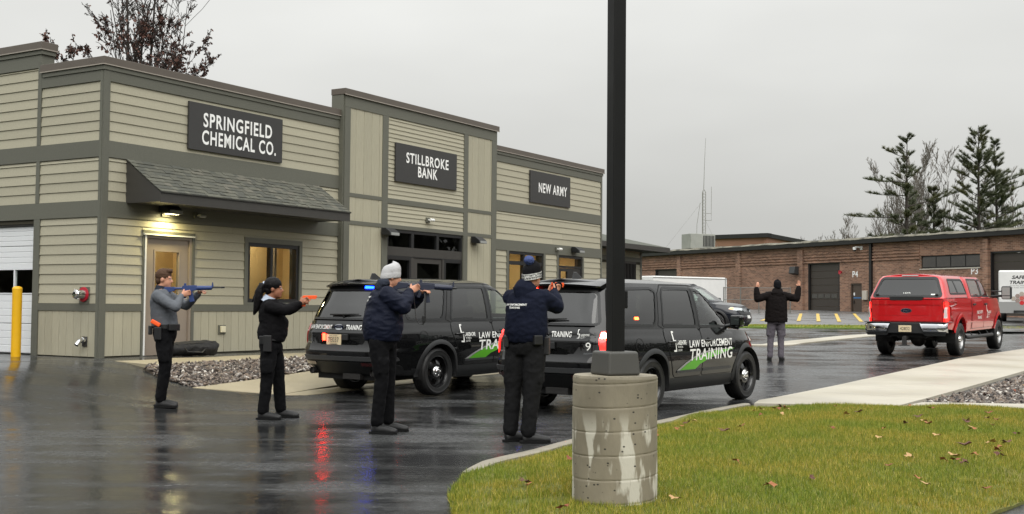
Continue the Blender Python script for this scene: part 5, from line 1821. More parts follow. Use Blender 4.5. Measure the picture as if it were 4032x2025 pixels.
 # rear bumper trim, reflectors, exhausts
 car.panel('bumper_step', round_poly([(-0.90, 0.565), (0.90, 0.565), (0.90, 0.625), (-0.90, 0.625)], 0.02), 'B', 0.022, 'trim_grey', root, res=0.1, thick=0.02)
 car.panel('bumper_valance', round_poly([(-0.86, 0.37), (0.86, 0.37), (0.90, 0.50), (0.62, 0.545), (-0.62, 0.545), (-0.90, 0.50)], 0.04), 'B', 0.014, 'trim_black', root, res=0.1, thick=0.012)
 for sy in (-1, 1):
  car.panel('reflector', round_poly([(sy * 0.46, 0.50), (sy * 0.80, 0.50), (sy * 0.82, 0.54), (sy * 0.46, 0.54)], 0.01), 'B', 0.02, 'reflector_red', root, res=0.1)
  MB().tube([(-2.2, sy * 0.62, 0.38), (-2.53, sy * 0.62, 0.385)], 0.05, 14, caps=False).tube([(-2.2, sy * 0.62, 0.38), (-2.50, sy * 0.62, 0.385)], 0.045, 14).build('exhaust_tip', 'axle_grey', root, smooth=40)
 MB().box(-2.45, -2.1, -0.30, 0.05, 0.27, 0.36).build('tow_hitch', 'axle_grey', root, bevel=0.01)
 # grille and front plate
 gp = round_poly([(-0.58, 0.66), (0.58, 0.66), (0.66, 0.83), (-0.66, 0.83)], 0.04)
 gro = car.panel('grille', gp, 'F', 0.010, 'trim_black', root, res=0.1, thick=0.01)
 for k in range(3):
  z = 0.69 + 0.05 * k
  car.panel('grille_bar', [(-0.60 - 0.015 * k, z), (0.60 + 0.015 * k, z), (0.60 + 0.015 * k, z + 0.022), (-0.60 - 0.015 * k, z + 0.022)], 'F', 0.022, 'trim_grey', gro, res=0.1, thick=0.012)
 maker_emblem(car, 'F', 0.0, 0.79, 0.22, 0.09, gro)
 car.panel('front_valance', round_poly([(-0.8, 0.33), (0.8, 0.33), (0.75, 0.52), (-0.75, 0.52)], 0.05), 'F', 0.010, 'trim_black', root, res=0.1)
 car.panel('front_plate', [(-0.15, 0.55), (0.15, 0.55), (0.15, 0.655), (-0.15, 0.655)], 'F', 0.02, 'decal_white', root, res=0.2, thick=0.015)
 # roof antenna fin
 z = car.hit('T', -1.78, 0.02)[0].z
 fn = MB()
 for yy, s_ in ((-0.022, 1), (0.022, 1)):
  fn.v += [(-1.66, yy * 1.0, z - 0.01), (-1.90, yy, z - 0.012), (-1.87, yy * 0.25, z + 0.085), (-1.80, yy * 0.25, z + 0.082)]
 fn.f = [(0, 1, 2, 3), (4, 7, 6, 5), (0, 4, 5, 1), (1, 5, 6, 2), (2, 6, 7, 3), (3, 7, 4, 0)]
 fn.m = [0] * 6
 fn.build('antenna_fin', paint, root, bevel=0.006)
 # side lettering
 if decals:
  for ax, fl in (('R', False), ('L', True)):
   sg = -1 if fl else 1
   sw_ = [(-0.72, 0.53), (-0.28, 0.53), (-0.15, 0.60), (0.12, 0.67), (0.42, 0.715), (0.95, 0.795), (0.30, 0.775), (0.0, 0.745), (-0.30, 0.69), (-0.53, 0.615)]
   gpn = car.panel('green_swoosh', sw_, ax, 0.010, 'decal_green', root, res=0.08)
   sil = [(-0.81, 0.53), (-0.725, 0.53), (-0.535, 0.617), (-0.305, 0.693), (-0.005, 0.748), (0.30, 0.779), (0.95, 0.797), (0.30, 0.798), (-0.02, 0.772), (-0.33, 0.712), (-0.58, 0.632)]
   car.panel('silver_edge', sil, ax, 0.0105, 'decal_silver', gpn, res=0.08)
   car.text('lettering', 'LAW ENFORCEMENT', ax, 0.21, 0.885, 1.36, 0.10, 'decal_white', root, off=0.012, flip=fl, bold=0.016, shear=0.10, spacing=1.08)
   car.text('lettering', 'TRAINING', ax, 0.195, 0.735, 1.33, 0.16, 'decal_white', root, off=0.013, flip=fl, bold=0.016, shear=0.10, spacing=1.08)
   college_logo(car, ax, -0.92 if not fl else 1.35, 0.905, 0.27, root, flip=fl)
 # warning lamps
 if rear_lights:
  for (kind, a, b, w, h, off) in rear_lights.get('strobes', []):
   car.panel('strobe_light', round_poly([(a - w / 2, b - h / 2), (a + w / 2, b - h / 2), (a + w / 2, b + h / 2), (a - w / 2, b + h / 2)], 0.01), 'B', off, kind, root, res=0.2, thick=0.02)
  for (kind, a, b, w, h) in rear_lights.get('side', []):
   car.panel('strobe_light', round_poly([(a - w / 2, b - h / 2), (a + w / 2, b - h / 2), (a + w / 2, b + h / 2), (a - w / 2, b + h / 2)], 0.01), 'R', 0.004, kind, root, res=0.2)
 return root
def place(root, x, y, heading):
 """heading: from +Y towards +X; the car's front is its local +x"""
 z = G(x, y)
 root.location = (x, y, z)
 root.rotation_euler = (0, 0, math.pi / 2 - heading)
 hx, hy = math.sin(heading), math.cos(heading)
 a = (G(x + hx * 1.4, y + hy * 1.4) - G(x - hx * 1.4, y - hy * 1.4)) / 2.8
 root.rotation_euler = (0, -math.atan(a), math.pi / 2 - heading)
suv2 = build_suv('patrol_car', 'black patrol SUV, the nearer one, with number 9 on its tailgate', 'paint_black', '7E036', '9',
                 rear_lights={'tail': True, 'reverse': -1, 'strobes': [('strobe_red', 0.40, 1.625, 0.15, 0.03, 0.02), ('strobe_blue', 0.245, 0.885, 0.05, 0.10, 0.03)], 'side': [('strobe_amber', -1.72, 1.25, 0.10, 0.035)]})
H2 = R(36.5)
def place_by_rear_right(root, x, y, h, wb2=1.4325, half=0.965):
 place(root, x + wb2 * math.sin(h) - half * math.cos(h), y + wb2 * math.cos(h) + half * math.sin(h), h)
place_by_rear_right(suv2, 1.87, 15.55, H2)
suv1 = build_suv('patrol_car', 'black patrol SUV parked farther left beside the gravel bed, with plate 7E037', 'paint_black', '7E037', None,
                 rear_lights={'tail': False, 'strobes': [('strobe_blue', -0.30, 1.64, 0.16, 0.035, 0.02), ('strobe_red', 0.30, 0.90, 0.05, 0.10, 0.03)], 'side': []})
place_by_rear_right(suv1, -1.10, 17.9, R(36))
# ---------------------------------------------------------------- third patrol car, far, facing us
suv3 = build_suv('patrol_car', 'dark patrol SUV facing the camera beyond the nearer one, amber headlights', 'paint_navy', '7E038', None, decals=False)
place(suv3, 6.35, 43.0, R(118))
# ---------------------------------------------------------------- red crew-cab pickup with bed cap
def build_truck():
 root = thing('pickup_truck', 'red crew-cab pickup with matching bed cap and chrome rear bumper', 'pickup')
 car = Car(root)
 P = 'paint_red'
 AXR, AXF = -2.03, 2.03
 low = Shell(0.0, 5.0, 16.0, 220)
 Wz = [(0.58, 0.95), (0.70, 0.975), (0.85, 0.99), (1.02, 1.0), (1.12, 1.005), (1.20, 0.985), (1.30, 0.985), (1.42, 0.965)]
 XF = [(0.58, 2.95), (0.8, 3.05), (1.1, 3.04), (1.3, 2.98), (1.42, 2.90)]
 ZS = [(-3.3, 1.44), (1.0, 1.43), (1.5, 1.43), (2.4, 1.40), (2.9, 1.33), (3.1, 1.24)]
 Z0 = [(-3.3, 0.72), (-2.6, 0.66), (-1.4, 0.60), (1.4, 0.60), (2.6, 0.62), (3.1, 0.55)]
 NL = 26
 for j in range(NL + 1):
  t = j / NL
  zt = 0.60 + (1.42 - 0.60) * t
  low.ring(lambda x, t=t: lerp_tab(Z0, x) + (smooth_tab(ZS, x) - lerp_tab(Z0, x)) * t, smooth_tab(Wz, zt), smooth_tab(XF, zt), -3.20 + 0.01 * math.sin(t * 3))
 low.cap([0.98, 0.94, 0.85, 0.7, 0.4, 0.0], lambda x, k: 0.05 * (1 - k * k) if x > 1.2 else 0.0)
 lbm = low.done()
 car.add_bvh(lbm)
 # cab
 cab = Shell(0.3, 4.5, 16, 130)
 for j in range(17):
  t = j / 16
  cab.ring(lambda x, t=t: 1.42 + 0.56 * t, smooth_tab([(0, 0.955), (0.5, 0.87), (0.85, 0.80), (1, 0.74)], t), smooth_tab([(0, 1.75), (0.5, 1.42), (0.85, 1.10), (1, 0.90)], t), smooth_tab([(0, -0.98), (1, -0.93)], t))
 cab.cap([0.95, 0.88, 0.7, 0.4, 0.0], lambda x, k: 0.075 * (1 - k * k) * (1 - 0.4 * abs(x - 0) / 1.2))
 cbm = cab.done()
 car.add_bvh(cbm)
 # cap
 cp = Shell(-2.0, 16, 12, 130)
 for j in range(17):
  t = j / 16
  cp.ring(lambda x, t=t: 1.44 + 0.55 * t, smooth_tab([(0, 0.96), (0.5, 0.87), (0.85, 0.79), (1, 0.72)], t), smooth_tab([(0, -1.02), (1, -1.02)], t), smooth_tab([(0, -3.19), (0.5, -3.02), (0.9, -2.90), (1, -2.84)], t))
 cp.cap([0.95, 0.88, 0.7, 0.4, 0.0], lambda x, k: 0.075 * (1 - k * k) * (1 - 0.5 * max(0, (-2.3 - x)) / 0.9))
 pbm = cp.done()
 car.add_bvh(pbm)
 sw_cab = [round_poly([(0.36, 1.48), (1.45, 1.47), (1.18, 1.71), (0.92, 1.90), (0.40, 1.92)], 0.05), round_poly([(-0.78, 1.49), (0.25, 1.48), (0.29, 1.92), (-0.70, 1.92)], 0.05)]
 sw_cap = round_poly([(-2.75, 1.55), (-1.18, 1.55), (-1.20, 1.90), (-2.55, 1.90)], 0.07)
 rwp = round_poly([(-0.84, 1.475), (0.84, 1.475), (0.665, 1.945), (-0.665, 1.945)], 0.08)
 cut_windows(cbm, [offset_poly(q, 0.02) for q in sw_cab], (), [round_poly([(-0.7, 1.5), (0.7, 1.5), (0.6, 1.9), (-0.6, 1.9)], 0.05)])
 cut_windows(pbm, [offset_poly(sw_cap, 0.02)], [offset_poly(rwp, 0.02)])
 cut_arches(lbm, [(AXR, 0.47, 0.50), (AXF, 0.47, 0.50)])
 bm_obj(lbm, 'body', P, root)
 bm_obj(cbm, 'cabin', P, root)
 capo = bm_obj(pbm, 'bed_cap', P, root)
 for side, ax in ((-1, 'R'), (1, 'L')):
  for nm, poly, wp, hx in (('front_door', [(0.33, 0.66), (1.42, 0.66), (1.50, 0.9), (1.50, 1.41), (0.33, 1.42)], sw_cab[0], 0.48), ('rear_door', [(-0.88, 0.66), (0.31, 0.66), (0.31, 1.42), (-0.88, 1.43)], sw_cab[1], -0.72)):
   d = car.panel(nm, offset_poly(round_poly(poly, 0.05), 0.004), ax, 0.006, P, root, res=0.09, thick=0.012)
   car.stroke('door_seam', poly, 0.011, ax, 0.004, 'well_black', d, closed=True)
   car.panel('pane', wp, ax, -0.004, 'car_glass', d, res=0.1)
   car.stroke('window_seal', wp, 0.035, ax, 0.005, 'trim_black', d, closed=True)
   y0 = car.hit(ax, hx, 1.27)[0].y + side * 0.02
   MB().tube([(hx - 0.10, y0, 1.27), (hx + 0.10, y0 + side * 0.015, 1.275)], [(0.016, 0.022)] * 2, 8).build('handle', 'trim_black', d, smooth=50)
  car.panel('cap_window', sw_cap, ax, -0.003, 'car_glass_tint', capo, res=0.1)
  car.stroke('window_seal', sw_cap, 0.045, ax, 0.005, 'trim_black', capo, closed=True)
  car.panel('window_divider', [(-2.03, 1.55), (-1.98, 1.55), (-2.03, 1.90), (-2.08, 1.90)], ax, 0.006, 'trim_black', capo, res=0.1)
  car.panel('pillar_trim', [(0.25, 1.48), (0.36, 1.48), (0.40, 1.92), (0.29, 1.92)], ax, 0.004, 'trim_black', root, res=0.1)
  car.stroke('body_seam', [(-0.95, 0.64), (-0.95, 1.44)], 0.03, ax, 0.004, 'well_black', root)
  car.stroke('cap_seam', [(-3.1, 1.445), (-1.0, 1.445)], 0.014, ax, 0.006, 'well_black', root)
  # flared arches
  for xa in (AXR, AXF):
   arch_trim(car, 'wheel_flare', xa, 0.47, 0.50, 0.60, side, P, 14, 166, off=0.03)
  # crease along the lower doors
  car.panel('body_moulding', [(-1.42, 0.815), (1.42, 0.815), (1.42, 0.85), (-1.42, 0.85)], ax, 0.012, P, root, res=0.12, thick=0.012)
  # tow mirror
  mx, my, mz = 1.42, side * 0.97, 1.47
  mo = MB().tube([(mx, my - side * 0.03, mz), (mx - 0.02, my + side * 0.36, mz + 0.03)], [(0.03, 0.035), (0.025, 0.03)], 8).tube([(mx, my - side * 0.03, mz + 0.14), (mx - 0.02, my + side * 0.30, mz + 0.14)], 0.018, 8).build('mirror', 'trim_black', root, smooth=50)
  MB().box(mx - 0.11, mx + 0.06, min(my + side * 0.24, my + side * 0.50), max(my + side * 0.24, my + side * 0.50), mz - 0.08, mz + 0.28).build('mirror_housing', 'trim_black', mo, bevel=0.05, seg=3)
  MB().box(mx - 0.113, mx - 0.111, min(my + side * 0.27, my + side * 0.47), max(my + side * 0.27, my + side * 0.47), mz + 0.03, mz + 0.25).build('mirror_glass', 'lens_grey', mo)
  MB().box(mx - 0.113, mx - 0.111, min(my + side * 0.27, my + side * 0.47), max(my + side * 0.27, my + side * 0.47), mz - 0.06, mz + 0.01).build('mirror_glass', 'lens_grey', mo)
  # running board with brackets
  rbd = MB().tube([(-1.35, side * 0.93, 0.46), (-1.25, side * 0.98, 0.44), (1.25, side * 0.98, 0.44), (1.35, side * 0.93, 0.46)], 0.045, 10).build('running_board', 'trim_black', root, smooth=50)
  for xb in (-0.7, 0.2, 1.0):
   MB().bar((xb, side * 0.95, 0.46), (xb, side * 0.80, 0.66), 0.05, 0.02).build('board_bracket', 'trim_black', rbd)
  # tail lamp
  lo = car.panel('taillight', round_poly([(side * 0.885, 0.86), (side * 0.985, 0.86), (side * 0.985, 1.36), (side * 0.885, 1.36)], 0.02), 'B', 0.02, 'tail_red', root, res=0.06, thick=0.02)
  car.panel('side_lens', round_poly([(-3.16, 0.86), (-3.03, 0.90), (-3.02, 1.34), (-3.16, 1.36)], 0.03), ax, 0.014, 'tail_lit', lo, res=0.05, thick=0.014)
  car.panel('reverse_lens', round_poly([(side * 0.875, 0.96), (side * 0.935, 0.96), (side * 0.935, 1.22), (side * 0.895, 1.22)], 0.015), 'B', 0.026, 'reverse_lens', lo, res=0.06)
 car.panel('windshield', round_poly([(-0.75, 1.46), (0.75, 1.46), (0.62, 1.93), (-0.62, 1.93)], 0.06), 'F', -0.003, 'shield_glass', root, res=0.12)
 # tailgate with its stamped ledges
 tg = car.panel('tailgate', round_poly([(-0.86, 0.865), (0.86, 0.865), (0.86, 1.395), (-0.86, 1.395)], 0.03), 'B', 0.010, P, root, res=0.12, thick=0.014)
 car.stroke('tailgate_seam', [(-0.87, 0.86), (0.87, 0.86), (0.87, 1.41), (-0.87, 1.41)], 0.014, 'B', 0.006, 'well_black', tg, closed=True)
 for z0, z1, o in ((1.285, 1.385, 0.026), (0.885, 1.005, 0.024), (1.02, 1.26, 0.018)):
  car.panel('stamped_ledge', round_poly([(-0.83, z0), (0.83, z0), (0.83, z1), (-0.83, z1)], 0.02), 'B', o, P, tg, res=0.2, thick=0.014)
 maker_emblem(car, 'B', 0.0, 1.14, 0.27, 0.115, tg, flip=True)
 for c in tg.children:
  if c.name.startswith('emblem'): c.location.x -= 0.012
 car.panel('tailgate_handle', round_poly([(-0.38, 1.395), (0.38, 1.395), (0.42, 1.465), (-0.42, 1.465)], 0.02), 'B', 0.03, 'well_black', tg, res=0.2, thick=0.02)
 car.text('lettering', 'XL', 'B', 0.80, 0.93, 0.08, 0.045, 'bumper_chrome', tg, off=0.03, flip=True)
 # cap rear glass
 rg = car.panel('rear_window', rwp, 'B', 0.004, 'car_glass_tint', capo, res=0.12)
 car.stroke('window_seal', offset_poly(rwp, 0.01), 0.06, 'B', 0.008, 'trim_black', capo, closed=True)
 car.text('lettering', 'LEER', 'B', 0.0, 1.565, 0.18, 0.03, 'decal_white', rg, off=0.014, flip=True)
 car.panel('sticker', [(-0.70, 1.515), (-0.58, 1.515), (-0.58, 1.545), (-0.70, 1.545)], 'B', 0.012, 'decal_white', rg, res=0.2)
 for sy in (-1, 1):
  h = car.hit('B', sy * 0.72, 1.53)[0]
  MB().obox((h.x - 0.03, h.y, h.z), (0.04, 0.07, 0.05), Matrix.Identity(3)).build('glass_latch', 'trim_black', rg, bevel=0.012)
 car.panel('high_brake_light', round_poly([(-0.20, 1.99), (0.20, 1.99), (0.20, 2.02), (-0.20, 2.02)], 0.012), 'B', 0.02, 'reverse_lens', capo, res=0.2, thick=0.015)
 # chrome bumper with the plate pocket
 bp_ = MB()
 prof = [(-3.30, 0.60), (-3.36, 0.64), (-3.375, 0.78), (-3.34, 0.84), (-3.18, 0.845)]
 for sy in (-1, 1):
  bm_ = MB()
  ys = [0.36, 0.45, 0.7, 0.9, 0.99, 1.0]
  n = len(prof)
  for yy in ys:
   sh = 0.0 if yy < 0.85 else (yy - 0.85) ** 2 * 5.0
   cutx = 0.0
   for k, (x, z) in enumerate(prof):
    zz_ = z
    if yy == 0.36: zz_ = z
    bm_.v.append((x + sh, sy * (yy + (0.10 * (0.84 - z) / 0.24 if yy == 0.36 else 0)), zz_))
  for i in range(len(ys) - 1):
   for k in range(n - 1):
    bm_.f.append((i * n + k, i * n + k + 1, (i + 1) * n + k + 1, (i + 1) * n + k))
    bm_.m.append(0)
  bm_.build('bumper_end', 'bumper_chrome', root, smooth=40)
  MB().box(-3.37, -3.18, sy * 0.37, sy * 0.99, 0.846, 0.862).build('bumper_step_pad', 'trim_black', root)
  MB().add([(-3.30, sy * 0.40, 0.60), (-3.30, sy * 0.97, 0.60), (-3.27, sy * 0.94, 0.53), (-3.27, sy * 0.46, 0.53)], [(0, 1, 2, 3)]).build('bumper_valance', 'trim_grey', root)
 MB().box(-3.31, -3.15, -0.47, 0.47, 0.58, 0.85).build('bumper_centre', 'trim_black', root, bevel=0.02)
 pl = MB().box(-3.335, -3.325, -0.155, 0.155, 0.62, 0.78).build('license_plate', 'plate_cream', root, bevel=0.003)
 v, f = text_fit('42832', 0.235, 0.075)
 MB().add([(-3.338, -a, 0.70 + b) for a, b in v], f).build('lettering', 'plate_ink', pl)
 # underside: frame, axle, diff, spare, hitch
 MB().box(-3.2, 2.9, -0.48, -0.38, 0.48, 0.64).box(-3.2, 2.9, 0.38, 0.48, 0.48, 0.64).box(-3.2, -3.1, -0.49, 0.49, 0.50, 0.62).box(-0.98, 2.9, -0.85, 0.85, 0.56, 0.68).build('frame', 'well_black', root)
 MB().tube([(AXR, -0.75, 0.415), (AXR, 0.75, 0.415)], 0.05, 10).sphere((AXR, 0.05, 0.40), (0.20, 0.19, 0.19), 14, 10).build('rear_axle', 'axle_grey', root, smooth=50)
 MB().lathe([(0.10, -0.1), (0.34, -0.1), (0.38, -0.05), (0.38, 0.05), (0.34, 0.1), (0.10, 0.1)], 24, 'Z', (-2.72, 0, 0.55)).build('spare_wheel', 'tyre', root, smooth=45)
 MB().box(-3.38, -3.0, -0.035, 0.035, 0.45, 0.52).box(-3.42, -3.34, -0.05, 0.05, 0.30, 0.50).box(-3.50, -3.34, -0.12, 0.12, 0.285, 0.305).build('tow_hitch', 'axle_grey', root, bevel=0.006)
 MB().tube([(-3.12, -0.40, 0.52), (-2.6, -0.45, 0.55), (-1.2, -0.5, 0.52)], 0.045, 10).build('exhaust', 'axle_grey', root, smooth=40)
 for xx in (AXR, AXF):
  for sy in (-1, 1):
   MB().tube([(xx - 0.02, sy * 0.60, 0.45), (xx - 0.12, sy * 0.55, 0.80)], 0.035, 8).build('shock_absorber', 'axle_grey', root, smooth=40)
 for xa in (AXR, AXF):
  for sy in (-1, 1):
   wl_ = MB()
   wheel_well(wl_, xa, 0.47, 0.50, sy * 0.98, sy * 0.55)
   wl_.build('wheel_well', 'well_black', root)
 for ya in (-0.865, 0.865):
  add_wheel(root, WH_ALLOY, AXR, ya, 0.415)
  add_wheel(root, WH_ALLOY, AXF, ya, 0.415, 0.4)
 for sy in (-0.4, 0.4):
  MB().tube([(0.30, sy, 1.3), (0.2, sy, 1.68)], [(0.07, 0.26), (0.05, 0.2)], 12, up=(1, 0, 0)).build('seat', 'cabin_dark', root, smooth=50)
 car.text('lettering', 'PUBLIC SAFETY', 'R', -0.18, 1.07, 0.62, 0.085, 'decal_white', root, off=0.014, bold=0.015)
 car.text('lettering', 'TRAINING', 'R', -0.18, 0.93, 0.42, 0.085, 'decal_white', root, off=0.014, bold=0.015)
 college_logo(car, 'R', 0.58, 1.05, 0.34, root)
 return root
truck = build_truck()
place_by_rear_right(truck, 11.2, 29.3, R(35), 2.03, 1.0)
# ------------------------------------------------------------------ people
from mathutils import noise as mnoise
M('skin', srgb(196, 142, 116), 0.5, var=0.08, vs=30, obj=True, spec=0.4)
M('skin_brown', srgb(150, 100, 76), 0.5, var=0.08, vs=30, obj=True, spec=0.4)
def Mcloth(name, col, rough=0.85, var=0.18, bump=0.35, sheen=0.0, vs=9):
 M(name, col, rough, var=var, vs=vs, bump=bump, bs=26, bdist=0.012, obj=True, sheen=0.0, spec=0.12)
Mcloth('shirt_grey', srgb(92, 95, 100))
Mcloth('sleeve_black', srgb(26, 26, 30))
Mcloth('trousers_black', srgb(13, 13, 15), sheen=0.05)
Mcloth('trousers_charcoal', srgb(26, 26, 27), sheen=0.05)
Mcloth('trousers_grey', srgb(94, 89, 96))
Mcloth('jacket_black', srgb(15, 14, 16), sheen=0.05)
Mcloth('jacket_navy', srgb(21, 25, 40), 0.6, bump=0.5)
Mcloth('hoodie_navy', srgb(19, 23, 38))
Mcloth('parka_black', srgb(20, 16, 16), sheen=0.05)
Mcloth('knit_grey', srgb(176, 175, 176), 0.95, bump=0.6)
Mcloth('knit_black', srgb(17, 17, 20), 0.95, bump=0.6, sheen=0.05)
Mcloth('collar_pale', srgb(178, 188, 204))
Mcloth('collar_dark', srgb(44, 48, 58))
Mcloth('hair_brown', srgb(74, 55, 42), 0.6, bump=0.8)
Mcloth('hair_black', srgb(16, 14, 15), 0.45, bump=0.8)
M('shoe_black', srgb(14, 14, 15), 0.6, bump=0.2, bs=40, bdist=0.003, obj=True)
M('shoe_grey', srgb(60, 60, 60), 0.6, bump=0.2, bs=40, bdist=0.003, obj=True)
M('sole_dark', srgb(20, 20, 20), 0.9, spec=0.2)
M('belt_black', srgb(16, 16, 17), 0.5)
M('replica_blue', srgb(38, 58, 108), 0.5, var=0.08, vs=20, obj=True)
M('replica_navy', srgb(30, 36, 56), 0.45, var=0.08, vs=20, obj=True)
M('replica_orange', srgb(250, 92, 26), 0.5)
M('gun_black', srgb(20, 20, 22), 0.45)
M('eye_white', srgb(180, 172, 164), 0.4)
M('eye_dark', srgb(24, 18, 15), 0.2)
M('lip', srgb(150, 92, 82), 0.5)
M('pom_blue', srgb(60, 74, 120), 0.95)
V = Vector
def voxmesh(mb, vox, it=6, fac=0.5, folds=None):
 me = bpy.data.meshes.new('tmp')
 me.from_pydata(mb.v, [], mb.f)
 ob = bpy.data.objects.new('tmp', me)
 COL.objects.link(ob)
 r = ob.modifiers.new('r', 'REMESH')
 r.mode = 'VOXEL'
 r.voxel_size = vox
 if it:
  s = ob.modifiers.new('s', 'SMOOTH')
  s.factor = fac
  s.iterations = it
 dg = bpy.context.evaluated_depsgraph_get()
 out = bpy.data.meshes.new_from_object(ob.evaluated_get(dg))
 bpy.data.objects.remove(ob)
 bpy.data.meshes.remove(me)
 if folds:
  amp, fr, stretch, seed = folds
  off = V((seed * 3.7, seed * 1.3, seed * 5.1))
  nr = [v.normal.copy() for v in out.vertices]
  for v, n in zip(out.vertices, nr):
   p = V((v.co.x * fr * stretch[0], v.co.y * fr * stretch[1], v.co.z * fr * stretch[2])) + off
   w = mnoise.noise(p) + 0.5 * mnoise.noise(p * 2.3)
   k = 1 - abs(w) * 1.6
   v.co += n * (amp * (k - 0.3))
 out.polygons.foreach_set('use_smooth', [True] * len(out.polygons))
 return out
def put(name, me, mat, parent):
 me.materials.clear()
 me.materials.append(MATS[mat])
 return link(name, me, parent)
def lim(mb, pts, rad, n=16, up=None):
 """limb with rounded ends"""
 pts = [V(p) for p in pts]
 mb.tube(pts, rad, n, up=up)
 for p, r in ((pts[0], rad[0]), (pts[-1], rad[-1])):
  rr = min(r) if hasattr(r, '__len__') else r
  mb.sphere(p, rr * 0.98, 12, 8)
def hand_geo(mb, wrist, knuck, side_dir, curl, thumb_dir=None, k=1.0):
 """palm from wrist towards knuck; four unequal fingers bent by curl (radians a joint) towards palm; thumb from the palm side"""
 wrist, knuck = V(wrist), V(knuck)
 f = (knuck - wrist).normalized()
 s = V(side_dir)
 s = (s - f * s.dot(f)).normalized()          # towards the thumb side
 p = f.cross(s).normalized()                  # out of the palm (bend axis = s)
 palm = 0.088 * k
 c0 = wrist + f * 0.012
 c1 = wrist + f * palm
 mb.tube([wrist - f * 0.02, c0, (c0 + c1) / 2, c1], [(0.024 * k, 0.020 * k), (0.030 * k, 0.019 * k), (0.041 * k, 0.017 * k), (0.041 * k, 0.014 * k)], 14, up=p)
 lens = (0.072, 0.080, 0.075, 0.058)
 for i, L in enumerate(lens):
  b = c1 + s * (0.030 - 0.020 * i) * k - f * 0.006
  d = f.copy()
  pts, rr = [b - f * 0.012], [0.0105 * k]
  cur = b
  for j, (q, r) in enumerate(((0.45, 0.0100), (0.32, 0.0092), (0.23, 0.0080))):
   ang = curl if not hasattr(curl, '__len__') else curl[i]
   d = (Matrix.Rotation(-ang * (0.8 if j == 0 else 1.0), 3, s) @ d) if True else d
   pts.append(cur)
   rr.append(r * k)
   cur = cur + d * (L * q * k)
  pts.append(cur)
  rr.append(0.0065 * k)
  mb.tube(pts, rr, 8)
 tb = wrist + f * 0.030 * k + s * 0.028 * k
 td = V(thumb_dir).normalized() if thumb_dir is not None else (f * 0.65 + s * 0.75 + p * -0.25).normalized()
 t2 = (td * 0.6 + f * 0.6).normalized()
 mb.tube([tb - s * 0.012, tb, tb + td * 0.034 * k, tb + td * 0.034 * k + t2 * 0.028 * k], [0.014 * k, 0.0135 * k, 0.0115 * k, 0.008 * k], 8)
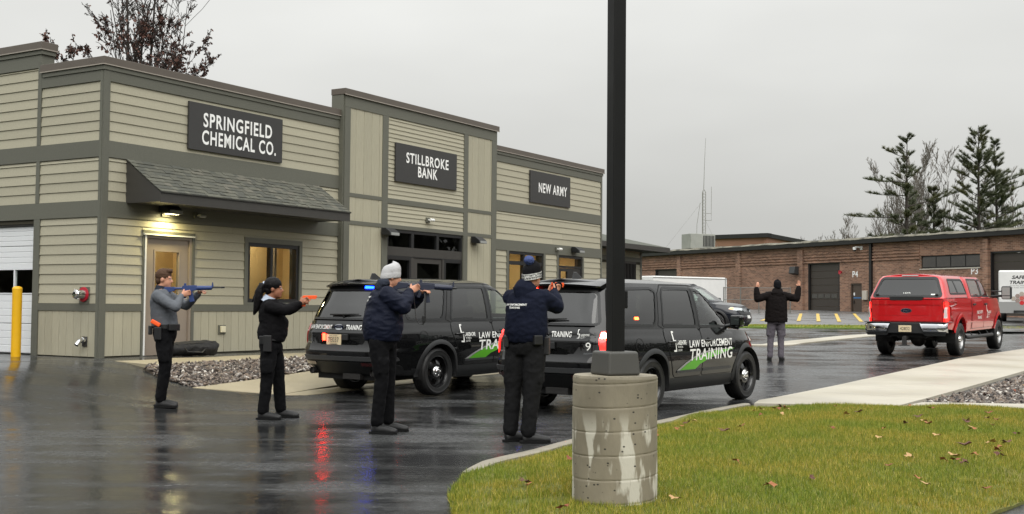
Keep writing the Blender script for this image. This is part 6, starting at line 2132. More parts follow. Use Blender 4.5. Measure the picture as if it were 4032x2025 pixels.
def person(label, loc, J, fw, skin, top, legs, feet, build=1.0, tw=(), group=None, hands=None, gloves=None, chestr=None, voxc=0.012, folds_seed=1, boots=0, hemz=None, jr=None, lr=None, top_mat2=None):
 """J: joints in metres from the ground point between the feet; fw: direction the body faces (x, y)"""
 root = thing('person', label, 'person', (loc[0], loc[1], G(loc[0], loc[1])), 0, group)
 F = V((fw[0], fw[1], 0)).normalized()
 S = V((-F.y, F.x, 0))                       # the person's left
 J = {k: V(v) for k, v in J.items()}
 b = build
 # -------- body, one continuous mesh
 bd = MB()
 def ring(r1, r2): return (r1, r2)
 def trunk(mb, scale, dl=0.0):
  # rings along the spine; radii: across (S) and front-back (F)
  seq = [(J['hip'] - V((0, 0, 0.06)), 0.165, 0.115), (J['hip'] + V((0, 0, 0.04)), 0.160, 0.118), (J['waist'], 0.148, 0.115), ((J['waist'] + J['chest']) / 2, 0.155, 0.118), (J['chest'], 0.170, 0.122),
               (J['chest'] + (J['neck'] - J['chest']) * 0.55, 0.165, 0.108), (J['chest'] + (J['neck'] - J['chest']) * 0.9, 0.105, 0.080), (J['neck'] + V((0, 0, 0.02)), 0.062, 0.062)]
  pts = [q[0] for q in seq]
  rad = [(q[1] * b * scale + dl, q[2] * b * scale + dl) for q in seq]
  mb.tube(pts, rad, 24, up=F)
 trunk(bd, 0.8)
 bd.tube([J['neck'] - V((0, 0, 0.05)), J['neck'] + V((0, 0, 0.03)), J['head'] - V((0, 0, 0.05))], [0.062, 0.056, 0.055], 14)
 hf = V(J.get('look', F)).normalized()
 hs = V((-hf.y, hf.x, 0)).normalized()
 hu = hf.cross(hs) * -1
 if hu.z < 0: hu = -hu
 H = J['head']
 def hp(f, s, u): return H + hf * f + hs * s + hu * u
 def ell(mb, c, rf, rs, ru, n=18, m=12):
  base = len(mb.v)
  tmp = MB().sphere((0, 0, 0), 1.0, n, m)
  mb.add([c + hf * (v[0] * rf) + hs * (v[1] * rs) + hu * (v[2] * ru) for v in tmp.v], tmp.f)
 ell(bd, hp(-0.012, 0, 0.025), 0.098, 0.076, 0.098)
 ell(bd, hp(0.028, 0, -0.035), 0.066, 0.060, 0.085)
 ell(bd, hp(0.060, 0, -0.088), 0.032, 0.034, 0.026)
 bd.tube([hp(0.086, 0, 0.012), hp(0.104, 0, -0.022), hp(0.098, 0, -0.034)], [0.009, 0.015, 0.012], 8)
 ell(bd, hp(0.084, 0, -0.062), 0.014, 0.024, 0.011, 10, 8)
 ell(bd, hp(0.078, 0.032, 0.026), 0.014, 0.026, 0.008, 10, 8)
 ell(bd, hp(0.078, -0.032, 0.026), 0.014, 0.026, 0.008, 10, 8)
 for sg in (-1, 1):
  ell(bd, hp(-0.012, sg * 0.078, -0.012), 0.020, 0.009, 0.032, 10, 8)
 for a, e, w in (('rsh', 'rel', 'rwr'), ('lsh', 'lel', 'lwr')):
  lim(bd, [J[a], J[a] + (J[e] - J[a]) * 0.5, J[e]], [0.055 * b, 0.047 * b, 0.042])
  lim(bd, [J[e], J[e] + (J[w] - J[e]) * 0.35, J[w]], [0.042, 0.042, 0.027])
 for a, e, w in (('rhip', 'rkn', 'ran'), ('lhip', 'lkn', 'lan')):
  lim(bd, [J[a], J[a] + (J[e] - J[a]) * 0.5, J[e]], [0.085 * b, 0.075 * b, 0.055])
  lim(bd, [J[e], J[e] + (J[w] - J[e]) * 0.35, J[w]], [0.055, 0.055, 0.038])
 for key, pre in (('r', 'r'), ('l', 'l')):
  hd = (hands or {}).get(key)
  if hd is None: continue
  hand_geo(bd, J[pre + 'wr'], J[pre + 'wr'] + (J[pre + 'ha'] - J[pre + 'wr']).normalized() * 0.09, hd[0], hd[1], hd[2] if len(hd) > 2 else None)
 body = put('body', voxmesh(bd, 0.0085, 3, 0.45), skin, root)
 for sg in (-1, 1):
  MB().sphere(hp(0.0805, sg * 0.030, 0.006), (0.0095,) * 3, 10, 8).build('eye', 'eye_white', root, smooth=True)
  MB().sphere(hp(0.0868, sg * 0.030, 0.006), (0.0056,) * 3, 8, 6).build('pupil', 'eye_dark', root, smooth=True)
 # -------- trousers
 lr = lr or (0.100, 0.088, 0.074, 0.070, 0.066)
 tr = MB()
 tr.tube([J['hip'] - V((0, 0, 0.11)), J['hip'] - V((0, 0, 0.02)), J['hip'] + V((0, 0, 0.10)), J['waist'] - V((0, 0, 0.02))], [(0.150 * b, 0.115 * b), (0.180 * b, 0.142 * b), (0.174 * b, 0.136 * b), (0.168 * b, 0.132 * b)], 24, up=F)
 for a, e, w in (('rhip', 'rkn', 'ran'), ('lhip', 'lkn', 'lan')):
  k0, k1, k2 = J[a], J[e], J[w]
  lim(tr, [k0 + V((0, 0, 0.02)), k0 + (k1 - k0) * 0.35, k0 + (k1 - k0) * 0.75, k1, k1 + (k2 - k1) * 0.4, k1 + (k2 - k1) * 0.8, k2 + V((0, 0, 0.015))], [lr[0] * b, lr[0] * b * 0.98, lr[1], lr[2], lr[3], lr[4], lr[4] * 1.04])
  mid = k0 + (k1 - k0) * 0.62 + S * (0.075 if a == 'lhip' else -0.075)
  tr.obox(mid, (0.13, 0.05, 0.16), Matrix.Rotation(math.atan2(F.y, F.x), 3, 'Z'))
 trm = voxmesh(tr, voxc, 5, 0.5, (0.008, 9.5, (1.2, 1.2, 0.9), folds_seed + 3))
 put('trousers', trm, legs, root)
 # -------- shoes
 for a, t in (('ran', 'rto'), ('lan', 'lto')):
  k, q = J[a], J[t]
  d = V((q.x - k.x, q.y - k.y, 0)).normalized()
  gz = min(q.z, 0.06)
  heel = V((k.x, k.y, 0)) - d * 0.055
  toe = heel + d * 0.285
  zb = max(0.0, q.z - 0.05)
  sh = MB()
  sh.tube([heel + V((0, 0, 0.04)), heel + d * 0.06 + V((0, 0, 0.052)), heel + d * 0.16 + V((0, 0, 0.045)), heel + d * 0.235 + V((0, 0, 0.036)), toe + V((0, 0, 0.030))], [(0.038, 0.042), (0.045, 0.052), (0.048, 0.047), (0.050, 0.037), (0.032, 0.026)], 14)
  sh.tube([k + V((0, 0, 0.06)), V((k.x, k.y, 0.06)) + d * 0.0], [(0.050, 0.046), (0.047, 0.048)], 14)
  so = put('shoe', voxmesh(sh, 0.009, 4, 0.5), feet, root)
  sl_ = MB()
  n_ = V((-d.y, d.x, 0))
  outl = [(-0.035, 0.0), (-0.025, 0.030), (0.06, 0.042), (0.16, 0.048), (0.235, 0.046), (0.28, 0.026), (0.292, 0.0)]
  poly = outl + [(x, -y) for x, y in reversed(outl[1:-1])]
  sl_.v = [tuple(heel + d * x + n_ * y + V((0, 0, z))) for z in (0.0, 0.024) for x, y in poly]
  m_ = len(poly)
  sl_.f = [tuple(range(m_)), tuple(range(m_, 2 * m_))] + [(i, (i + 1) % m_, m_ + (i + 1) % m_, m_ + i) for i in range(m_)]
  sl_.m = [0] * len(sl_.f)
  sl_.build('sole', 'sole_dark', so, bevel=0.004)
 # -------- jacket or shirt
 tp = MB()
 jr = jr or dict(hem=(0.185, 0.148), waist=(0.185, 0.150), mid=(0.182, 0.148), chest=(0.192, 0.142), upper=(0.185, 0.122), top=(0.120, 0.092), sh=0.078, up=0.070, el=0.062, cuff=0.046)
 hz = hemz if hemz is not None else J['waist'].z - 0.06
 t_h = (hz - J['hip'].z) / max(0.01, (J['waist'].z - J['hip'].z))
 hem = J['hip'] + (J['waist'] - J['hip']) * t_h
 def sc2(q): return (q[0] * b, q[1] * b)
 seq = [(hem, sc2(jr['hem']))]
 if J['waist'].z > hz + 0.06: seq.append((J['waist'], sc2(jr['waist'])))
 fwd = V(jr.get('belly', (0, 0, 0)))
 seq += [(J['waist'] + (J['chest'] - J['waist']) * 0.5 + fwd, sc2(jr['mid'])), (J['chest'], sc2(jr['chest'])), (J['chest'] + (J['neck'] - J['chest']) * 0.55, sc2(jr['upper'])), (J['chest'] + (J['neck'] - J['chest']) * 0.88, sc2(jr['top'])), (J['neck'] + V((0, 0, 0.0)), (0.078, 0.076))]
 tp.tube([q[0] for q in seq], [q[1] for q in seq], 28, up=F)
 cuffs = []
 for a, e, w in (('rsh', 'rel', 'rwr'), ('lsh', 'lel', 'lwr')):
  k0, k1, k2 = J[a], J[e], J[w]
  inn = J['neck'] + (k0 - J['neck']) * 0.35 - V((0, 0, 0.05))
  lim(tp, [inn, k0, k0 + (k1 - k0) * 0.5, k1], [jr['sh'] * b * 1.0, jr['sh'] * b, jr['up'] * b, jr['el']])
  lim(tp, [k1, k1 + (k2 - k1) * 0.5, k2 - (k2 - k1).normalized() * 0.015], [jr['el'], jr['el'] * 0.92, jr['cuff']])
 tpm = voxmesh(tp, voxc, 6, 0.5, (jr.get('fold', 0.007), jr.get('ff', 8.0), jr.get('fs', (1.0, 1.0, 1.6)), folds_seed))
 put(jr.get('name', 'jacket'), tpm, top, root)
 root_data = dict(root=root, hp=hp, F=F, S=S, J=J, ell=ell, body=body, hf=hf, hs=hs, hu=hu)
 return root_data
def beanie(P, mat, name='beanie', lo=0.0, extra=None, band=None):
 """knit cap: crown and turned-up cuff"""
 root, hp, ell = P['root'], P['hp'], P['ell']
 mb = MB()
 ell(mb, hp(-0.012, 0, 0.055), 0.110, 0.089, 0.098)
 ell(mb, hp(-0.020, 0, 0.115), 0.070, 0.058, 0.062)
 # cut away below the brow by building only the upper part: ring tube for the cuff
 K = 24
 def loop(u, rf, rs): return [hp(-0.012 + rf * math.cos(2 * math.pi * k / K), rs * math.sin(2 * math.pi * k / K), u + 0.022 * math.cos(2 * math.pi * k / K)) for k in range(K)]
 me = MB()
 prof = [(lo, 0.106, 0.085), (lo + 0.004, 0.113, 0.092), (lo + 0.05, 0.114, 0.093), (lo + 0.058, 0.108, 0.088), (lo + 0.10, 0.107, 0.090), (lo + 0.138, 0.092, 0.078), (lo + 0.162, 0.062, 0.053), (lo + 0.172, 0.026, 0.022), (lo + 0.173, 0.003, 0.003)]
 for u, a, b_ in prof: me.v += [tuple(p) for p in loop(u, a, b_)]
 for i in range(len(prof) - 1):
  for k in range(K):
   k2 = (k + 1) % K
   me.f.append((i * K + k, i * K + k2, (i + 1) * K + k2, (i + 1) * K + k))
   me.m.append(0)
 o = me.build(name, mat, root, smooth=50)
 o.modifiers.new('sub', 'SUBSURF').levels = 1
 o.modifiers['sub'].render_levels = 2
 return o
def belt_kit(P, z_off=0.0, items=(), r=(0.186, 0.148)):
 J, F, S = P['J'], P['F'], P['S']
 c = J['hip'] + (J['waist'] - J['hip']) * 0.62 + V((0, 0, z_off))
 mb = MB()
 K = 32
 for dz in (-0.026, 0.026):
  for rr in (1.0, 0.95):
   mb.v += [tuple(c + S * (r[0] * rr * math.cos(2 * math.pi * k / K)) + F * (r[1] * rr * math.sin(2 * math.pi * k / K)) + V((0, 0, dz))) for k in range(K)]
 for k in range(K):
  k2 = (k + 1) % K
  mb.f += [(k, k2, 2 * K + k2, 2 * K + k), (K + k2, K + k, 3 * K + k, 3 * K + k2), (2 * K + k, 2 * K + k2, 3 * K + k2, 3 * K + k), (k2, k, K + k, K + k2)]
  mb.m += [0] * 4
 bl = mb.build('belt', 'belt_black', P['root'], smooth=40)
 for nm, ang, size, dz, mat in items:
  a = R(ang)                                # 0 = left side, 90 = front, 180 = right side
  p = c + S * ((r[0] + size[1] / 2 - 0.006) * math.cos(a)) + F * ((r[1] + size[1] / 2 - 0.006) * math.sin(a)) + V((0, 0, dz))
  yaw = math.atan2((F * math.sin(a) + S * math.cos(a)).y, (F * math.sin(a) + S * math.cos(a)).x) - math.pi / 2
  MB().obox(p, size, Matrix.Rotation(yaw, 3, 'Z')).build(nm, mat, bl, bevel=min(size) * 0.22)
 return bl, c
def orient(o, p0, p1, up=(0, 0, 1)):
 """put an object's local +x along p0->p1 with its origin at p0"""
 p0, p1 = V(p0), V(p1)
 x = (p1 - p0).normalized()
 y = V(up).cross(x).normalized()
 z = x.cross(y)
 m = Matrix((x, y, z)).transposed().to_4x4()
 m.translation = p0
 o.matrix_world = m
def rifle(label, p0, p1, mats, L=0.82):
 """carbine pattern training rifle, butt at the origin, muzzle along +x"""
 a, dk = mats
 t = thing('training_rifle', label, 'rifle')
 MB().prism([(0, 0.02), (0, -0.115), (0.025, -0.12), (0.05, -0.05), (0.16, -0.028), (0.17, 0.012), (0.16, 0.028), (0.02, 0.03)], -0.019, 0.019).build('stock', a, t, bevel=0.006)
 MB().tube([(0.15, 0, 0.005), (0.27, 0, 0.005)], 0.016, 12).build('buffer_tube', a, t, smooth=40)
 MB().prism([(0.26, 0.028), (0.46, 0.028), (0.46, -0.02), (0.40, -0.03), (0.385, -0.055), (0.325, -0.055), (0.31, -0.03), (0.26, -0.025)], -0.017, 0.017).build('receiver', a, t, bevel=0.004)
 MB().box(0.265, 0.455, -0.011, 0.011, 0.028, 0.042).build('top_rail', a, t, bevel=0.003)
 MB().prism([(0.30, -0.03), (0.268, -0.125), (0.30, -0.13), (0.332, -0.03)], -0.014, 0.014).build('grip', a, t, bevel=0.006)
 MB().prism([(0.335, -0.05), (0.395, -0.05), (0.42, -0.17), (0.36, -0.18)], -0.011, 0.011).build('magazine', a, t, bevel=0.004)
 MB().tube([(0.305, 0, -0.055), (0.315, 0, -0.068), (0.345, 0, -0.066), (0.350, 0, -0.05)], 0.004, 6).build('trigger_guard', a, t, smooth=40)
 MB().tube([(0.455, 0, 0.004), (0.47, 0, 0.004), (0.645, 0, 0.004), (0.655, 0, 0.004)], [0.027, 0.031, 0.028, 0.022], 16).build('handguard', a, t, smooth=40)
 MB().tube([(0.65, 0, 0.006), (L - 0.04, 0, 0.006)], 0.0095, 10).build('barrel', dk, t, smooth=40)
 MB().tube([(L - 0.045, 0, 0.006), (L, 0, 0.006)], 0.0125, 10).build('flash_hider', dk, t, smooth=40)
 MB().prism([(0.645, 0.005), (0.675, 0.005), (0.668, 0.075), (0.658, 0.075)], -0.005, 0.005).build('front_sight', a, t)
 MB().box(0.285, 0.315, -0.009, 0.009, 0.042, 0.072).build('rear_sight', a, t, bevel=0.003)
 bpy.context.view_layer.update()
 orient(t, p0, p1)
 return t
def pistol(label, p0, p1, mat='replica_orange', s=1.0):
 t = thing('training_pistol', label, 'pistol')
 MB().box(0, 0.185 * s, -0.013 * s, 0.013 * s, -0.005 * s, 0.026 * s).build('slide', mat, t, bevel=0.003)
 MB().box(0.012 * s, 0.175 * s, -0.012 * s, 0.012 * s, -0.022 * s, -0.006 * s).build('frame', mat, t, bevel=0.003)
 MB().prism([(0.008 * s, -0.02 * s), (-0.018 * s, -0.115 * s), (0.030 * s, -0.12 * s), (0.055 * s, -0.02 * s)], -0.014 * s, 0.014 * s).build('grip', mat, t, bevel=0.005)
 MB().tube([(0.05 * s, 0, -0.02 * s), (0.055 * s, 0, -0.048 * s), (0.09 * s, 0, -0.045 * s), (0.10 * s, 0, -0.02 * s)], 0.004 * s, 6).build('trigger_guard', mat, t, smooth=40)
 bpy.context.view_layer.update()
 orient(t, p0, p1)
 return t
def at(P, q):
 l = P['root'].location
 return (l[0] + q[0], l[1] + q[1], l[2] + q[2])
# ---------------------------------------------------------------- 1: grey pullover, blue rifle
J1 = dict(head=(0.000, 0.0, 1.685), neck=(-0.040, 0.0, 1.555), chest=(-0.03, 0.0, 1.40), waist=(0.02, 0.0, 1.12), hip=(0.02, 0.0, 0.969), rsh=(-0.03, -0.185, 1.455), rel=(0.242, -0.29, 1.310), rwr=(0.262, -0.12, 1.475),
          rha=(0.325, -0.05, 1.505), lsh=(-0.005, 0.185, 1.465), lel=(0.235, 0.21, 1.33), lwr=(0.445, 0.06, 1.505), lha=(0.52, 0.0, 1.54), rhip=(0.03, -0.095, 0.926), rkn=(0.07, -0.11, 0.53), ran=(0.01, -0.10, 0.105),
          rto=(0.245, -0.13, 0.034), lhip=(0.005, 0.10, 0.92), lkn=(-0.005, 0.11, 0.53), lan=(-0.06, 0.12, 0.11), lto=(0.16, 0.13, 0.026), look=(0.99, 0.06, -0.10))
P1 = person('person in grey pullover and black trousers aiming a blue rifle near the grey door', (-4.595, 15.55), J1, (0.98, 0.10), 'skin', 'shirt_grey', 'trousers_black', 'shoe_black', build=1.06, folds_seed=1,
   hands={'r': ((0.2, 0.3, 1.0), 0.75), 'l': ((0.1, -1.0, 0.2), 0.7)}, group='trainees aiming weapons',
   jr=dict(hem=(0.176, 0.158), waist=(0.182, 0.165), mid=(0.185, 0.155), chest=(0.192, 0.142), upper=(0.185, 0.120), top=(0.115, 0.090), sh=0.076, up=0.068, el=0.056, cuff=0.040, name='pullover', fold=0.005))
hb = MB()
P1['ell'](hb, P1['hp'](-0.022, 0, 0.048), 0.104, 0.083, 0.096)
P1['ell'](hb, P1['hp'](-0.062, 0, -0.02), 0.052, 0.066, 0.062)
P1['ell'](hb, P1['hp'](0.035, 0.0, 0.112), 0.058, 0.055, 0.034)
P1['ell'](hb, P1['hp'](0.062, 0.02, 0.125), 0.030, 0.035, 0.020)
put('hair', voxmesh(hb, 0.008, 2, 0.5, (0.005, 30, (1, 1, 1), 5)), 'hair_brown', P1['root'])
cl = MB().tube([P1['J']['neck'] + V((-0.01, 0, -0.03)), P1['J']['neck'] + V((0.005, 0, 0.045))], [(0.082, 0.080), (0.070, 0.068)], 18, caps=False)
cl.build('collar', 'collar_dark', P1['root'], smooth=True)
bl, bc = belt_kit(P1, 0.0, [('holster', 195, (0.10, 0.05, 0.17), -0.09, 'belt_black'), ('pouch', 140, (0.11, 0.05, 0.09), -0.01, 'belt_black'), ('pouch', 118, (0.09, 0.05, 0.09), -0.01, 'belt_black'), ('pouch', 250, (0.10, 0.045, 0.12), -0.05, 'belt_black')], r=(0.192, 0.170))
MB().obox(bc + V((-0.06, -0.215, 0.045)), (0.135, 0.03, 0.055), Matrix.Rotation(R(28), 3, 'Y')).build('holstered_grip', 'replica_orange', bl, bevel=0.012)
rf1 = rifle('blue training rifle held by the person in the grey pullover', at(P1, (-0.015, -0.03, 1.552)), at(P1, (0.80, -0.03, 1.578)), ('replica_blue', 'gun_black'))
# ---------------------------------------------------------------- 2: black jacket, ponytail, orange pistol
J2 = dict(head=(0.016, 0.0, 1.575), neck=(-0.022, 0.0, 1.451), chest=(-0.022, 0.0, 1.291), waist=(0.0, 0.0, 1.035), hip=(-0.015, 0.0, 0.906), rsh=(-0.009, -0.17, 1.352), rel=(0.185, -0.20, 1.310), rwr=(0.335, -0.05, 1.398), rha=(0.39, -0.02, 1.43),
          lsh=(-0.01, 0.165, 1.352), lel=(0.175, 0.17, 1.315), lwr=(0.330, 0.045, 1.390), lha=(0.385, 0.02, 1.415), rhip=(-0.018, -0.09, 0.867), rkn=(-0.031, -0.10, 0.50), ran=(-0.075, -0.10, 0.098), rto=(0.106, -0.14, 0.03),
          lhip=(0.01, 0.09, 0.861), lkn=(0.06, 0.12, 0.487), lan=(0.085, 0.16, 0.10), lto=(0.25, 0.14, 0.03), look=(0.99, 0.08, -0.04))
P2 = person('person in black jacket with pale collar aiming an orange pistol with both hands', (-2.90, 14.28), J2, (0.98, 0.08), 'skin_brown', 'jacket_black', 'trousers_black', 'shoe_black', build=0.98, folds_seed=2,
   hands={'r': ((0.3, 0.2, 1.0), 0.85), 'l': ((0.3, -0.6, 0.7), 0.8)}, group='trainees aiming weapons', hemz=0.945,
   jr=dict(hem=(0.185, 0.165), waist=(0.192, 0.185), mid=(0.19, 0.178), chest=(0.19, 0.150), upper=(0.178, 0.125), top=(0.115, 0.092), sh=0.074, up=0.070, el=0.062, cuff=0.046, belly=(0.03, 0, 0)))
hb = MB()
P2['ell'](hb, P2['hp'](-0.022, 0, 0.045), 0.108, 0.088, 0.098)
P2['ell'](hb, P2['hp'](-0.06, 0, -0.02), 0.062, 0.072, 0.06)
P2['ell'](hb, P2['hp'](-0.118, 0, 0.045), 0.035, 0.035, 0.035)
hb.tube([P2['hp'](-0.11, 0, 0.05), P2['hp'](-0.15, -0.01, 0.03), P2['hp'](-0.175, -0.02, -0.05), P2['hp'](-0.185, -0.02, -0.16), P2['hp'](-0.20, -0.02, -0.26), P2['hp'](-0.225, -0.02, -0.33)], [0.025, 0.042, 0.052, 0.050, 0.036, 0.010], 12)
hb.tube([P2['hp'](-0.15, 0, 0.0), P2['hp'](-0.22, 0.0, -0.10), P2['hp'](-0.26, 0, -0.18)], [0.025, 0.022, 0.005], 8)
put('hair', voxmesh(hb, 0.008, 2, 0.5, (0.004, 30, (2, 2, 0.3), 5)), 'hair_black', P2['root'])
MB().lathe([(0.030, -0.012), (0.037, 0.0), (0.030, 0.012)], 14, 'X', P2['hp'](-0.125, 0, 0.05)).build('hair_tie', 'collar_pale', P2['root'], smooth=True)
MB().tube([P2['J']['neck'] + V((-0.035, 0, -0.045)), P2['J']['neck'] + V((0.0, 0, 0.03))], [(0.10, 0.098), (0.074, 0.072)], 18, caps=False).build('collar', 'collar_pale', P2['root'], smooth=True)
belt_kit(P2, -0.01, [('holster', 188, (0.10, 0.05, 0.20), -0.06, 'belt_black'), ('pouch', 215, (0.07, 0.04, 0.10), -0.02, 'belt_black')], r=(0.186, 0.150))
pistol('bright orange training pistol held out by the person in the black jacket', at(P2, (0.365, 0.0, 1.470)), at(P2, (0.50, 0.0, 1.473)), s=0.92)
# ---------------------------------------------------------------- 3: navy jacket, grey beanie, rifle
J3 = dict(head=(0.075, 0.03, 1.700), neck=(0.025, 0.0, 1.585), chest=(0.004, 0.0, 1.42), waist=(-0.012, 0.0, 1.150), hip=(-0.017, 0.0, 1.020), rsh=(0.045, -0.16, 1.50), rel=(0.235, -0.21, 1.370), rwr=(0.285, -0.06, 1.540), rha=(0.335, -0.01, 1.572),
          lsh=(-0.03, 0.19, 1.51), lel=(0.30, 0.26, 1.425), lwr=(0.392, 0.13, 1.515), lha=(0.455, 0.08, 1.555), rhip=(-0.045, -0.10, 0.975), rkn=(-0.003, -0.12, 0.58), ran=(-0.05, -0.12, 0.11), rto=(0.127, -0.16, 0.036),
          lhip=(0.02, 0.11, 0.975), lkn=(0.045, 0.12, 0.57), lan=(0.045, 0.14, 0.11), lto=(0.196, 0.12, 0.04), look=(0.93, 0.34, -0.12))
P3 = person('person in navy jacket and pale grey beanie aiming a rifle behind the farther patrol SUV', (-1.395, 12.87), J3, (0.85, 0.50), 'skin', 'jacket_navy', 'trousers_black', 'shoe_black', build=1.06, folds_seed=4,
   hands={'r': ((0.2, 0.4, 1.0), 0.75), 'l': ((0.1, -1.0, 0.3), 0.7)}, group='trainees aiming weapons', hemz=1.00,
   jr=dict(hem=(0.196, 0.178), waist=(0.225, 0.205), mid=(0.215, 0.19), chest=(0.205, 0.168), upper=(0.19, 0.135), top=(0.125, 0.098), sh=0.090, up=0.090, el=0.082, cuff=0.052, fold=0.013, ff=7.0, fs=(0.8, 0.8, 1.7)))
beanie(P3, 'knit_grey', lo=-0.02)
hd = MB().tube([P3['J']['neck'] + V((-0.09, -0.03, -0.035)), P3['J']['neck'] + V((-0.05, -0.02, 0.035)), P3['J']['neck'] + V((0.01, 0.0, 0.055))], [(0.07, 0.05), (0.095, 0.06), (0.085, 0.05)], 18)
put('hood', voxmesh(hd, 0.01, 3, 0.5, (0.012, 16, (1, 1, 1), 3)), 'collar_dark', P3['root'])
_sv, _sf = text_fit('LAW ENFORCEMENT TRAINING', 0.11, 0.02, bold=0.02)
rf3 = rifle('dark blue training rifle held by the person in the grey beanie', at(P3, (0.095, 0.02, 1.618)), at(P3, (0.62, 0.115, 1.585)), ('replica_navy', 'gun_black'), L=0.70)
sl3 = thing('rifle_sling', 'black sling strap hanging from the dark blue rifle', 'strap', at(P3, (0.33, 0.03, 1.55)))
MB().tube([(0.0, 0, 0), (0.0, -0.02, -0.12), (0.02, -0.03, -0.30), (0.05, -0.03, -0.36), (0.09, -0.02, -0.37)], [(0.004, 0.014)] * 5, 8).tube([(0.09, -0.02, -0.37), (0.115, -0.01, -0.33), (0.115, 0.0, -0.20), (0.115, 0.03, -0.03)], [(0.004, 0.012)] * 4, 8).build('strap', 'belt_black', sl3, smooth=50)
MB().obox((0.10, -0.015, -0.31), (0.03, 0.012, 0.07), Matrix.Identity(3)).build('buckle', 'gun_black', sl3, bevel=0.004)
# ---------------------------------------------------------------- 4: navy hoodie, bobble hat, orange pistol
J4 = dict(head=(0.088, 0.03, 1.695), neck=(0.040, 0.0, 1.570), chest=(0.031, 0.0, 1.400), waist=(0.029, 0.0, 1.125), hip=(0.03, 0.0, 1.005), rsh=(0.205, -0.03, 1.470), rel=(0.345, 0.10, 1.385), rwr=(0.322, 0.29, 1.545), rha=(0.340, 0.37, 1.590),
          lsh=(-0.135, 0.08, 1.470), lel=(0.06, 0.33, 1.400), lwr=(0.25, 0.38, 1.535), lha=(0.305, 0.40, 1.565), rhip=(0.115, -0.03, 0.95), rkn=(0.095, -0.05, 0.54), ran=(0.055, -0.04, 0.11), rto=(0.25, -0.01, 0.042),
          lhip=(-0.065, 0.05, 0.946), lkn=(-0.10, 0.06, 0.54), lan=(-0.125, 0.08, 0.11), lto=(0.02, 0.16, 0.04), look=(0.62, 0.78, 0.02))
P4 = person('person in navy hoodie and black bobble hat seen from behind, aiming an orange pistol', (0.124, 12.05), J4, (0.42, 0.90), 'skin', 'hoodie_navy', 'trousers_charcoal', 'shoe_black', build=1.08, folds_seed=6,
   hands={'r': ((0.0, 0.0, 1.0), 0.9), 'l': ((0.4, -0.2, 0.8), 0.9)}, group='trainees aiming weapons', hemz=1.02,
   jr=dict(hem=(0.178, 0.150), waist=(0.210, 0.178), mid=(0.205, 0.172), chest=(0.205, 0.155), upper=(0.19, 0.128), top=(0.12, 0.095), sh=0.084, up=0.080, el=0.072, cuff=0.048, name='hoodie', fold=0.008),
   lr=(0.110, 0.100, 0.086, 0.082, 0.076))
hb = beanie(P4, 'knit_black', 'bobble_hat', lo=-0.02)
pm = MB()
P4['ell'](pm, P4['hp'](-0.055, 0.0, 0.165), 0.048, 0.048, 0.044)
put('pom_pom', voxmesh(pm, 0.008, 0, 0.5, (0.014, 40, (1, 1, 1), 2)), 'pom_blue', P4['root'])
K = 40
bnd = MB()
def hat_pt(a, u, ex=0.0): return P4['hp'](-0.012 + (0.116 + ex) * math.cos(a), (0.095 + ex) * math.sin(a), u + 0.022 * math.cos(a))
for u in (-0.018, 0.042):
 bnd.v += [tuple(hat_pt(2 * math.pi * k / K, u)) for k in range(K)]
for k in range(K):
 bnd.f.append((k, (k + 1) % K, K + (k + 1) % K, K + k))
 bnd.m.append(0)
hband = bnd.build('hat_band', 'decal_white', hb, smooth=True)
bw = random.Random(4)
lt = MB()
for row, (u0, u1) in enumerate(((-0.013, 0.009), (0.014, 0.037))):
 a = 0.0
 while a < 2 * math.pi - 0.1:
  w = bw.uniform(0.10, 0.17)
  cells = bw.choice(([(0, 0, .35, 1), (0, 0, 1, .25)], [(0, 0, .3, 1), (.65, 0, 1, 1), (.3, .4, .65, .6)], [(0, 0, .35, 1), (.35, .75, 1, 1), (.35, .4, .8, .6)], [(.35, 0, .65, 1), (0, .75, 1, 1)]))
  for x0, y0, x1, y1 in cells:
   q = [hat_pt(-(a + w * xx * 0.85), u0 + (u1 - u0) * yy, 0.002) for xx, yy in ((x0, y0), (x1, y0), (x1, y1), (x0, y1))]
   lt.add(q, [(0, 1, 2, 3)])
  a += w
lto = lt.build('hat_lettering', 'knit_black', hb)
lto['kind'] = 'stuff'
hd = MB().tube([P4['J']['neck'] + V((-0.03, -0.085, -0.10)), P4['J']['neck'] + V((-0.03, -0.07, -0.01)), P4['J']['neck'] + V((0.0, -0.02, 0.05))], [(0.10, 0.045), (0.125, 0.06), (0.10, 0.06)], 20, up=(0, 1, 0))
put('hood', voxmesh(hd, 0.010, 4, 0.5, (0.006, 12, (1, 1, 1), 3)), 'hoodie_navy', P4['root'])
bl, bc = belt_kit(P4, -0.03, [('holster', 168, (0.10, 0.06, 0.19), -0.06, 'belt_black'), ('pouch', 215, (0.10, 0.05, 0.10), 0.0, 'belt_black'), ('pouch', 330, (0.08, 0.05, 0.12), -0.02, 'belt_black'), ('pouch', 20, (0.08, 0.05, 0.12), -0.02, 'belt_black')], r=(0.192, 0.158))
# gloved gun hand
gl = MB()
hand_geo(gl, P4['J']['rwr'] + V((0.0, 0.01, 0.01)), P4['J']['rwr'] + (P4['J']['rha'] - P4['J']['rwr']).normalized() * 0.09, (0, 0, 1), 0.95, None, 1.16)
put('glove', voxmesh(gl, 0.008, 3, 0.5), 'knit_black', P4['root'])
pistol('orange training pistol held by the person in the bobble hat', at(P4, (0.30, 0.34, 1.618)), at(P4, (0.41, 0.46, 1.616)), s=1.0)
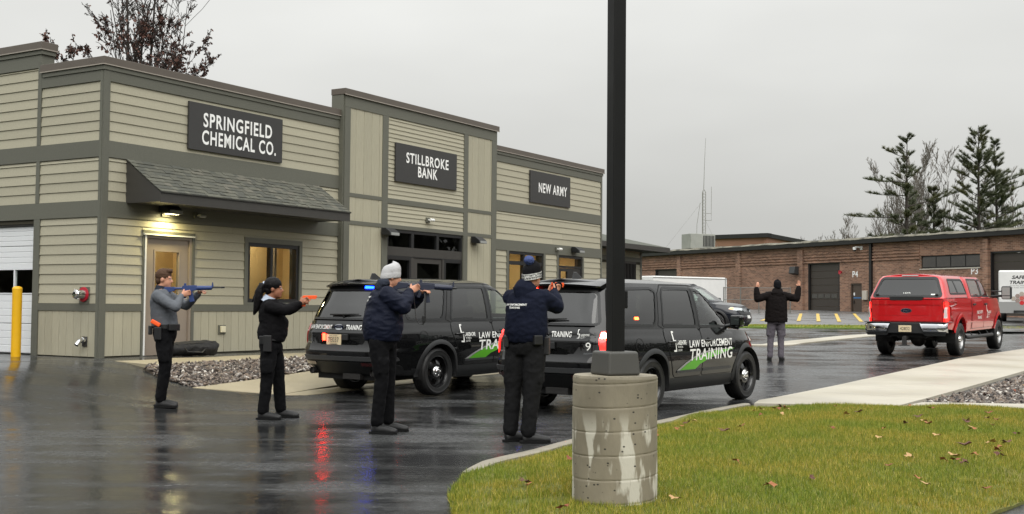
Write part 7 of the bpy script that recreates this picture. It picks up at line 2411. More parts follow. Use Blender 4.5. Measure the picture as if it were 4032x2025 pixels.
# ---------------------------------------------------------------- 5: hands up
J5 = dict(head=(0.045, 0.0, 1.715), neck=(0.030, 0.0, 1.590), chest=(0.024, 0.0, 1.40), waist=(0.016, 0.0, 1.076), hip=(0.016, 0.0, 0.943), rsh=(0.222, 0.0, 1.490), rel=(0.480, -0.04, 1.425), rwr=(0.540, 0.0, 1.690), rha=(0.542, 0.0, 1.795),
          lsh=(-0.178, 0.0, 1.490), lel=(-0.430, -0.04, 1.410), lwr=(-0.440, 0.0, 1.665), lha=(-0.41, 0.0, 1.749), rhip=(0.115, 0.0, 0.887), rkn=(0.131, 0.03, 0.50), ran=(0.125, 0.0, 0.088), rto=(0.20, 0.16, 0.016),
          lhip=(-0.085, 0.0, 0.885), lkn=(-0.105, 0.03, 0.50), lan=(-0.129, 0.0, 0.086), lto=(-0.115, 0.18, 0.013), look=(0.05, 1.0, 0.0))
P5 = person('person in black parka and grey trousers with both hands raised on the road', (6.104, 27.2), J5, (0.04, 1.0), 'skin', 'parka_black', 'trousers_grey', 'shoe_black', build=1.05, folds_seed=8, hemz=0.885,
   hands={'r': ((-1.0, 0.2, 0.3), 0.12, (-0.7, 0.1, 0.7)), 'l': ((1.0, 0.3, 0.2), 0.35, (0.7, 0.2, 0.4))},
   jr=dict(hem=(0.250, 0.185), waist=(0.240, 0.185), mid=(0.232, 0.18), chest=(0.225, 0.165), upper=(0.205, 0.135), top=(0.135, 0.10), sh=0.092, up=0.085, el=0.080, cuff=0.056, name='parka', fold=0.008))
beanie(P5, 'knit_black', lo=-0.03)
hd = MB().tube([P5['J']['neck'] + V((0, -0.11, -0.16)), P5['J']['neck'] + V((0, -0.10, -0.05)), P5['J']['neck'] + V((0.0, -0.03, 0.05))], [(0.10, 0.04), (0.155, 0.06), (0.115, 0.07)], 20, up=(0, 1, 0))
put('hood', voxmesh(hd, 0.011, 4, 0.5, (0.008, 10, (1, 1, 1), 3)), 'parka_black', P5['root'])
# back print on the hoodie and the jacket: flat lettering draped on the cloth
def back_print(P, child, rows, mat='decal_white'):
 ob = [c for c in P['root'].children if c.name.split('.')[0] == child][0]
 bm = bmesh.new()
 bm.from_mesh(ob.data)
 tree = BVHTree.FromBMesh(bm)
 for txt, o, ux_, w, h in rows:
  v, f = text_fit(txt, w, h, bold=0.03)
  o, ux_ = V(o), V(ux_).normalized()
  ins = V((0, 0, 1)).cross(ux_).normalized()          # into the back
  pts = []
  for a, b_ in v:
   src = o + ux_ * a + V((0, 0, b_)) - ins * 0.6
   h_ = tree.ray_cast(src, ins)
   pts.append(tuple(h_[0] - ins * 0.004) if h_[0] else tuple(o + ux_ * a + V((0, 0, b_))))
  MB().add(pts, f).build('back_print', mat, ob)
 bm.free()
back_print(P4, 'hoodie', [('LAW ENFORCEMENT', (-0.04, 0, 1.405), (0.93, -0.36, 0), 0.26, 0.021), ('TRAINING', (-0.05, 0, 1.375), (0.93, -0.36, 0), 0.13, 0.021)])
back_print(P3, 'jacket', [('LAW ENFORCEMENT', (-0.10, 0.05, 1.47), (0.65, -0.75, 0.10), 0.15, 0.022), ('TRAINING', (-0.10, 0.05, 1.44), (0.65, -0.75, 0.10), 0.09, 0.022)])
# ---------------------------------------------------------------- duffel bag by the door
M('bag_black', srgb(20, 20, 22), 0.8, var=0.2, vs=12, bump=0.5, bs=20, bdist=0.02)
dpos = B2W(1.62, -0.62, SLAB)
dg_ = thing('duffel_bag', 'long black gear bag lying on the walk before the grey door', 'bag', (dpos.x, dpos.y, SLAB - 0.008), R(24))
db = MB().tube([(-0.62, 0, 0.10), (-0.45, 0, 0.13), (-0.1, 0.02, 0.15), (0.2, 0, 0.16), (0.34, 0, 0.15), (0.40, 0, 0.13)], [(0.10, 0.06), (0.15, 0.11), (0.16, 0.13), (0.15, 0.135), (0.14, 0.13), (0.08, 0.09)], 18)
put('bag_body', voxmesh(db, 0.016, 4, 0.5, (0.018, 6, (1, 1, 1), 9)), 'bag_black', dg_)
MB().tube([(-0.2, -0.14, 0.17), (-0.15, -0.18, 0.10), (0.1, -0.18, 0.09), (0.18, -0.14, 0.18)], [(0.018, 0.004)] * 4, 8).build('strap', 'belt_black', dg_, smooth=True)
MB().tube([(-0.40, -0.10, 0.22), (0.0, -0.11, 0.255), (0.3, -0.10, 0.26)], 0.006, 6).build('zipper', 'axle_grey', dg_, smooth=True)
# ------------------------------------------------------------------ brick building at the back of the lot
def Mbrick():
 m = bpy.data.materials.new('brick')
 m.use_nodes = True
 n, l = m.node_tree.nodes, m.node_tree.links
 p = n['Principled BSDF']
 p.inputs['Roughness'].default_value = 0.85
 tc = n.new('ShaderNodeTexCoord')
 sp = n.new('ShaderNodeSeparateXYZ')
 l.new(tc.outputs['Object'], sp.inputs[0])
 cb = n.new('ShaderNodeCombineXYZ')
 l.new(sp.outputs['X'], cb.inputs[0])
 l.new(sp.outputs['Z'], cb.inputs[1])
 b = n.new('ShaderNodeTexBrick')
 b.inputs['Scale'].default_value = 1.0
 b.inputs['Brick Width'].default_value = 0.30
 b.inputs['Row Height'].default_value = 0.10
 b.inputs['Mortar Size'].default_value = 0.012
 b.inputs['Color1'].default_value = (*srgb(160, 122, 100), 1)
 b.inputs['Color2'].default_value = (*srgb(110, 82, 68), 1)
 b.inputs['Mortar'].default_value = (*srgb(160, 138, 120), 1)
 l.new(cb.outputs[0], b.inputs['Vector'])
 nz = n.new('ShaderNodeTexNoise')
 nz.inputs['Scale'].default_value = 0.5
 nz.inputs['Detail'].default_value = 6
 l.new(tc.outputs['Object'], nz.inputs['Vector'])
 mr = n.new('ShaderNodeMapRange')
 mr.inputs['From Min'].default_value = 0.3
 mr.inputs['From Max'].default_value = 0.7
 mr.inputs['To Min'].default_value = 0.78
 mr.inputs['To Max'].default_value = 1.18
 l.new(nz.outputs['Fac'], mr.inputs['Value'])
 mx = n.new('ShaderNodeMix')
 mx.data_type = 'RGBA'
 mx.blend_type = 'MULTIPLY'
 mx.inputs[0].default_value = 1
 l.new(b.outputs['Color'], mx.inputs[6])
 l.new(mr.outputs[0], mx.inputs[7])
 l.new(mx.outputs[2], p.inputs['Base Color'])
 bp = n.new('ShaderNodeBump')
 bp.inputs['Strength'].default_value = 0.6
 bp.inputs['Distance'].default_value = 0.02
 bp.invert = True
 l.new(b.outputs['Fac'], bp.inputs['Height'])
 l.new(bp.outputs[0], p.inputs['Normal'])
 MATS['brick'] = m
Mbrick()
M('fascia_black', srgb(20, 20, 21), 0.5)
M('roof_gravel', srgb(140, 136, 124), 0.95, var=0.35, vs=2.2, bump=0.6, bs=12, bdist=0.05, col2=srgb(96, 94, 86), c2s=1.0)
M('door_brown', srgb(74, 62, 52), 0.5, var=0.05, vs=3)
M('shutter_brown', srgb(58, 52, 46), 0.5, var=0.08, vs=3)
M('glass_bronze', srgb(46, 42, 36), 0.08, var=0.5, vs=1.2, coat=1.0)
M('hvac_grey', srgb(142, 144, 138), 0.6, var=0.12, vs=2)
M('pale_box', srgb(190, 184, 172), 0.6)
M('trailer_white', srgb(226, 226, 224), 0.4, var=0.05, vs=1.5)
M('trailer_grey', srgb(150, 150, 148), 0.5)
M('ink_black', srgb(20, 20, 22), 0.5)
M('fence_grey', srgb(110, 110, 106), 0.5)
M('mast_grey', srgb(128, 128, 122), 0.6)
BRA = math.atan2(-0.888, 0.459)
BZ = 1.02
BR = thing('brick_building', 'long low red-brick service building with dark garage doors along the back', 'building', (29.3, 68.0, BZ), BRA)
bz = lambda z: z - BZ
BO = [(-17.8, -14.6, 1.02, 4.58), (-13.55, -12.5, 1.02, 3.08), (-7.35, -2.7, 3.93, 4.74), (-1.95, 2.4, 1.02, 4.82), (-37.0, -33.6, 1.02, 4.58)]
wb = MB()
xs = sorted({-39.4, 16.0, *[q for o in BO for q in o[:2]]})
zs = sorted({0.4, 5.72, *[q for o in BO for q in o[2:]]})
for i in range(len(xs) - 1):
 for j in range(len(zs) - 1):
  cx, cz = (xs[i] + xs[i + 1]) / 2, (zs[j] + zs[j + 1]) / 2
  if any(o[0] < cx < o[1] and o[2] < cz < o[3] for o in BO): continue
  wb.box(xs[i], xs[i + 1], 0, 0.4, bz(zs[j]), bz(zs[j + 1]))
bwall = wb.build('wall', 'brick', BR)
MB().box(-39.4, -39.0, 0.4, 30, bz(0.4), bz(5.72)).build('wall', 'brick', BR)
for xp, w in ((-33.4, 0.5), (-25.6, 0.5), (-18.5, 0.55)):
 MB().box(xp - w / 2, xp + w / 2, -0.14, 0.0, bz(0.5), bz(5.55)).build('pilaster', 'brick', bwall)
MB().box(-2.35, -1.98, -0.20, 0.0, bz(0.5), bz(5.6)).build('pilaster', 'brick', bwall)
for k in range(6):
 MB().box(-39.4, -7.4, -0.03 - 0.012 * k, 0.0, bz(5.66 - 0.2 * k) - 0.10, bz(5.66 - 0.2 * k)).build('corbel_course', 'brick', bwall)
MB().box(-39.7, 16.0, -0.42, 0.3, bz(5.72), bz(6.02)).build('fascia', 'fascia_black', BR, bevel=0.01)
rfm = MB()
rf_n = 90
rr_ = random.Random(5)
for i in range(rf_n + 1):
 x = -39.8 + 55.8 * i / rf_n
 dz = rr_.uniform(-0.03, 0.03)
 rfm.v += [(x, -0.46, bz(6.03) - rr_.uniform(0, 0.05)), (x, -0.40, bz(6.13) + dz), (x, 2.0, bz(6.20) + dz), (x, 26, bz(6.3))]
for i in range(rf_n):
 for j in range(3):
  rfm.f.append((4 * i + j, 4 * i + j + 1, 4 * i + 5 + j, 4 * i + 4 + j))
  rfm.m.append(0)
rfm.build('flat_roof', 'roof_gravel', BR)
MB().box(-11.68, -11.48, -0.16, -0.002, bz(0.9), bz(5.72)).build('downpipe', 'fascia_black', BR)
def sect_door(x0, x1, z1, nsec, glaz=None, name='garage_door'):
 d = MB().box(x0, x0 + 0.12, 0.02, 0.2, 0, bz(z1)).box(x1 - 0.12, x1, 0.02, 0.2, 0, bz(z1)).box(x0 + 0.12, x1 - 0.12, 0.02, 0.2, bz(z1) - 0.1, bz(z1)).build(name, 'fascia_black', BR)
 h = (bz(z1) - 0.1) / nsec
 for k in range(nsec):
  if glaz is not None and k == glaz:
   MB().box(x0 + 0.12, x1 - 0.12, 0.16, 0.19, k * h, (k + 1) * h - 0.02).build('glazed_panel', 'shutter_brown', d)
   q = x0 + 0.25
   while q < x1 - 0.5:
    MB().box(q, q + 0.55, 0.145, 0.158, k * h + 0.08, (k + 1) * h - 0.14).build('pane', 'glass_bronze', d)
    q += 0.66
  else:
   MB().box(x0 + 0.12, x1 - 0.12, 0.15, 0.19, k * h, (k + 1) * h - 0.02).build('door_panel', 'shutter_brown', d)
 return d
sect_door(-17.8, -14.6, 4.58, 7, 2)
sect_door(-1.95, 2.4, 4.82, 7, 2)
sect_door(-37.0, -33.6, 4.58, 6)
dd = MB().box(-13.55, -13.47, 0.03, 0.2, 0, bz(3.08)).box(-12.58, -12.5, 0.03, 0.2, 0, bz(3.08)).box(-13.47, -12.58, 0.03, 0.2, bz(3.0), bz(3.08)).build('door', 'door_brown', BR)
MB().box(-13.46, -12.59, 0.10, 0.15, 0.02, bz(2.99)).build('leaf', 'door_brown', dd)
M('tape_blue', srgb(60, 110, 160), 0.5)
MB().box(-13.38, -12.66, 0.085, 0.099, bz(2.05), bz(2.14)).build('blue_notice', 'tape_blue', dd)
MB().box(-13.36, -13.24, 0.085, 0.099, bz(2.25), bz(2.45)).build('paper_notice', 'sign_white', dd)
MB().box(-13.34, -13.28, 0.05, 0.099, bz(1.70), bz(1.92)).build('handle', 'fascia_black', dd)
wi = MB().box(-7.35, -2.7, 0.12, 0.2, bz(3.93), bz(4.74)).build('window', 'fascia_black', BR)
for k in range(4):
 MB().box(-7.27 + 1.15 * k, -6.2 + 1.15 * k, 0.10, 0.118, bz(4.02), bz(4.65)).build('pane', 'glass_bronze', wi)
MB().box(-7.4, -2.65, -0.05, 0.12, bz(3.86), bz(3.925)).build('sill', 'pale_box', wi)
for txt, x in (('P4', -13.1), ('P3', -3.1)):
 v, f = text_fit(txt, 0.52, 0.42, bold=0.02)
 MB().add([(x + a, -0.012 - (0.0), bz(3.70) + b) for a, b in v], f).build('bay_number', 'sign_white', BR)
# fixtures on that wall
def bfix(name, label, cat, x, z): return thing(name, label, cat, Matrix.Translation((29.3, 68.0, BZ)) @ Matrix.Rotation(BRA, 4, 'Z') @ V((x, -0.001, bz(z))), BRA)
t = bfix('wall_lamp', 'grey box lamp high on the brick wall left of the glazed garage door', 'light', -18.9, 3.75)
MB().add([(-0.3, -0.14, 0), (0.3, -0.14, 0), (0.3, -0.14, 0.6), (-0.3, -0.14, 0.6), (-0.3, -0.6, 0.1), (0.3, -0.6, 0.1), (0.3, -0.5, 0.6), (-0.3, -0.5, 0.6)], [(0, 1, 2, 3), (4, 7, 6, 5), (0, 4, 5, 1), (3, 2, 6, 7), (0, 3, 7, 4), (1, 5, 6, 2)]).build('housing', 'trim_grey', t, bevel=0.03)
t = bfix('alarm_bell', 'small red alarm horn beside the glazed garage door', 'alarm', -14.35, 3.85)
MB().lathe([(0.001, -0.06), (0.10, -0.10), (0.14, -0.24), (0.001, -0.22)], 14, 'Y').build('horn', 'red_plastic', t, smooth=40)
t = bfix('security_camera', 'white dome camera under the roof edge of the brick building', 'camera', -12.5, 5.45)
MB().box(-0.12, 0.12, -0.05, 0, -0.12, 0.12).build('bracket', 'white_metal', t)
MB().bar((0, -0.05, 0.05), (-0.35, -0.25, 0.08), 0.08, 0.08).build('arm', 'white_metal', t)
MB().lathe([(0.10, 0.06), (0.12, 0.0), (0.12, -0.12), (0.001, -0.13)], 14, 'Z', (-0.38, -0.27, 0.0)).build('housing', 'white_metal', t, smooth=40)
MB().sphere((-0.38, -0.27, -0.14), 0.10, 12, 8).build('dome', 'lens_dark', t, smooth=True)
t = bfix('meter_box', 'pale utility box on the brick wall right of the brown door', 'utility box', -12.1, 1.95)
MB().box(-0.2, 0.2, -0.2, 0, 0, 0.62).build('cabinet', 'pale_box', t, bevel=0.02)
MB().tube([(-0.28, -0.05, 0.05), (-0.28, -0.05, 0.6)], 0.04, 8).build('conduit', 'door_brown', t, smooth=40)
# upper hall behind
t = thing('brick_hall', 'higher brick hall rising behind the long brick building', 'building', (24.2, 118.0, 1.2), R(0))
M('brick_far', srgb(136, 102, 84), 0.9, var=0.12, vs=0.6, stretch=(1, 1, 4))
def far_pt(px, Y): return ((px - 2016) / 4627.0 * Y)
A_, B_, C_ = (19.0, 117.0), (24.4, 112.5), (36.5, 134.0)
def slab3(p, q, z0, z1, th=0.3):
 d = V((q[0] - p[0], q[1] - p[1], 0))
 n_ = V((-d.y, d.x, 0)).normalized() * th
 vs = [V((p[0], p[1], z0)), V((q[0], q[1], z0)), V((q[0], q[1], z1)), V((p[0], p[1], z1))]
 vs += [v + n_ for v in vs]
 return [tuple(v - t.location) for v in vs], [(0, 1, 2, 3), (7, 6, 5, 4), (0, 4, 5, 1), (1, 5, 6, 2), (2, 6, 7, 3), (3, 7, 4, 0)]
w_ = MB()
w_.add(*slab3(A_, B_, 1.2, 8.1))
w_.build('wall', 'brick_far', t)
w_ = MB()
w_.add(*slab3(B_, C_, 1.2, 8.1))
w_.build('wall', 'brick_far', t)
w_ = MB()
w_.add(*slab3((A_[0] - 0.3, A_[1]), (B_[0], B_[1] - 0.4), 8.1, 8.5, 0.8))
w_.build('fascia', 'fascia_black', t)
w_ = MB()
w_.add(*slab3((B_[0], B_[1] - 0.4), (C_[0], C_[1] - 0.4), 8.1, 8.5, 0.8))
w_.build('fascia', 'fascia_black', t)
# roof-top air handler
t = thing('air_handler', 'grey louvred air-handling unit on the brick building roof', 'air unit', (15.55, 98.0, 6.2), R(20))
MB().box(-1.15, 1.15, -0.8, 0.8, 0.0, 1.25).build('cabinet', 'hvac_grey', t, bevel=0.03)
for k in range(8):
 MB().box(0.02 + 0.135 * k, 0.09 + 0.135 * k, -0.83, -0.801, 0.2, 1.1).build('louvre', 'fascia_black', t)
# lattice mast
t = thing('radio_mast', 'thin lattice radio mast with whip antennas above the brick building roof', 'antenna', (16.4, 100.5, 6.2))
ht = 5.3
for k in range(3):
 a = k * 2 * math.pi / 3
 MB().tube([(0.17 * math.cos(a), 0.17 * math.sin(a), 0), (0.17 * math.cos(a), 0.17 * math.sin(a), ht - 0.3), (0, 0, ht)], 0.028, 6).build('mast_leg', 'mast_grey', t)
lat = MB()
for i in range(18):
 z0 = i * 0.28
 for k in range(3):
  a, b_ = k * 2 * math.pi / 3, (k + 1) * 2 * math.pi / 3
  lat.bar((0.17 * math.cos(a), 0.17 * math.sin(a), z0), (0.17 * math.cos(b_), 0.17 * math.sin(b_), z0 + 0.28), 0.018, 0.018)
lo_ = lat.build('lattice_braces', 'mast_grey', t)
lo_['kind'] = 'stuff'
MB().tube([(0, 0, ht - 0.05), (0.06, 0, ht + 2.2), (0.16, 0, ht + 4.4)], [0.03, 0.02, 0.012], 6).build('whip_antenna', 'mast_grey', t)
MB().tube([(0.2, 0, 2.6), (0.65, 0, 2.6), (0.65, 0, 3.2), (0.2, 0, 3.2)], 0.025, 6).build('side_arm', 'mast_grey', t)
MB().tube([(0.65, 0, 3.2), (0.66, 0, 5.5)], 0.018, 6).build('whip_antenna', 'mast_grey', t)
MB().tube([(-0.6, 0, 0.0), (-0.58, 0, 2.2), (-0.30, 0, 4.1)], 0.02, 6).build('whip_antenna', 'mast_grey', t)
MB().tube([(-0.6, 0, 0.45), (0, 0, 0.45)], 0.02, 6).build('side_arm', 'mast_grey', t)
MB().tube([(-0.15, 0, 4.2), (-4.2, 0, -1.0)], 0.008, 5).build('guy_wire', 'mast_grey', t)
MB().tube([(0.15, 0, 2.6), (1.6, 1.0, 0.0)], 0.008, 5).build('guy_wire', 'mast_grey', t)
# ------------------------------------------------------------------ white cargo trailer beyond the cars
t = thing('cargo_trailer', 'long plain white cargo trailer parked before the brick wall', 'trailer', (11.6, 80.5, G(11.6, 80.5) - 0.25), R(34))
MB().box(-3.6, 3.0, -1.25, 1.25, 0.55, 2.5).build('cargo_box', 'trailer_white', t, bevel=0.06)
MB().box(3.0, 3.12, -1.22, 1.22, 0.6, 2.45).build('end_door', 'trailer_white', t, bevel=0.02)
MB().box(-3.6, 3.05, -1.262, -1.252, 2.36, 2.43).build('top_trim', 'trailer_grey', t)
MB().box(2.92, 2.98, -1.27, -1.252, 0.6, 2.45).build('corner_post', 'trailer_grey', t)
for xw in (-0.6, 0.4):
 for sy in (-1, 1):
  MB().lathe([(0.001, sy * -0.12), (0.33, sy * -0.12), (0.36, sy * -0.06), (0.36, sy * 0.06), (0.33, sy * 0.12), (0.001, sy * 0.12)], 20, 'Y', (xw, sy * 1.1, 0.36)).build('wheel', 'tyre', t, smooth=40)
MB().box(-5.0, -3.6, -0.06, 0.06, 0.45, 0.57).build('tongue', 'fascia_black', t)
# ------------------------------------------------------------------ lettered trailer at the right edge
TX, TY = 25.05, 57.3
t = thing('training_trailer', 'white box trailer lettered SAFETY TRAINING with red hexagons at the right edge', 'trailer', (TX, TY, G(TX, TY) + 0.06), R(-25))
MB().box(-1.22, 1.22, 0.0, 4.5, 0.62, 2.52).build('cargo_box', 'trailer_white', t, bevel=0.08, seg=3)
MB().box(-1.21, 1.21, -0.012, 0.0, 0.42, 0.98).build('stone_guard', 'trailer_grey', t, bevel=0.01)
v, f = text_fit('SAFETY', 0.98, 0.17, bold=0.03, shear=0.2)
MB().add([(-0.12 + a, -0.004, 2.18 + b) for a, b in v], f).build('lettering', 'ink_black', t)
v, f = text_fit('TRAINING', 1.22, 0.17, bold=0.03, shear=0.2)
MB().add([(-0.10 + a, -0.004, 1.93 + b) for a, b in v], f).build('lettering', 'ink_black', t)
for txt, z, w in (('Proven Fire, Real-World Training', 1.76, 1.25), ('For Public Safety Professionals', 1.66, 1.2)):
 v, f = text_fit(txt, w, 0.05, shear=0.1)
 MB().add([(-0.08 + a, -0.004, z + b) for a, b in v], f).build('lettering', 'ink_black', t)
for i, c in enumerate(((176, 164, 152), (196, 92, 84), (200, 40, 44), (150, 132, 124))):
 M('hex_%d' % i, srgb(*c), 0.5)
hexes = [(-0.55, 1.14, 0), (-0.36, 1.26, 3), (-0.36, 1.04, 3), (-0.17, 1.37, 0), (-0.17, 1.15, 1), (-0.17, 0.93, 2), (0.02, 1.26, 2), (0.02, 1.04, 2), (0.21, 1.37, 3), (0.21, 1.15, 2), (0.40, 1.26, 2), (0.40, 1.04, 1)]
for hx, hz, mi in hexes:
 pts = [(hx + 0.115 * math.cos(k * math.pi / 3), -0.016, hz + 0.115 * math.sin(k * math.pi / 3)) for k in range(6)]
 MB().add(pts, [(0, 1, 2, 3, 4, 5)]).build('hexagon', 'hex_%d' % mi, t)
MB().bar((-0.5, 0.0, 0.5), (0.0, -1.3, 0.5), 0.08, 0.12).bar((0.5, 0.0, 0.5), (0.0, -1.3, 0.5), 0.08, 0.12).build('tongue', 'fascia_black', t)
MB().tube([(0.0, -1.1, 0.0), (0.0, -1.1, 0.95)], 0.035, 10).tube([(0, -1.1, 0.0), (0, -1.1, 0.02)], 0.1, 10).build('jack', 'trailer_grey', t, smooth=40)
for sy in (-1, 1):
 MB().lathe([(0.001, -0.12), (0.33, -0.12), (0.36, -0.06), (0.36, 0.06), (0.33, 0.12), (0.001, 0.12)], 20, 'X', (sy * 1.08, 2.4, 0.36)).build('wheel', 'tyre', t, smooth=40)
# ------------------------------------------------------------------ chain-link fence
fp = [(12.9, 71.5), (14.0, 71.9), (15.2, 72.3), (16.4, 72.7), (17.3, 73.0)]
t = thing('chain_link_fence', 'grey chain-link fence panel before the brick wall left of the raised hands', 'fence', (fp[0][0], fp[0][1], G(*fp[0])))
for i, (x, y) in enumerate(fp):
 q = V((x, y, G(x, y))) - t.location
 MB().tube([q, q + V((0, 0, 1.62))], 0.035, 8).build('fence_post', 'fence_grey', t, smooth=40)
mesh = MB()
for (x0, y0), (x1, y1) in zip(fp, fp[1:]):
 a = V((x0, y0, G(x0, y0))) - t.location
 b_ = V((x1, y1, G(x1, y1))) - t.location
 MB().tube([a + V((0, 0, 1.58)), b_ + V((0, 0, 1.58))], 0.024, 6).build('top_rail', 'fence_grey', t)
 MB().tube([a + V((0, 0, 0.85)), b_ + V((0, 0, 0.85))], 0.02, 6).build('mid_rail', 'fence_grey', t)
 nn = 15
 for k in range(-nn, nn):
  for sg in (1, -1):
   s0, s1 = k / nn, (k + nn) / nn
   if sg < 0: s0, s1 = s1, s0
   za_, zb_ = 0.05, 1.55
   t0, t1 = 0.0, 1.0
   if s0 < 0: t0 = -s0 / (s1 - s0)
   if s1 < 0: t1 = s0 / (s0 - s1)
   if s0 > 1: t0 = (s0 - 1) / (s0 - s1)
   if s1 > 1: t1 = (1 - s0) / (s1 - s0)
   if t1 - t0 < 0.02: continue
   P0 = a + (b_ - a) * (s0 + (s1 - s0) * t0) + V((0, 0, za_ + (zb_ - za_) * t0))
   P1_ = a + (b_ - a) * (s0 + (s1 - s0) * t1) + V((0, 0, za_ + (zb_ - za_) * t1))
   mesh.bar(P0, P1_, 0.006, 0.006)
mo = mesh.build('wire_mesh', 'fence_grey', t)
mo['kind'] = 'stuff'
# ------------------------------------------------------------------ parking lines
for a, b_ in (((12.95, 59.8), (12.03, 56.6)), ((17.64, 71.7), (13.81, 56.6)), ((18.75, 72.05), (14.72, 56.4)), ((19.97, 72.45), (15.65, 56.15)), ((21.21, 72.85), (16.79, 56.45))):
 d = V((b_[0] - a[0], b_[1] - a[1], 0))
 n_ = V((-d.y, d.x, 0)).normalized() * 0.09
 K = 8
 mb = MB()
 for i in range(K + 1):
  p = V((a[0], a[1], 0)) + d * (i / K)
  for s_ in (-1, 1):
   q = p + n_ * s_
   mb.v.append((q.x, q.y, G(q.x, q.y) + 0.035))
 mb.f = [(2 * i, 2 * i + 1, 2 * i + 3, 2 * i + 2) for i in range(K)]
 mb.m = [0] * K
 mb.build('parking_line', 'yellow_line')['kind'] = 'structure'
# ------------------------------------------------------------------ trees
M('bark_dark', srgb(52, 46, 42), 0.95, var=0.25, vs=10)
M('bark_grey', srgb(104, 98, 92), 0.95, var=0.25, vs=3)
M('needles', srgb(78, 84, 60), 0.8, var=0.35, vs=0.6, col2=srgb(88, 88, 56), c2s=0.5)
M('dead_leaf', srgb(92, 62, 52), 0.8, var=0.35, vs=3, col2=srgb(56, 42, 40), c2s=3)
rt = random.Random(21)
def rot_about(v, axis, a): return Matrix.Rotation(a, 3, axis) @ v
def branchy(mb, p, d, L, r, depth, rnd, tips, nseg=4, spread=0.5, up=0.12, side=5, ratio=(0.45, 0.7), nside=5, rmin=0.008):
 """tapering limb with side branches; collects tips for leaves"""
 pts, rad = [p.copy()], [r]
 dirs = []
 q, dd = p.copy(), d.normalized()
 for i in range(nseg):
  dd = (dd + V((rnd.uniform(-1, 1), rnd.uniform(-1, 1), rnd.uniform(-0.3, 1))) * 0.09 + V((0, 0, up)) * 0.5).normalized()
  q = q + dd * (L / nseg)
  pts.append(q.copy())
  rad.append(max(r * (1 - (i + 1) / nseg * 0.82), rmin))
  dirs.append(dd.copy())
 mb.tube(pts, rad, nside if r > 0.03 else 3, caps=False)
 tips.append((pts, depth))
 if depth <= 0: return
 n = side if depth > 1 else max(3, side - 1)
 for k in range(n):
  t = rnd.uniform(0.22, 0.98)
  i = min(int(t * nseg), nseg - 1)
  b = pts[i] + (pts[i + 1] - pts[i]) * (t * nseg - i)
  ax = dirs[i].cross(V((rnd.uniform(-1, 1), rnd.uniform(-1, 1), rnd.uniform(-1, 1)))).normalized()
  nd = rot_about(dirs[i], ax, rnd.uniform(spread * 0.6, spread * 1.4))
  branchy(mb, b, nd, L * rnd.uniform(*ratio) * (1.1 - 0.5 * t), max(rad[i] * 0.55, rmin), depth - 1, rnd, tips, max(2, nseg - 1), spread, up, side, ratio, nside, rmin)
def leaves_on(mb, tips, rnd, n, size, zlim=None, maxdepth=1, dens=None):
 cand = [t for t in tips if t[1] <= maxdepth]
 k = 0
 guard = 0
 while k < n and guard < n * 6:
  guard += 1
  pts, dp = rnd.choice(cand)
  i = rnd.randrange(len(pts) - 1)
  c = pts[i] + (pts[i + 1] - pts[i]) * rnd.random()
  if dens and rnd.random() > dens(c): continue
  s = size * rnd.uniform(0.6, 1.3)
  a = V((rnd.uniform(-1, 1), rnd.uniform(-1, 1), rnd.uniform(-1.4, 0.2))).normalized()
  b = a.cross(V((rnd.uniform(-1, 1), rnd.uniform(-1, 1), rnd.uniform(-1, 1)))).normalized()
  m = c + a * s * 0.5
  mb.add([c, m + b * s * 0.36, c + a * s, m - b * s * 0.30], [(0, 1, 2), (0, 2, 3)])
  k += 1
# ---- the tree behind the street-front building
def roof_tree(label, x, y, h, seed, stems, nleaf, group):
 rnd = random.Random(seed)
 t = thing('leafless_tree', label, 'tree', (x, y, G(x, y)), 0, group)
 tr, tips = MB(), []
 tr.tube([(0, 0, -0.2), (0, 0, h * 0.16), (0.02, 0, h * 0.26)], [0.17, 0.14, 0.12], 10)
 cr = MB()
 for (dx, dy, L, r) in stems:
  branchy(cr, V((0.0, 0, h * 0.24)), V((dx, dy, 1.0)), h * L, r, 3, rnd, tips, 6, 0.62, 0.10, 9, (0.22, 0.40))
 tr.build('trunk', 'bark_dark', t, smooth=50)
 cr.build('crown', 'bark_dark', t)
 lf = MB()
 leaves_on(lf, tips, rnd, nleaf, 0.10, maxdepth=2, dens=lambda c: 1.0 if 4.0 < c.z < h * 0.80 else 0.12)
 lo = lf.build('leaves', 'dead_leaf', t)
 lo['kind'] = 'stuff'
 return t
roof_tree('nearly bare tree with brown hanging leaves rising behind the clapboard building roof', -10.5, 33.0, 11.2, 31,
          [(0.02, 0.0, 0.78, 0.075), (-0.08, 0.1, 0.74, 0.06), (0.10, -0.1, 0.76, 0.07), (-0.22, 0.1, 0.60, 0.05), (0.22, 0.1, 0.62, 0.05), (-0.46, -0.1, 0.48, 0.045), (0.38, -0.2, 0.50, 0.04), (-0.05, 0.2, 0.70, 0.05), (0.30, 0.3, 0.54, 0.04), (0.15, 0.3, 0.66, 0.045), (-0.60, 0.1, 0.44, 0.04)], 6800, None)
roof_tree('small bare tree low behind the roof, right of the larger leafy one', -8.9, 33.6, 6.4, 12, [(0.1, 0, 0.60, 0.035), (0.45, 0, 0.52, 0.03), (-0.3, 0.1, 0.5, 0.03)], 420, None)
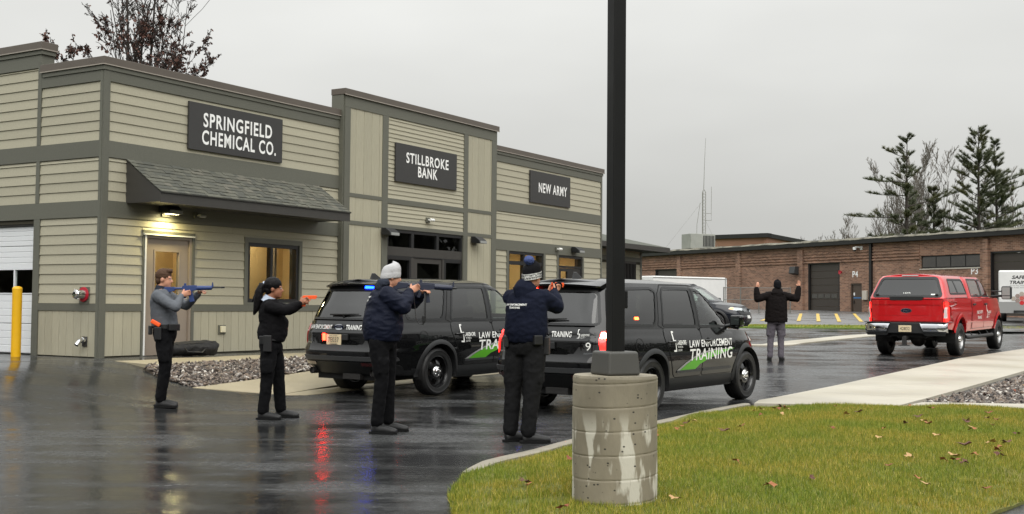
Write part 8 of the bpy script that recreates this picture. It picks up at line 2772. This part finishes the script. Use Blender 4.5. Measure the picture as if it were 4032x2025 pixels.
# ---- pines
def pine(label, x, y, h, seed, wid, bare=0.25, lean=0.0, extra=(), full=1.0):
 rnd = random.Random(seed)
 t = thing('pine_tree', label, 'tree', (x, y, G(x, y)), 0, 'tall pines beyond the brick building')
 tk = MB()
 tk.tube([(lean * (k / 8) ** 2, 0, h * k / 8 - 0.1) for k in range(9)], [0.30 * (1 - 0.93 * k / 8) for k in range(9)], 9)
 tk.build('trunk', 'bark_dark', t, smooth=50)
 br, nd = MB(), MB()
 z = h * bare
 blist = []
 while z < h * 0.985:
  f = (z / h - bare) / (1 - bare)
  for k in range(rnd.choice((2, 3, 3, 4))):
   a = rnd.uniform(0, 2 * math.pi)
   L = wid * (1 - f) ** 0.75 * rnd.uniform(0.3, 1.15) + 0.4
   rise_ = rnd.uniform(0.05, 0.35) + 0.9 * f
   blist.append((z + rnd.uniform(-0.2, 0.2), a, L, rise_))
  z += h * 0.036 * rnd.uniform(0.7, 1.3) / full
 blist += list(extra)
 for z, a, L, rs_ in blist:
  p = V((lean * (z / h) ** 2, 0, z))
  d = V((math.cos(a), math.sin(a), rs_)).normalized()
  pts = [p]
  for i in range(5):
   d = (d + V((rnd.uniform(-0.12, 0.12), rnd.uniform(-0.12, 0.12), 0.07 if i > 1 else -0.08))).normalized()
   pts.append(pts[-1] + d * L / 5)
  br.tube(pts, [0.05 * (L / 5 + 0.35), 0.04 * (L / 5 + 0.3), 0.03, 0.024, 0.018, 0.01], 4, caps=False)
  subs = [(pts, 0.35)]
  for _ in range(int(3 + L * 1.6)):
   u = rnd.uniform(0.25, 0.95)
   i = min(int(u * 5), 4)
   c = pts[i] + (pts[i + 1] - pts[i]) * (u * 5 - i)
   w = rot_about(d, V((0, 0, 1)), rnd.choice((-1, 1)) * rnd.uniform(0.5, 1.1)) + V((0, 0, rnd.uniform(-0.05, 0.35)))
   l2 = L * rnd.uniform(0.18, 0.42) * (1.2 - u)
   e = c + w.normalized() * l2
   br.tube([c, e], [0.016, 0.008], 3, caps=False)
   subs.append(([c, e], 0.15))
  for sp_, lo_u in subs:
   sl_ = sum((q - r_).length for q, r_ in zip(sp_, sp_[1:]))
   for _ in range(int(4 + sl_ * 9)):
    u = rnd.uniform(lo_u, 1.0) * (len(sp_) - 1)
    i = min(int(u), len(sp_) - 2)
    c = sp_[i] + (sp_[i + 1] - sp_[i]) * (u - i)
    for _k in range(8):
     w = (V((rnd.uniform(-1, 1), rnd.uniform(-1, 1), rnd.uniform(-0.35, 1.0))) + d * 0.7).normalized()
     s_ = rnd.uniform(0.18, 0.46)
     b = w.cross(V((rnd.uniform(-1, 1), rnd.uniform(-1, 1), rnd.uniform(-1, 1)))).normalized() * 0.017
     nd.add([c - b, c + b, c + w * s_], [(0, 1, 2)])
 br.build('branches', 'bark_dark', t)
 no = nd.build('needles', 'needles', t)
 no['kind'] = 'stuff'
 return t
pine('tall open pine with long bare reaching limbs, left of the group behind the brick building', 40.6, 121.0, 18.3, 5, 3.6, 0.30, 0.2,
     [(9.6, math.pi * 0.98, 6.2, 0.10), (10.6, 0.05, 7.0, 0.42), (13.2, math.pi * 1.02, 4.8, 0.12), (11.8, math.pi, 4.2, 0.15), (6.6, 3.1, 4.5, 0.05), (15.6, 3.2, 3.0, 0.5)])
pine('tallest and fullest dark pine behind the brick building', 47.3, 119.0, 19.0, 9, 5.2, 0.14, 0.1, full=1.7)
pine('narrower pine with upswept limbs at the right end behind the brick building', 50.3, 121.5, 17.6, 14, 3.8, 0.2, -0.3, [(13.0, 0.1, 5.0, 0.6), (12.0, 0.0, 4.6, 0.5), (10.2, 0.3, 5.0, 0.3)], full=1.4)
pine('low bushy young pine at the far right behind the brick building', 53.4, 118.0, 11.0, 17, 3.8, 0.1, full=1.6)
pine('small dark pine between the two tallest pines', 44.2, 123.0, 13.0, 19, 3.0, 0.2, full=1.2)
# ---- bare trees
bare_meshes = []
for sdx in range(4):
 rnd = random.Random(100 + sdx)
 mb, tips = MB(), []
 branchy(mb, V((0, 0, -0.1)), V((0, 0, 1)), 9.0, 0.10, 3, rnd, tips, 7, 0.5, 0.10, 8, (0.30, 0.5), 5, 0.013)
 bare_meshes.append(mb.mesh('crown', 'bark_grey'))
 tkm = MB().tube([(0, 0, -0.3), (0, 0, 2.5)], [0.15, 0.11], 7).mesh('trunk', 'bark_grey')
 bare_meshes[-1] = (bare_meshes[-1], tkm)
rb2 = random.Random(8)
spots = [(32.0, 128, 0.62), (33.6, 131, 0.72), (36.6, 126, 0.85), (38.3, 131, 0.98), (39.8, 127, 0.8), (42.3, 128, 1.35), (43.0, 125, 1.45), (43.6, 130, 1.5), (44.4, 127, 1.45), (45.3, 129, 1.45), (41.6, 126, 1.15), (48.5, 127, 1.25), (51.8, 126, 1.25), (53.2, 128, 1.3), (54.6, 127, 1.2), (37.2, 134, 0.95), (46.2, 126, 1.4), (35.2, 133, 0.8), (42.8, 133, 1.4), (44.8, 134, 1.5), (46.8, 133, 1.4), (40.6, 132, 1.1), (52.4, 132, 1.35), (55.4, 131, 1.2)]
for i, (x, y, sc) in enumerate(spots):
 cm, tm = bare_meshes[i % 4]
 t = thing('bare_tree', 'thin bare grey tree standing among the wood behind the brick building', 'tree', (x, y, G(x, y)), rb2.uniform(0, 6), 'bare trees behind the brick building')
 t.scale = (sc, sc, sc * 1.12)
 link('crown', cm, t)
 link('trunk', tm, t)
for i, (x, y, sc) in enumerate([(27.6, 150, 0.45), (29.4, 152, 0.5), (31.0, 150, 0.46)]):
 cm, tm = bare_meshes[(i + 1) % 4]
 t = thing('bare_tree', 'distant small bare tree showing over the brick roof left of the pines', 'tree', (x, y, G(x, y)), rb2.uniform(0, 6), 'distant small bare trees')
 t.scale = (sc * 1.4, sc * 1.4, sc * 1.7)
 link('crown', cm, t)
 link('trunk', tm, t)
# undergrowth that closes the wood low down
ug = MB()
for k in range(5200):
 x = rb2.uniform(42, 58)
 y = rb2.uniform(124, 140)
 zt = rb2.random() ** 1.7 * (6.5 if x > 46 else 4.0)
 c = V((x, y, 1.2 + zt))
 w = V((rb2.uniform(-1, 1), rb2.uniform(-1, 1), rb2.uniform(-0.4, 1.3))).normalized() * rb2.uniform(0.3, 0.7)
 b = w.cross(V((rb2.uniform(-1, 1), rb2.uniform(-1, 1), rb2.uniform(-1, 1)))).normalized() * 0.06
 ug.add([c - b, c + b, c + w], [(0, 1, 2)])
ugo = ug.build('undergrowth', 'needles')
tag(ugo, 'low dark evergreen undergrowth below the pines', 'undergrowth', kind='stuff')
# the wood across the road behind the viewer, seen only in glass and paint
wd = MB()
rw = random.Random(77)
M('woods_dark', srgb(44, 46, 38), 0.9, var=0.3, vs=0.3)
for k in range(30000):
 q = rw.random()
 if q < 0.4:
  x, y = rw.uniform(-60, 75), rw.uniform(-62, -46)
 elif q < 0.72:
  x, y = rw.uniform(62, 76), rw.uniform(-60, 110)
 else:
  x, y = rw.uniform(-66, -52), rw.uniform(-60, 34)
 a_ = x + y
 hh = 9.5 + 2.2 * math.sin(a_ * 0.21) + 1.6 * math.sin(a_ * 0.53 + 1)
 zt = rw.random() ** 0.9
 c = V((x, y, zt * hh))
 s_ = rw.uniform(0.4, 0.8) + 1.3 * (1 - zt)
 w = V((rw.uniform(-0.6, 0.6), rw.uniform(-0.6, 0.6), 1)).normalized() * s_ * 1.3
 b = V((rw.uniform(-1, 1), rw.uniform(-1, 1), rw.uniform(-0.3, 0.3))).normalized() * s_ * 0.6
 wd.add([c - b, c + b, c + w], [(0, 1, 2)])
wdo = wd.build('far_woods', 'woods_dark')
tag(wdo, 'dark belt of trees around the yard outside the view', 'woods', kind='stuff')
# ------------------------------------------------------------------ grass, gravel, leaf litter
def np_mesh(name, verts, tris, mat, kind='stuff', label=None, cat=None):
 me = bpy.data.meshes.new(name)
 nv, nt = len(verts), len(tris)
 me.vertices.add(nv)
 me.vertices.foreach_set('co', np.ascontiguousarray(verts, dtype=np.float32).ravel())
 me.loops.add(nt * 3)
 me.loops.foreach_set('vertex_index', np.ascontiguousarray(tris, dtype=np.int32).ravel())
 me.polygons.add(nt)
 me.polygons.foreach_set('loop_start', np.arange(0, nt * 3, 3, dtype=np.int32))
 me.materials.append(MATS[mat])
 me.update(calc_edges=True)
 me.validate()
 o = link(name, me)
 tag(o, label, cat, kind=kind)
 return o
def Misland(name, cols, rough=0.7, scale_noise=None, noise_cols=None):
 m = bpy.data.materials.new(name)
 m.use_nodes = True
 n, l = m.node_tree.nodes, m.node_tree.links
 p = n['Principled BSDF']
 p.inputs['Roughness'].default_value = rough
 p.inputs['Specular IOR Level'].default_value = 0.3
 g = n.new('ShaderNodeNewGeometry')
 r = n.new('ShaderNodeValToRGB')
 r.color_ramp.interpolation = 'LINEAR'
 e = r.color_ramp.elements
 for i, (pos, c) in enumerate(cols):
  if i < 2:
   e[i].position = pos
   q = e[i]
  else:
   q = e.new(pos)
  q.color = (*c, 1)
 l.new(g.outputs['Random Per Island'], r.inputs[0])
 out = r.outputs[0]
 if scale_noise:
  nz = n.new('ShaderNodeTexNoise')
  nz.inputs['Scale'].default_value = scale_noise
  nz.inputs['Detail'].default_value = 4
  l.new(g.outputs['Position'], nz.inputs['Vector'])
  rr = n.new('ShaderNodeValToRGB')
  for i, (pos, c) in enumerate(noise_cols):
   rr.color_ramp.elements[i].position = pos
   rr.color_ramp.elements[i].color = (*c, 1)
  l.new(nz.outputs['Fac'], rr.inputs[0])
  mx = n.new('ShaderNodeMix')
  mx.data_type = 'RGBA'
  mx.blend_type = 'MULTIPLY'
  mx.inputs[0].default_value = 1
  l.new(out, mx.inputs[6])
  l.new(rr.outputs[0], mx.inputs[7])
  out = mx.outputs[2]
 l.new(out, p.inputs['Base Color'])
 MATS[name] = m
Misland('grass_blade', [(0.0, srgb(78, 98, 26)), (1.0, srgb(190, 172, 104)), (0.35, srgb(112, 124, 36)), (0.7, srgb(142, 140, 50)), (0.9, srgb(164, 152, 72))], 0.6, 0.9, [(0.36, (0.78, 0.94, 0.68)), (0.62, (1.22, 1.08, 1.0))])
Misland('gravel_stone', [(0.0, srgb(46, 42, 40)), (1.0, srgb(206, 200, 190)), (0.3, srgb(76, 68, 62)), (0.55, srgb(104, 94, 86)), (0.75, srgb(124, 108, 94)), (0.9, srgb(142, 136, 130))], 0.5)
rg = np.random.default_rng(5)
def scatter_poly(poly, n, wfun=None):
 P = np.array(poly)
 x0, y0 = P.min(0)
 x1, y1 = P.max(0)
 out = []
 tot = 0
 while tot < n:
  q = np.stack([rg.uniform(x0, x1, n * 2), rg.uniform(y0, y1, n * 2)], 1)
  k = np_inpoly(q[:, 0], q[:, 1], poly)
  if wfun is not None: k &= rg.random(len(q)) < wfun(q[:, 0], q[:, 1])
  q = q[k]
  out.append(q)
  tot += len(q)
 return np.concatenate(out)[:n]
def lawn_blades(name, poly, n, zf, h0, h1, w, label, wfun=None):
 q = scatter_poly(poly, n, wfun)
 # height lookup on a coarse grid for speed
 z = np.array([zf(a, b) for a, b in np.round(q, 1)]) if n < 1000 else None
 if z is None:
  cache = {}
  z = np.empty(n)
  for i, (a, b) in enumerate(np.round(q * 4) / 4):
   kx = (a, b)
   if kx not in cache: cache[kx] = zf(a, b)
   z[i] = cache[kx]
 an = rg.uniform(0, 2 * np.pi, n)
 ln = rg.uniform(0.0, 0.95, n)
 h = rg.uniform(h0, h1, n)
 ld = rg.uniform(0, 2 * np.pi, n)
 tip = np.stack([q[:, 0] + np.cos(ld) * ln * h, q[:, 1] + np.sin(ld) * ln * h, z + h * np.sqrt(np.clip(1 - ln ** 2 * 0.8, 0.15, 1))], 1)
 dx, dy = np.cos(an) * w / 2, np.sin(an) * w / 2
 a = np.stack([q[:, 0] - dx, q[:, 1] - dy, z - 0.012], 1)
 b = np.stack([q[:, 0] + dx, q[:, 1] + dy, z - 0.012], 1)
 v = np.stack([a, b, tip], 1).reshape(-1, 3)
 t = np.arange(3 * n).reshape(-1, 3)
 return np_mesh(name, v, t, 'grass_blade', label=label, cat='grass')
VIS = [(-0.36, 9.6), (-0.05, 10.15), (0.32, 10.9), (0.75, 11.75), (1.33, 12.8), (1.86, 13.7), (2.76, 15.35), (3.30, 16.28), (5.3, 16.14), (7.2, 15.95), (7.6, 15.0), (5.5, 9.7), (3.9, 8.75), (3.15, 7.9), (2.9, 6.9), (1.0, 6.6), (-0.16, 6.6), (-0.34, 7.3), (-0.40, 8.0), (-0.45, 8.5), (-0.42, 9.0)]
lawn_blades('lawn_grass', VIS, 330000, lawn_z, 0.018, 0.055, 0.0055, 'short yellow-green lawn grass around the lamp post', lambda x, y: np.clip(1.25 - (y - 7) * 0.055, 0.3, 1) * (1 - 0.92 * ((x - 0.706) ** 2 + (y - 8.0) ** 2 < 0.075)))
lawn_blades('verge_grass', [(-2, 47.6), (30, 47.6), (30, 50.6), (-2, 50.6)], 26000, lambda x, y: G(x, y) + 0.04, 0.03, 0.075, 0.03, 'green grass on the strip beyond the road')
ico_v = []
bm = bmesh.new()
bmesh.ops.create_icosphere(bm, subdivisions=1, radius=1.0)
bm.verts.ensure_lookup_table()
ico_v = np.array([v.co[:] for v in bm.verts])
ico_t = np.array([[v.index for v in f.verts] for f in bm.faces])
bm.free()
def gravel(name, poly, n, zf, s0, s1, label, wfun=None):
 q = scatter_poly(poly, n, wfun)
 nv = len(ico_v)
 V_ = np.empty((n, nv, 3))
 jit = 1 + rg.uniform(-0.34, 0.34, (n, nv, 1))
 sc = rg.uniform(s0, s1, (n, 1, 1)) * np.stack([rg.uniform(0.8, 1.7, n), rg.uniform(0.45, 0.95, n), rg.uniform(0.18, 0.5, n)], 1)[:, None, :]
 L = ico_v[None] * jit * sc
 a, b, c = rg.uniform(0, 2 * np.pi, n), rg.uniform(-0.9, 0.9, n), rg.uniform(-0.9, 0.9, n)
 ca, sa, cb, sb, cc, sc_ = np.cos(a), np.sin(a), np.cos(b), np.sin(b), np.cos(c), np.sin(c)
 Rm = np.empty((n, 3, 3))
 Rm[:, 0] = np.stack([ca * cb, ca * sb * sc_ - sa * cc, ca * sb * cc + sa * sc_], 1)
 Rm[:, 1] = np.stack([sa * cb, sa * sb * sc_ + ca * cc, sa * sb * cc - ca * sc_], 1)
 Rm[:, 2] = np.stack([-sb, cb * sc_, cb * cc], 1)
 L = np.einsum('nij,nvj->nvi', Rm, L)
 z = np.array([zf(x, y) for x, y in q]) + rg.uniform(-0.015, 0.022, n)
 L[:, :, 0] += q[:, 0:1]
 L[:, :, 1] += q[:, 1:2]
 L[:, :, 2] += z[:, None]
 T = (ico_t[None] + (np.arange(n) * nv)[:, None, None]).reshape(-1, 3)
 return np_mesh(name, L.reshape(-1, 3), T, 'gravel_stone', label=label, cat='gravel')
gravel('gravel', GRAVEL_L, 9000, lambda x, y: zb(x, y) - 0.005, 0.022, 0.05, 'crushed stone bed between the walk and the apron', lambda x, y: (((x - CX) * UX + (y - CY) * UY) < 6.4))
gravel('gravel', [(5.98, 17.2), (7.6, 17.0), (9.6, 16.75), (12.8, 25.5), (11.2, 24.6), (10.82, 24.1), (7.66, 19.4)], 9500, lambda x, y: G(x, y) + 0.02, 0.022, 0.055, 'crushed stone bed beside the pale concrete walk at the right')
# fallen leaves
for k, c in enumerate(((122, 66, 40), (150, 96, 58), (92, 58, 44), (176, 140, 96))):
 M('fallen_%d' % k, srgb(*c), 0.75, var=0.15, vs=60)
lm = []
for k in range(4):
 rnd = random.Random(k)
 pts = []
 for i in range(14):
  a = 2 * math.pi * i / 14
  r = 0.045 * (1.0 if i % 2 == 0 else 0.55) * rnd.uniform(0.7, 1.25)
  pts.append((r * math.cos(a) * 1.25, r * math.sin(a), 0.012 * math.sin(2 * a + k) + rnd.uniform(-0.004, 0.004)))
 mb = MB().add([(0, 0, 0.0)] + pts, [(0, i + 1, (i + 1) % 14 + 1) for i in range(14)])
 lm.append(mb.mesh('fallen_leaf', 'fallen_%d' % k))
lq = scatter_poly([(-0.2, 7.4), (0.4, 11), (3.2, 15.8), (6.6, 15.8), (4.6, 9.2), (3.2, 7.6)], 70)
for i, (x, y) in enumerate(lq):
 if (x - 0.706) ** 2 + (y - 8) ** 2 < 0.16: continue
 o = link('fallen_leaf', lm[i % 4], None, (x, y, lawn_z(x, y) + 0.045), (rg.uniform(-0.4, 0.4), rg.uniform(-0.4, 0.4), rg.uniform(0, 6)), [rg.uniform(0.6, 1.25)] * 3)
 tag(o, 'dry brown leaf lying on the lawn grass', 'leaf', 'fallen leaves on the lawn')
lq = scatter_poly([(6.3, 17.4), (8.0, 17.3), (11, 23.5), (10.6, 23.7), (7.6, 19.1)], 16)
for i, (x, y) in enumerate(lq):
 o = link('fallen_leaf', lm[i % 4], None, (x, y, G(x, y) + 0.065), (rg.uniform(-0.5, 0.5), rg.uniform(-0.5, 0.5), rg.uniform(0, 6)), [1.1] * 3)
 tag(o, 'dry brown leaf lying on the right gravel bed', 'leaf', 'fallen leaves on the gravel')
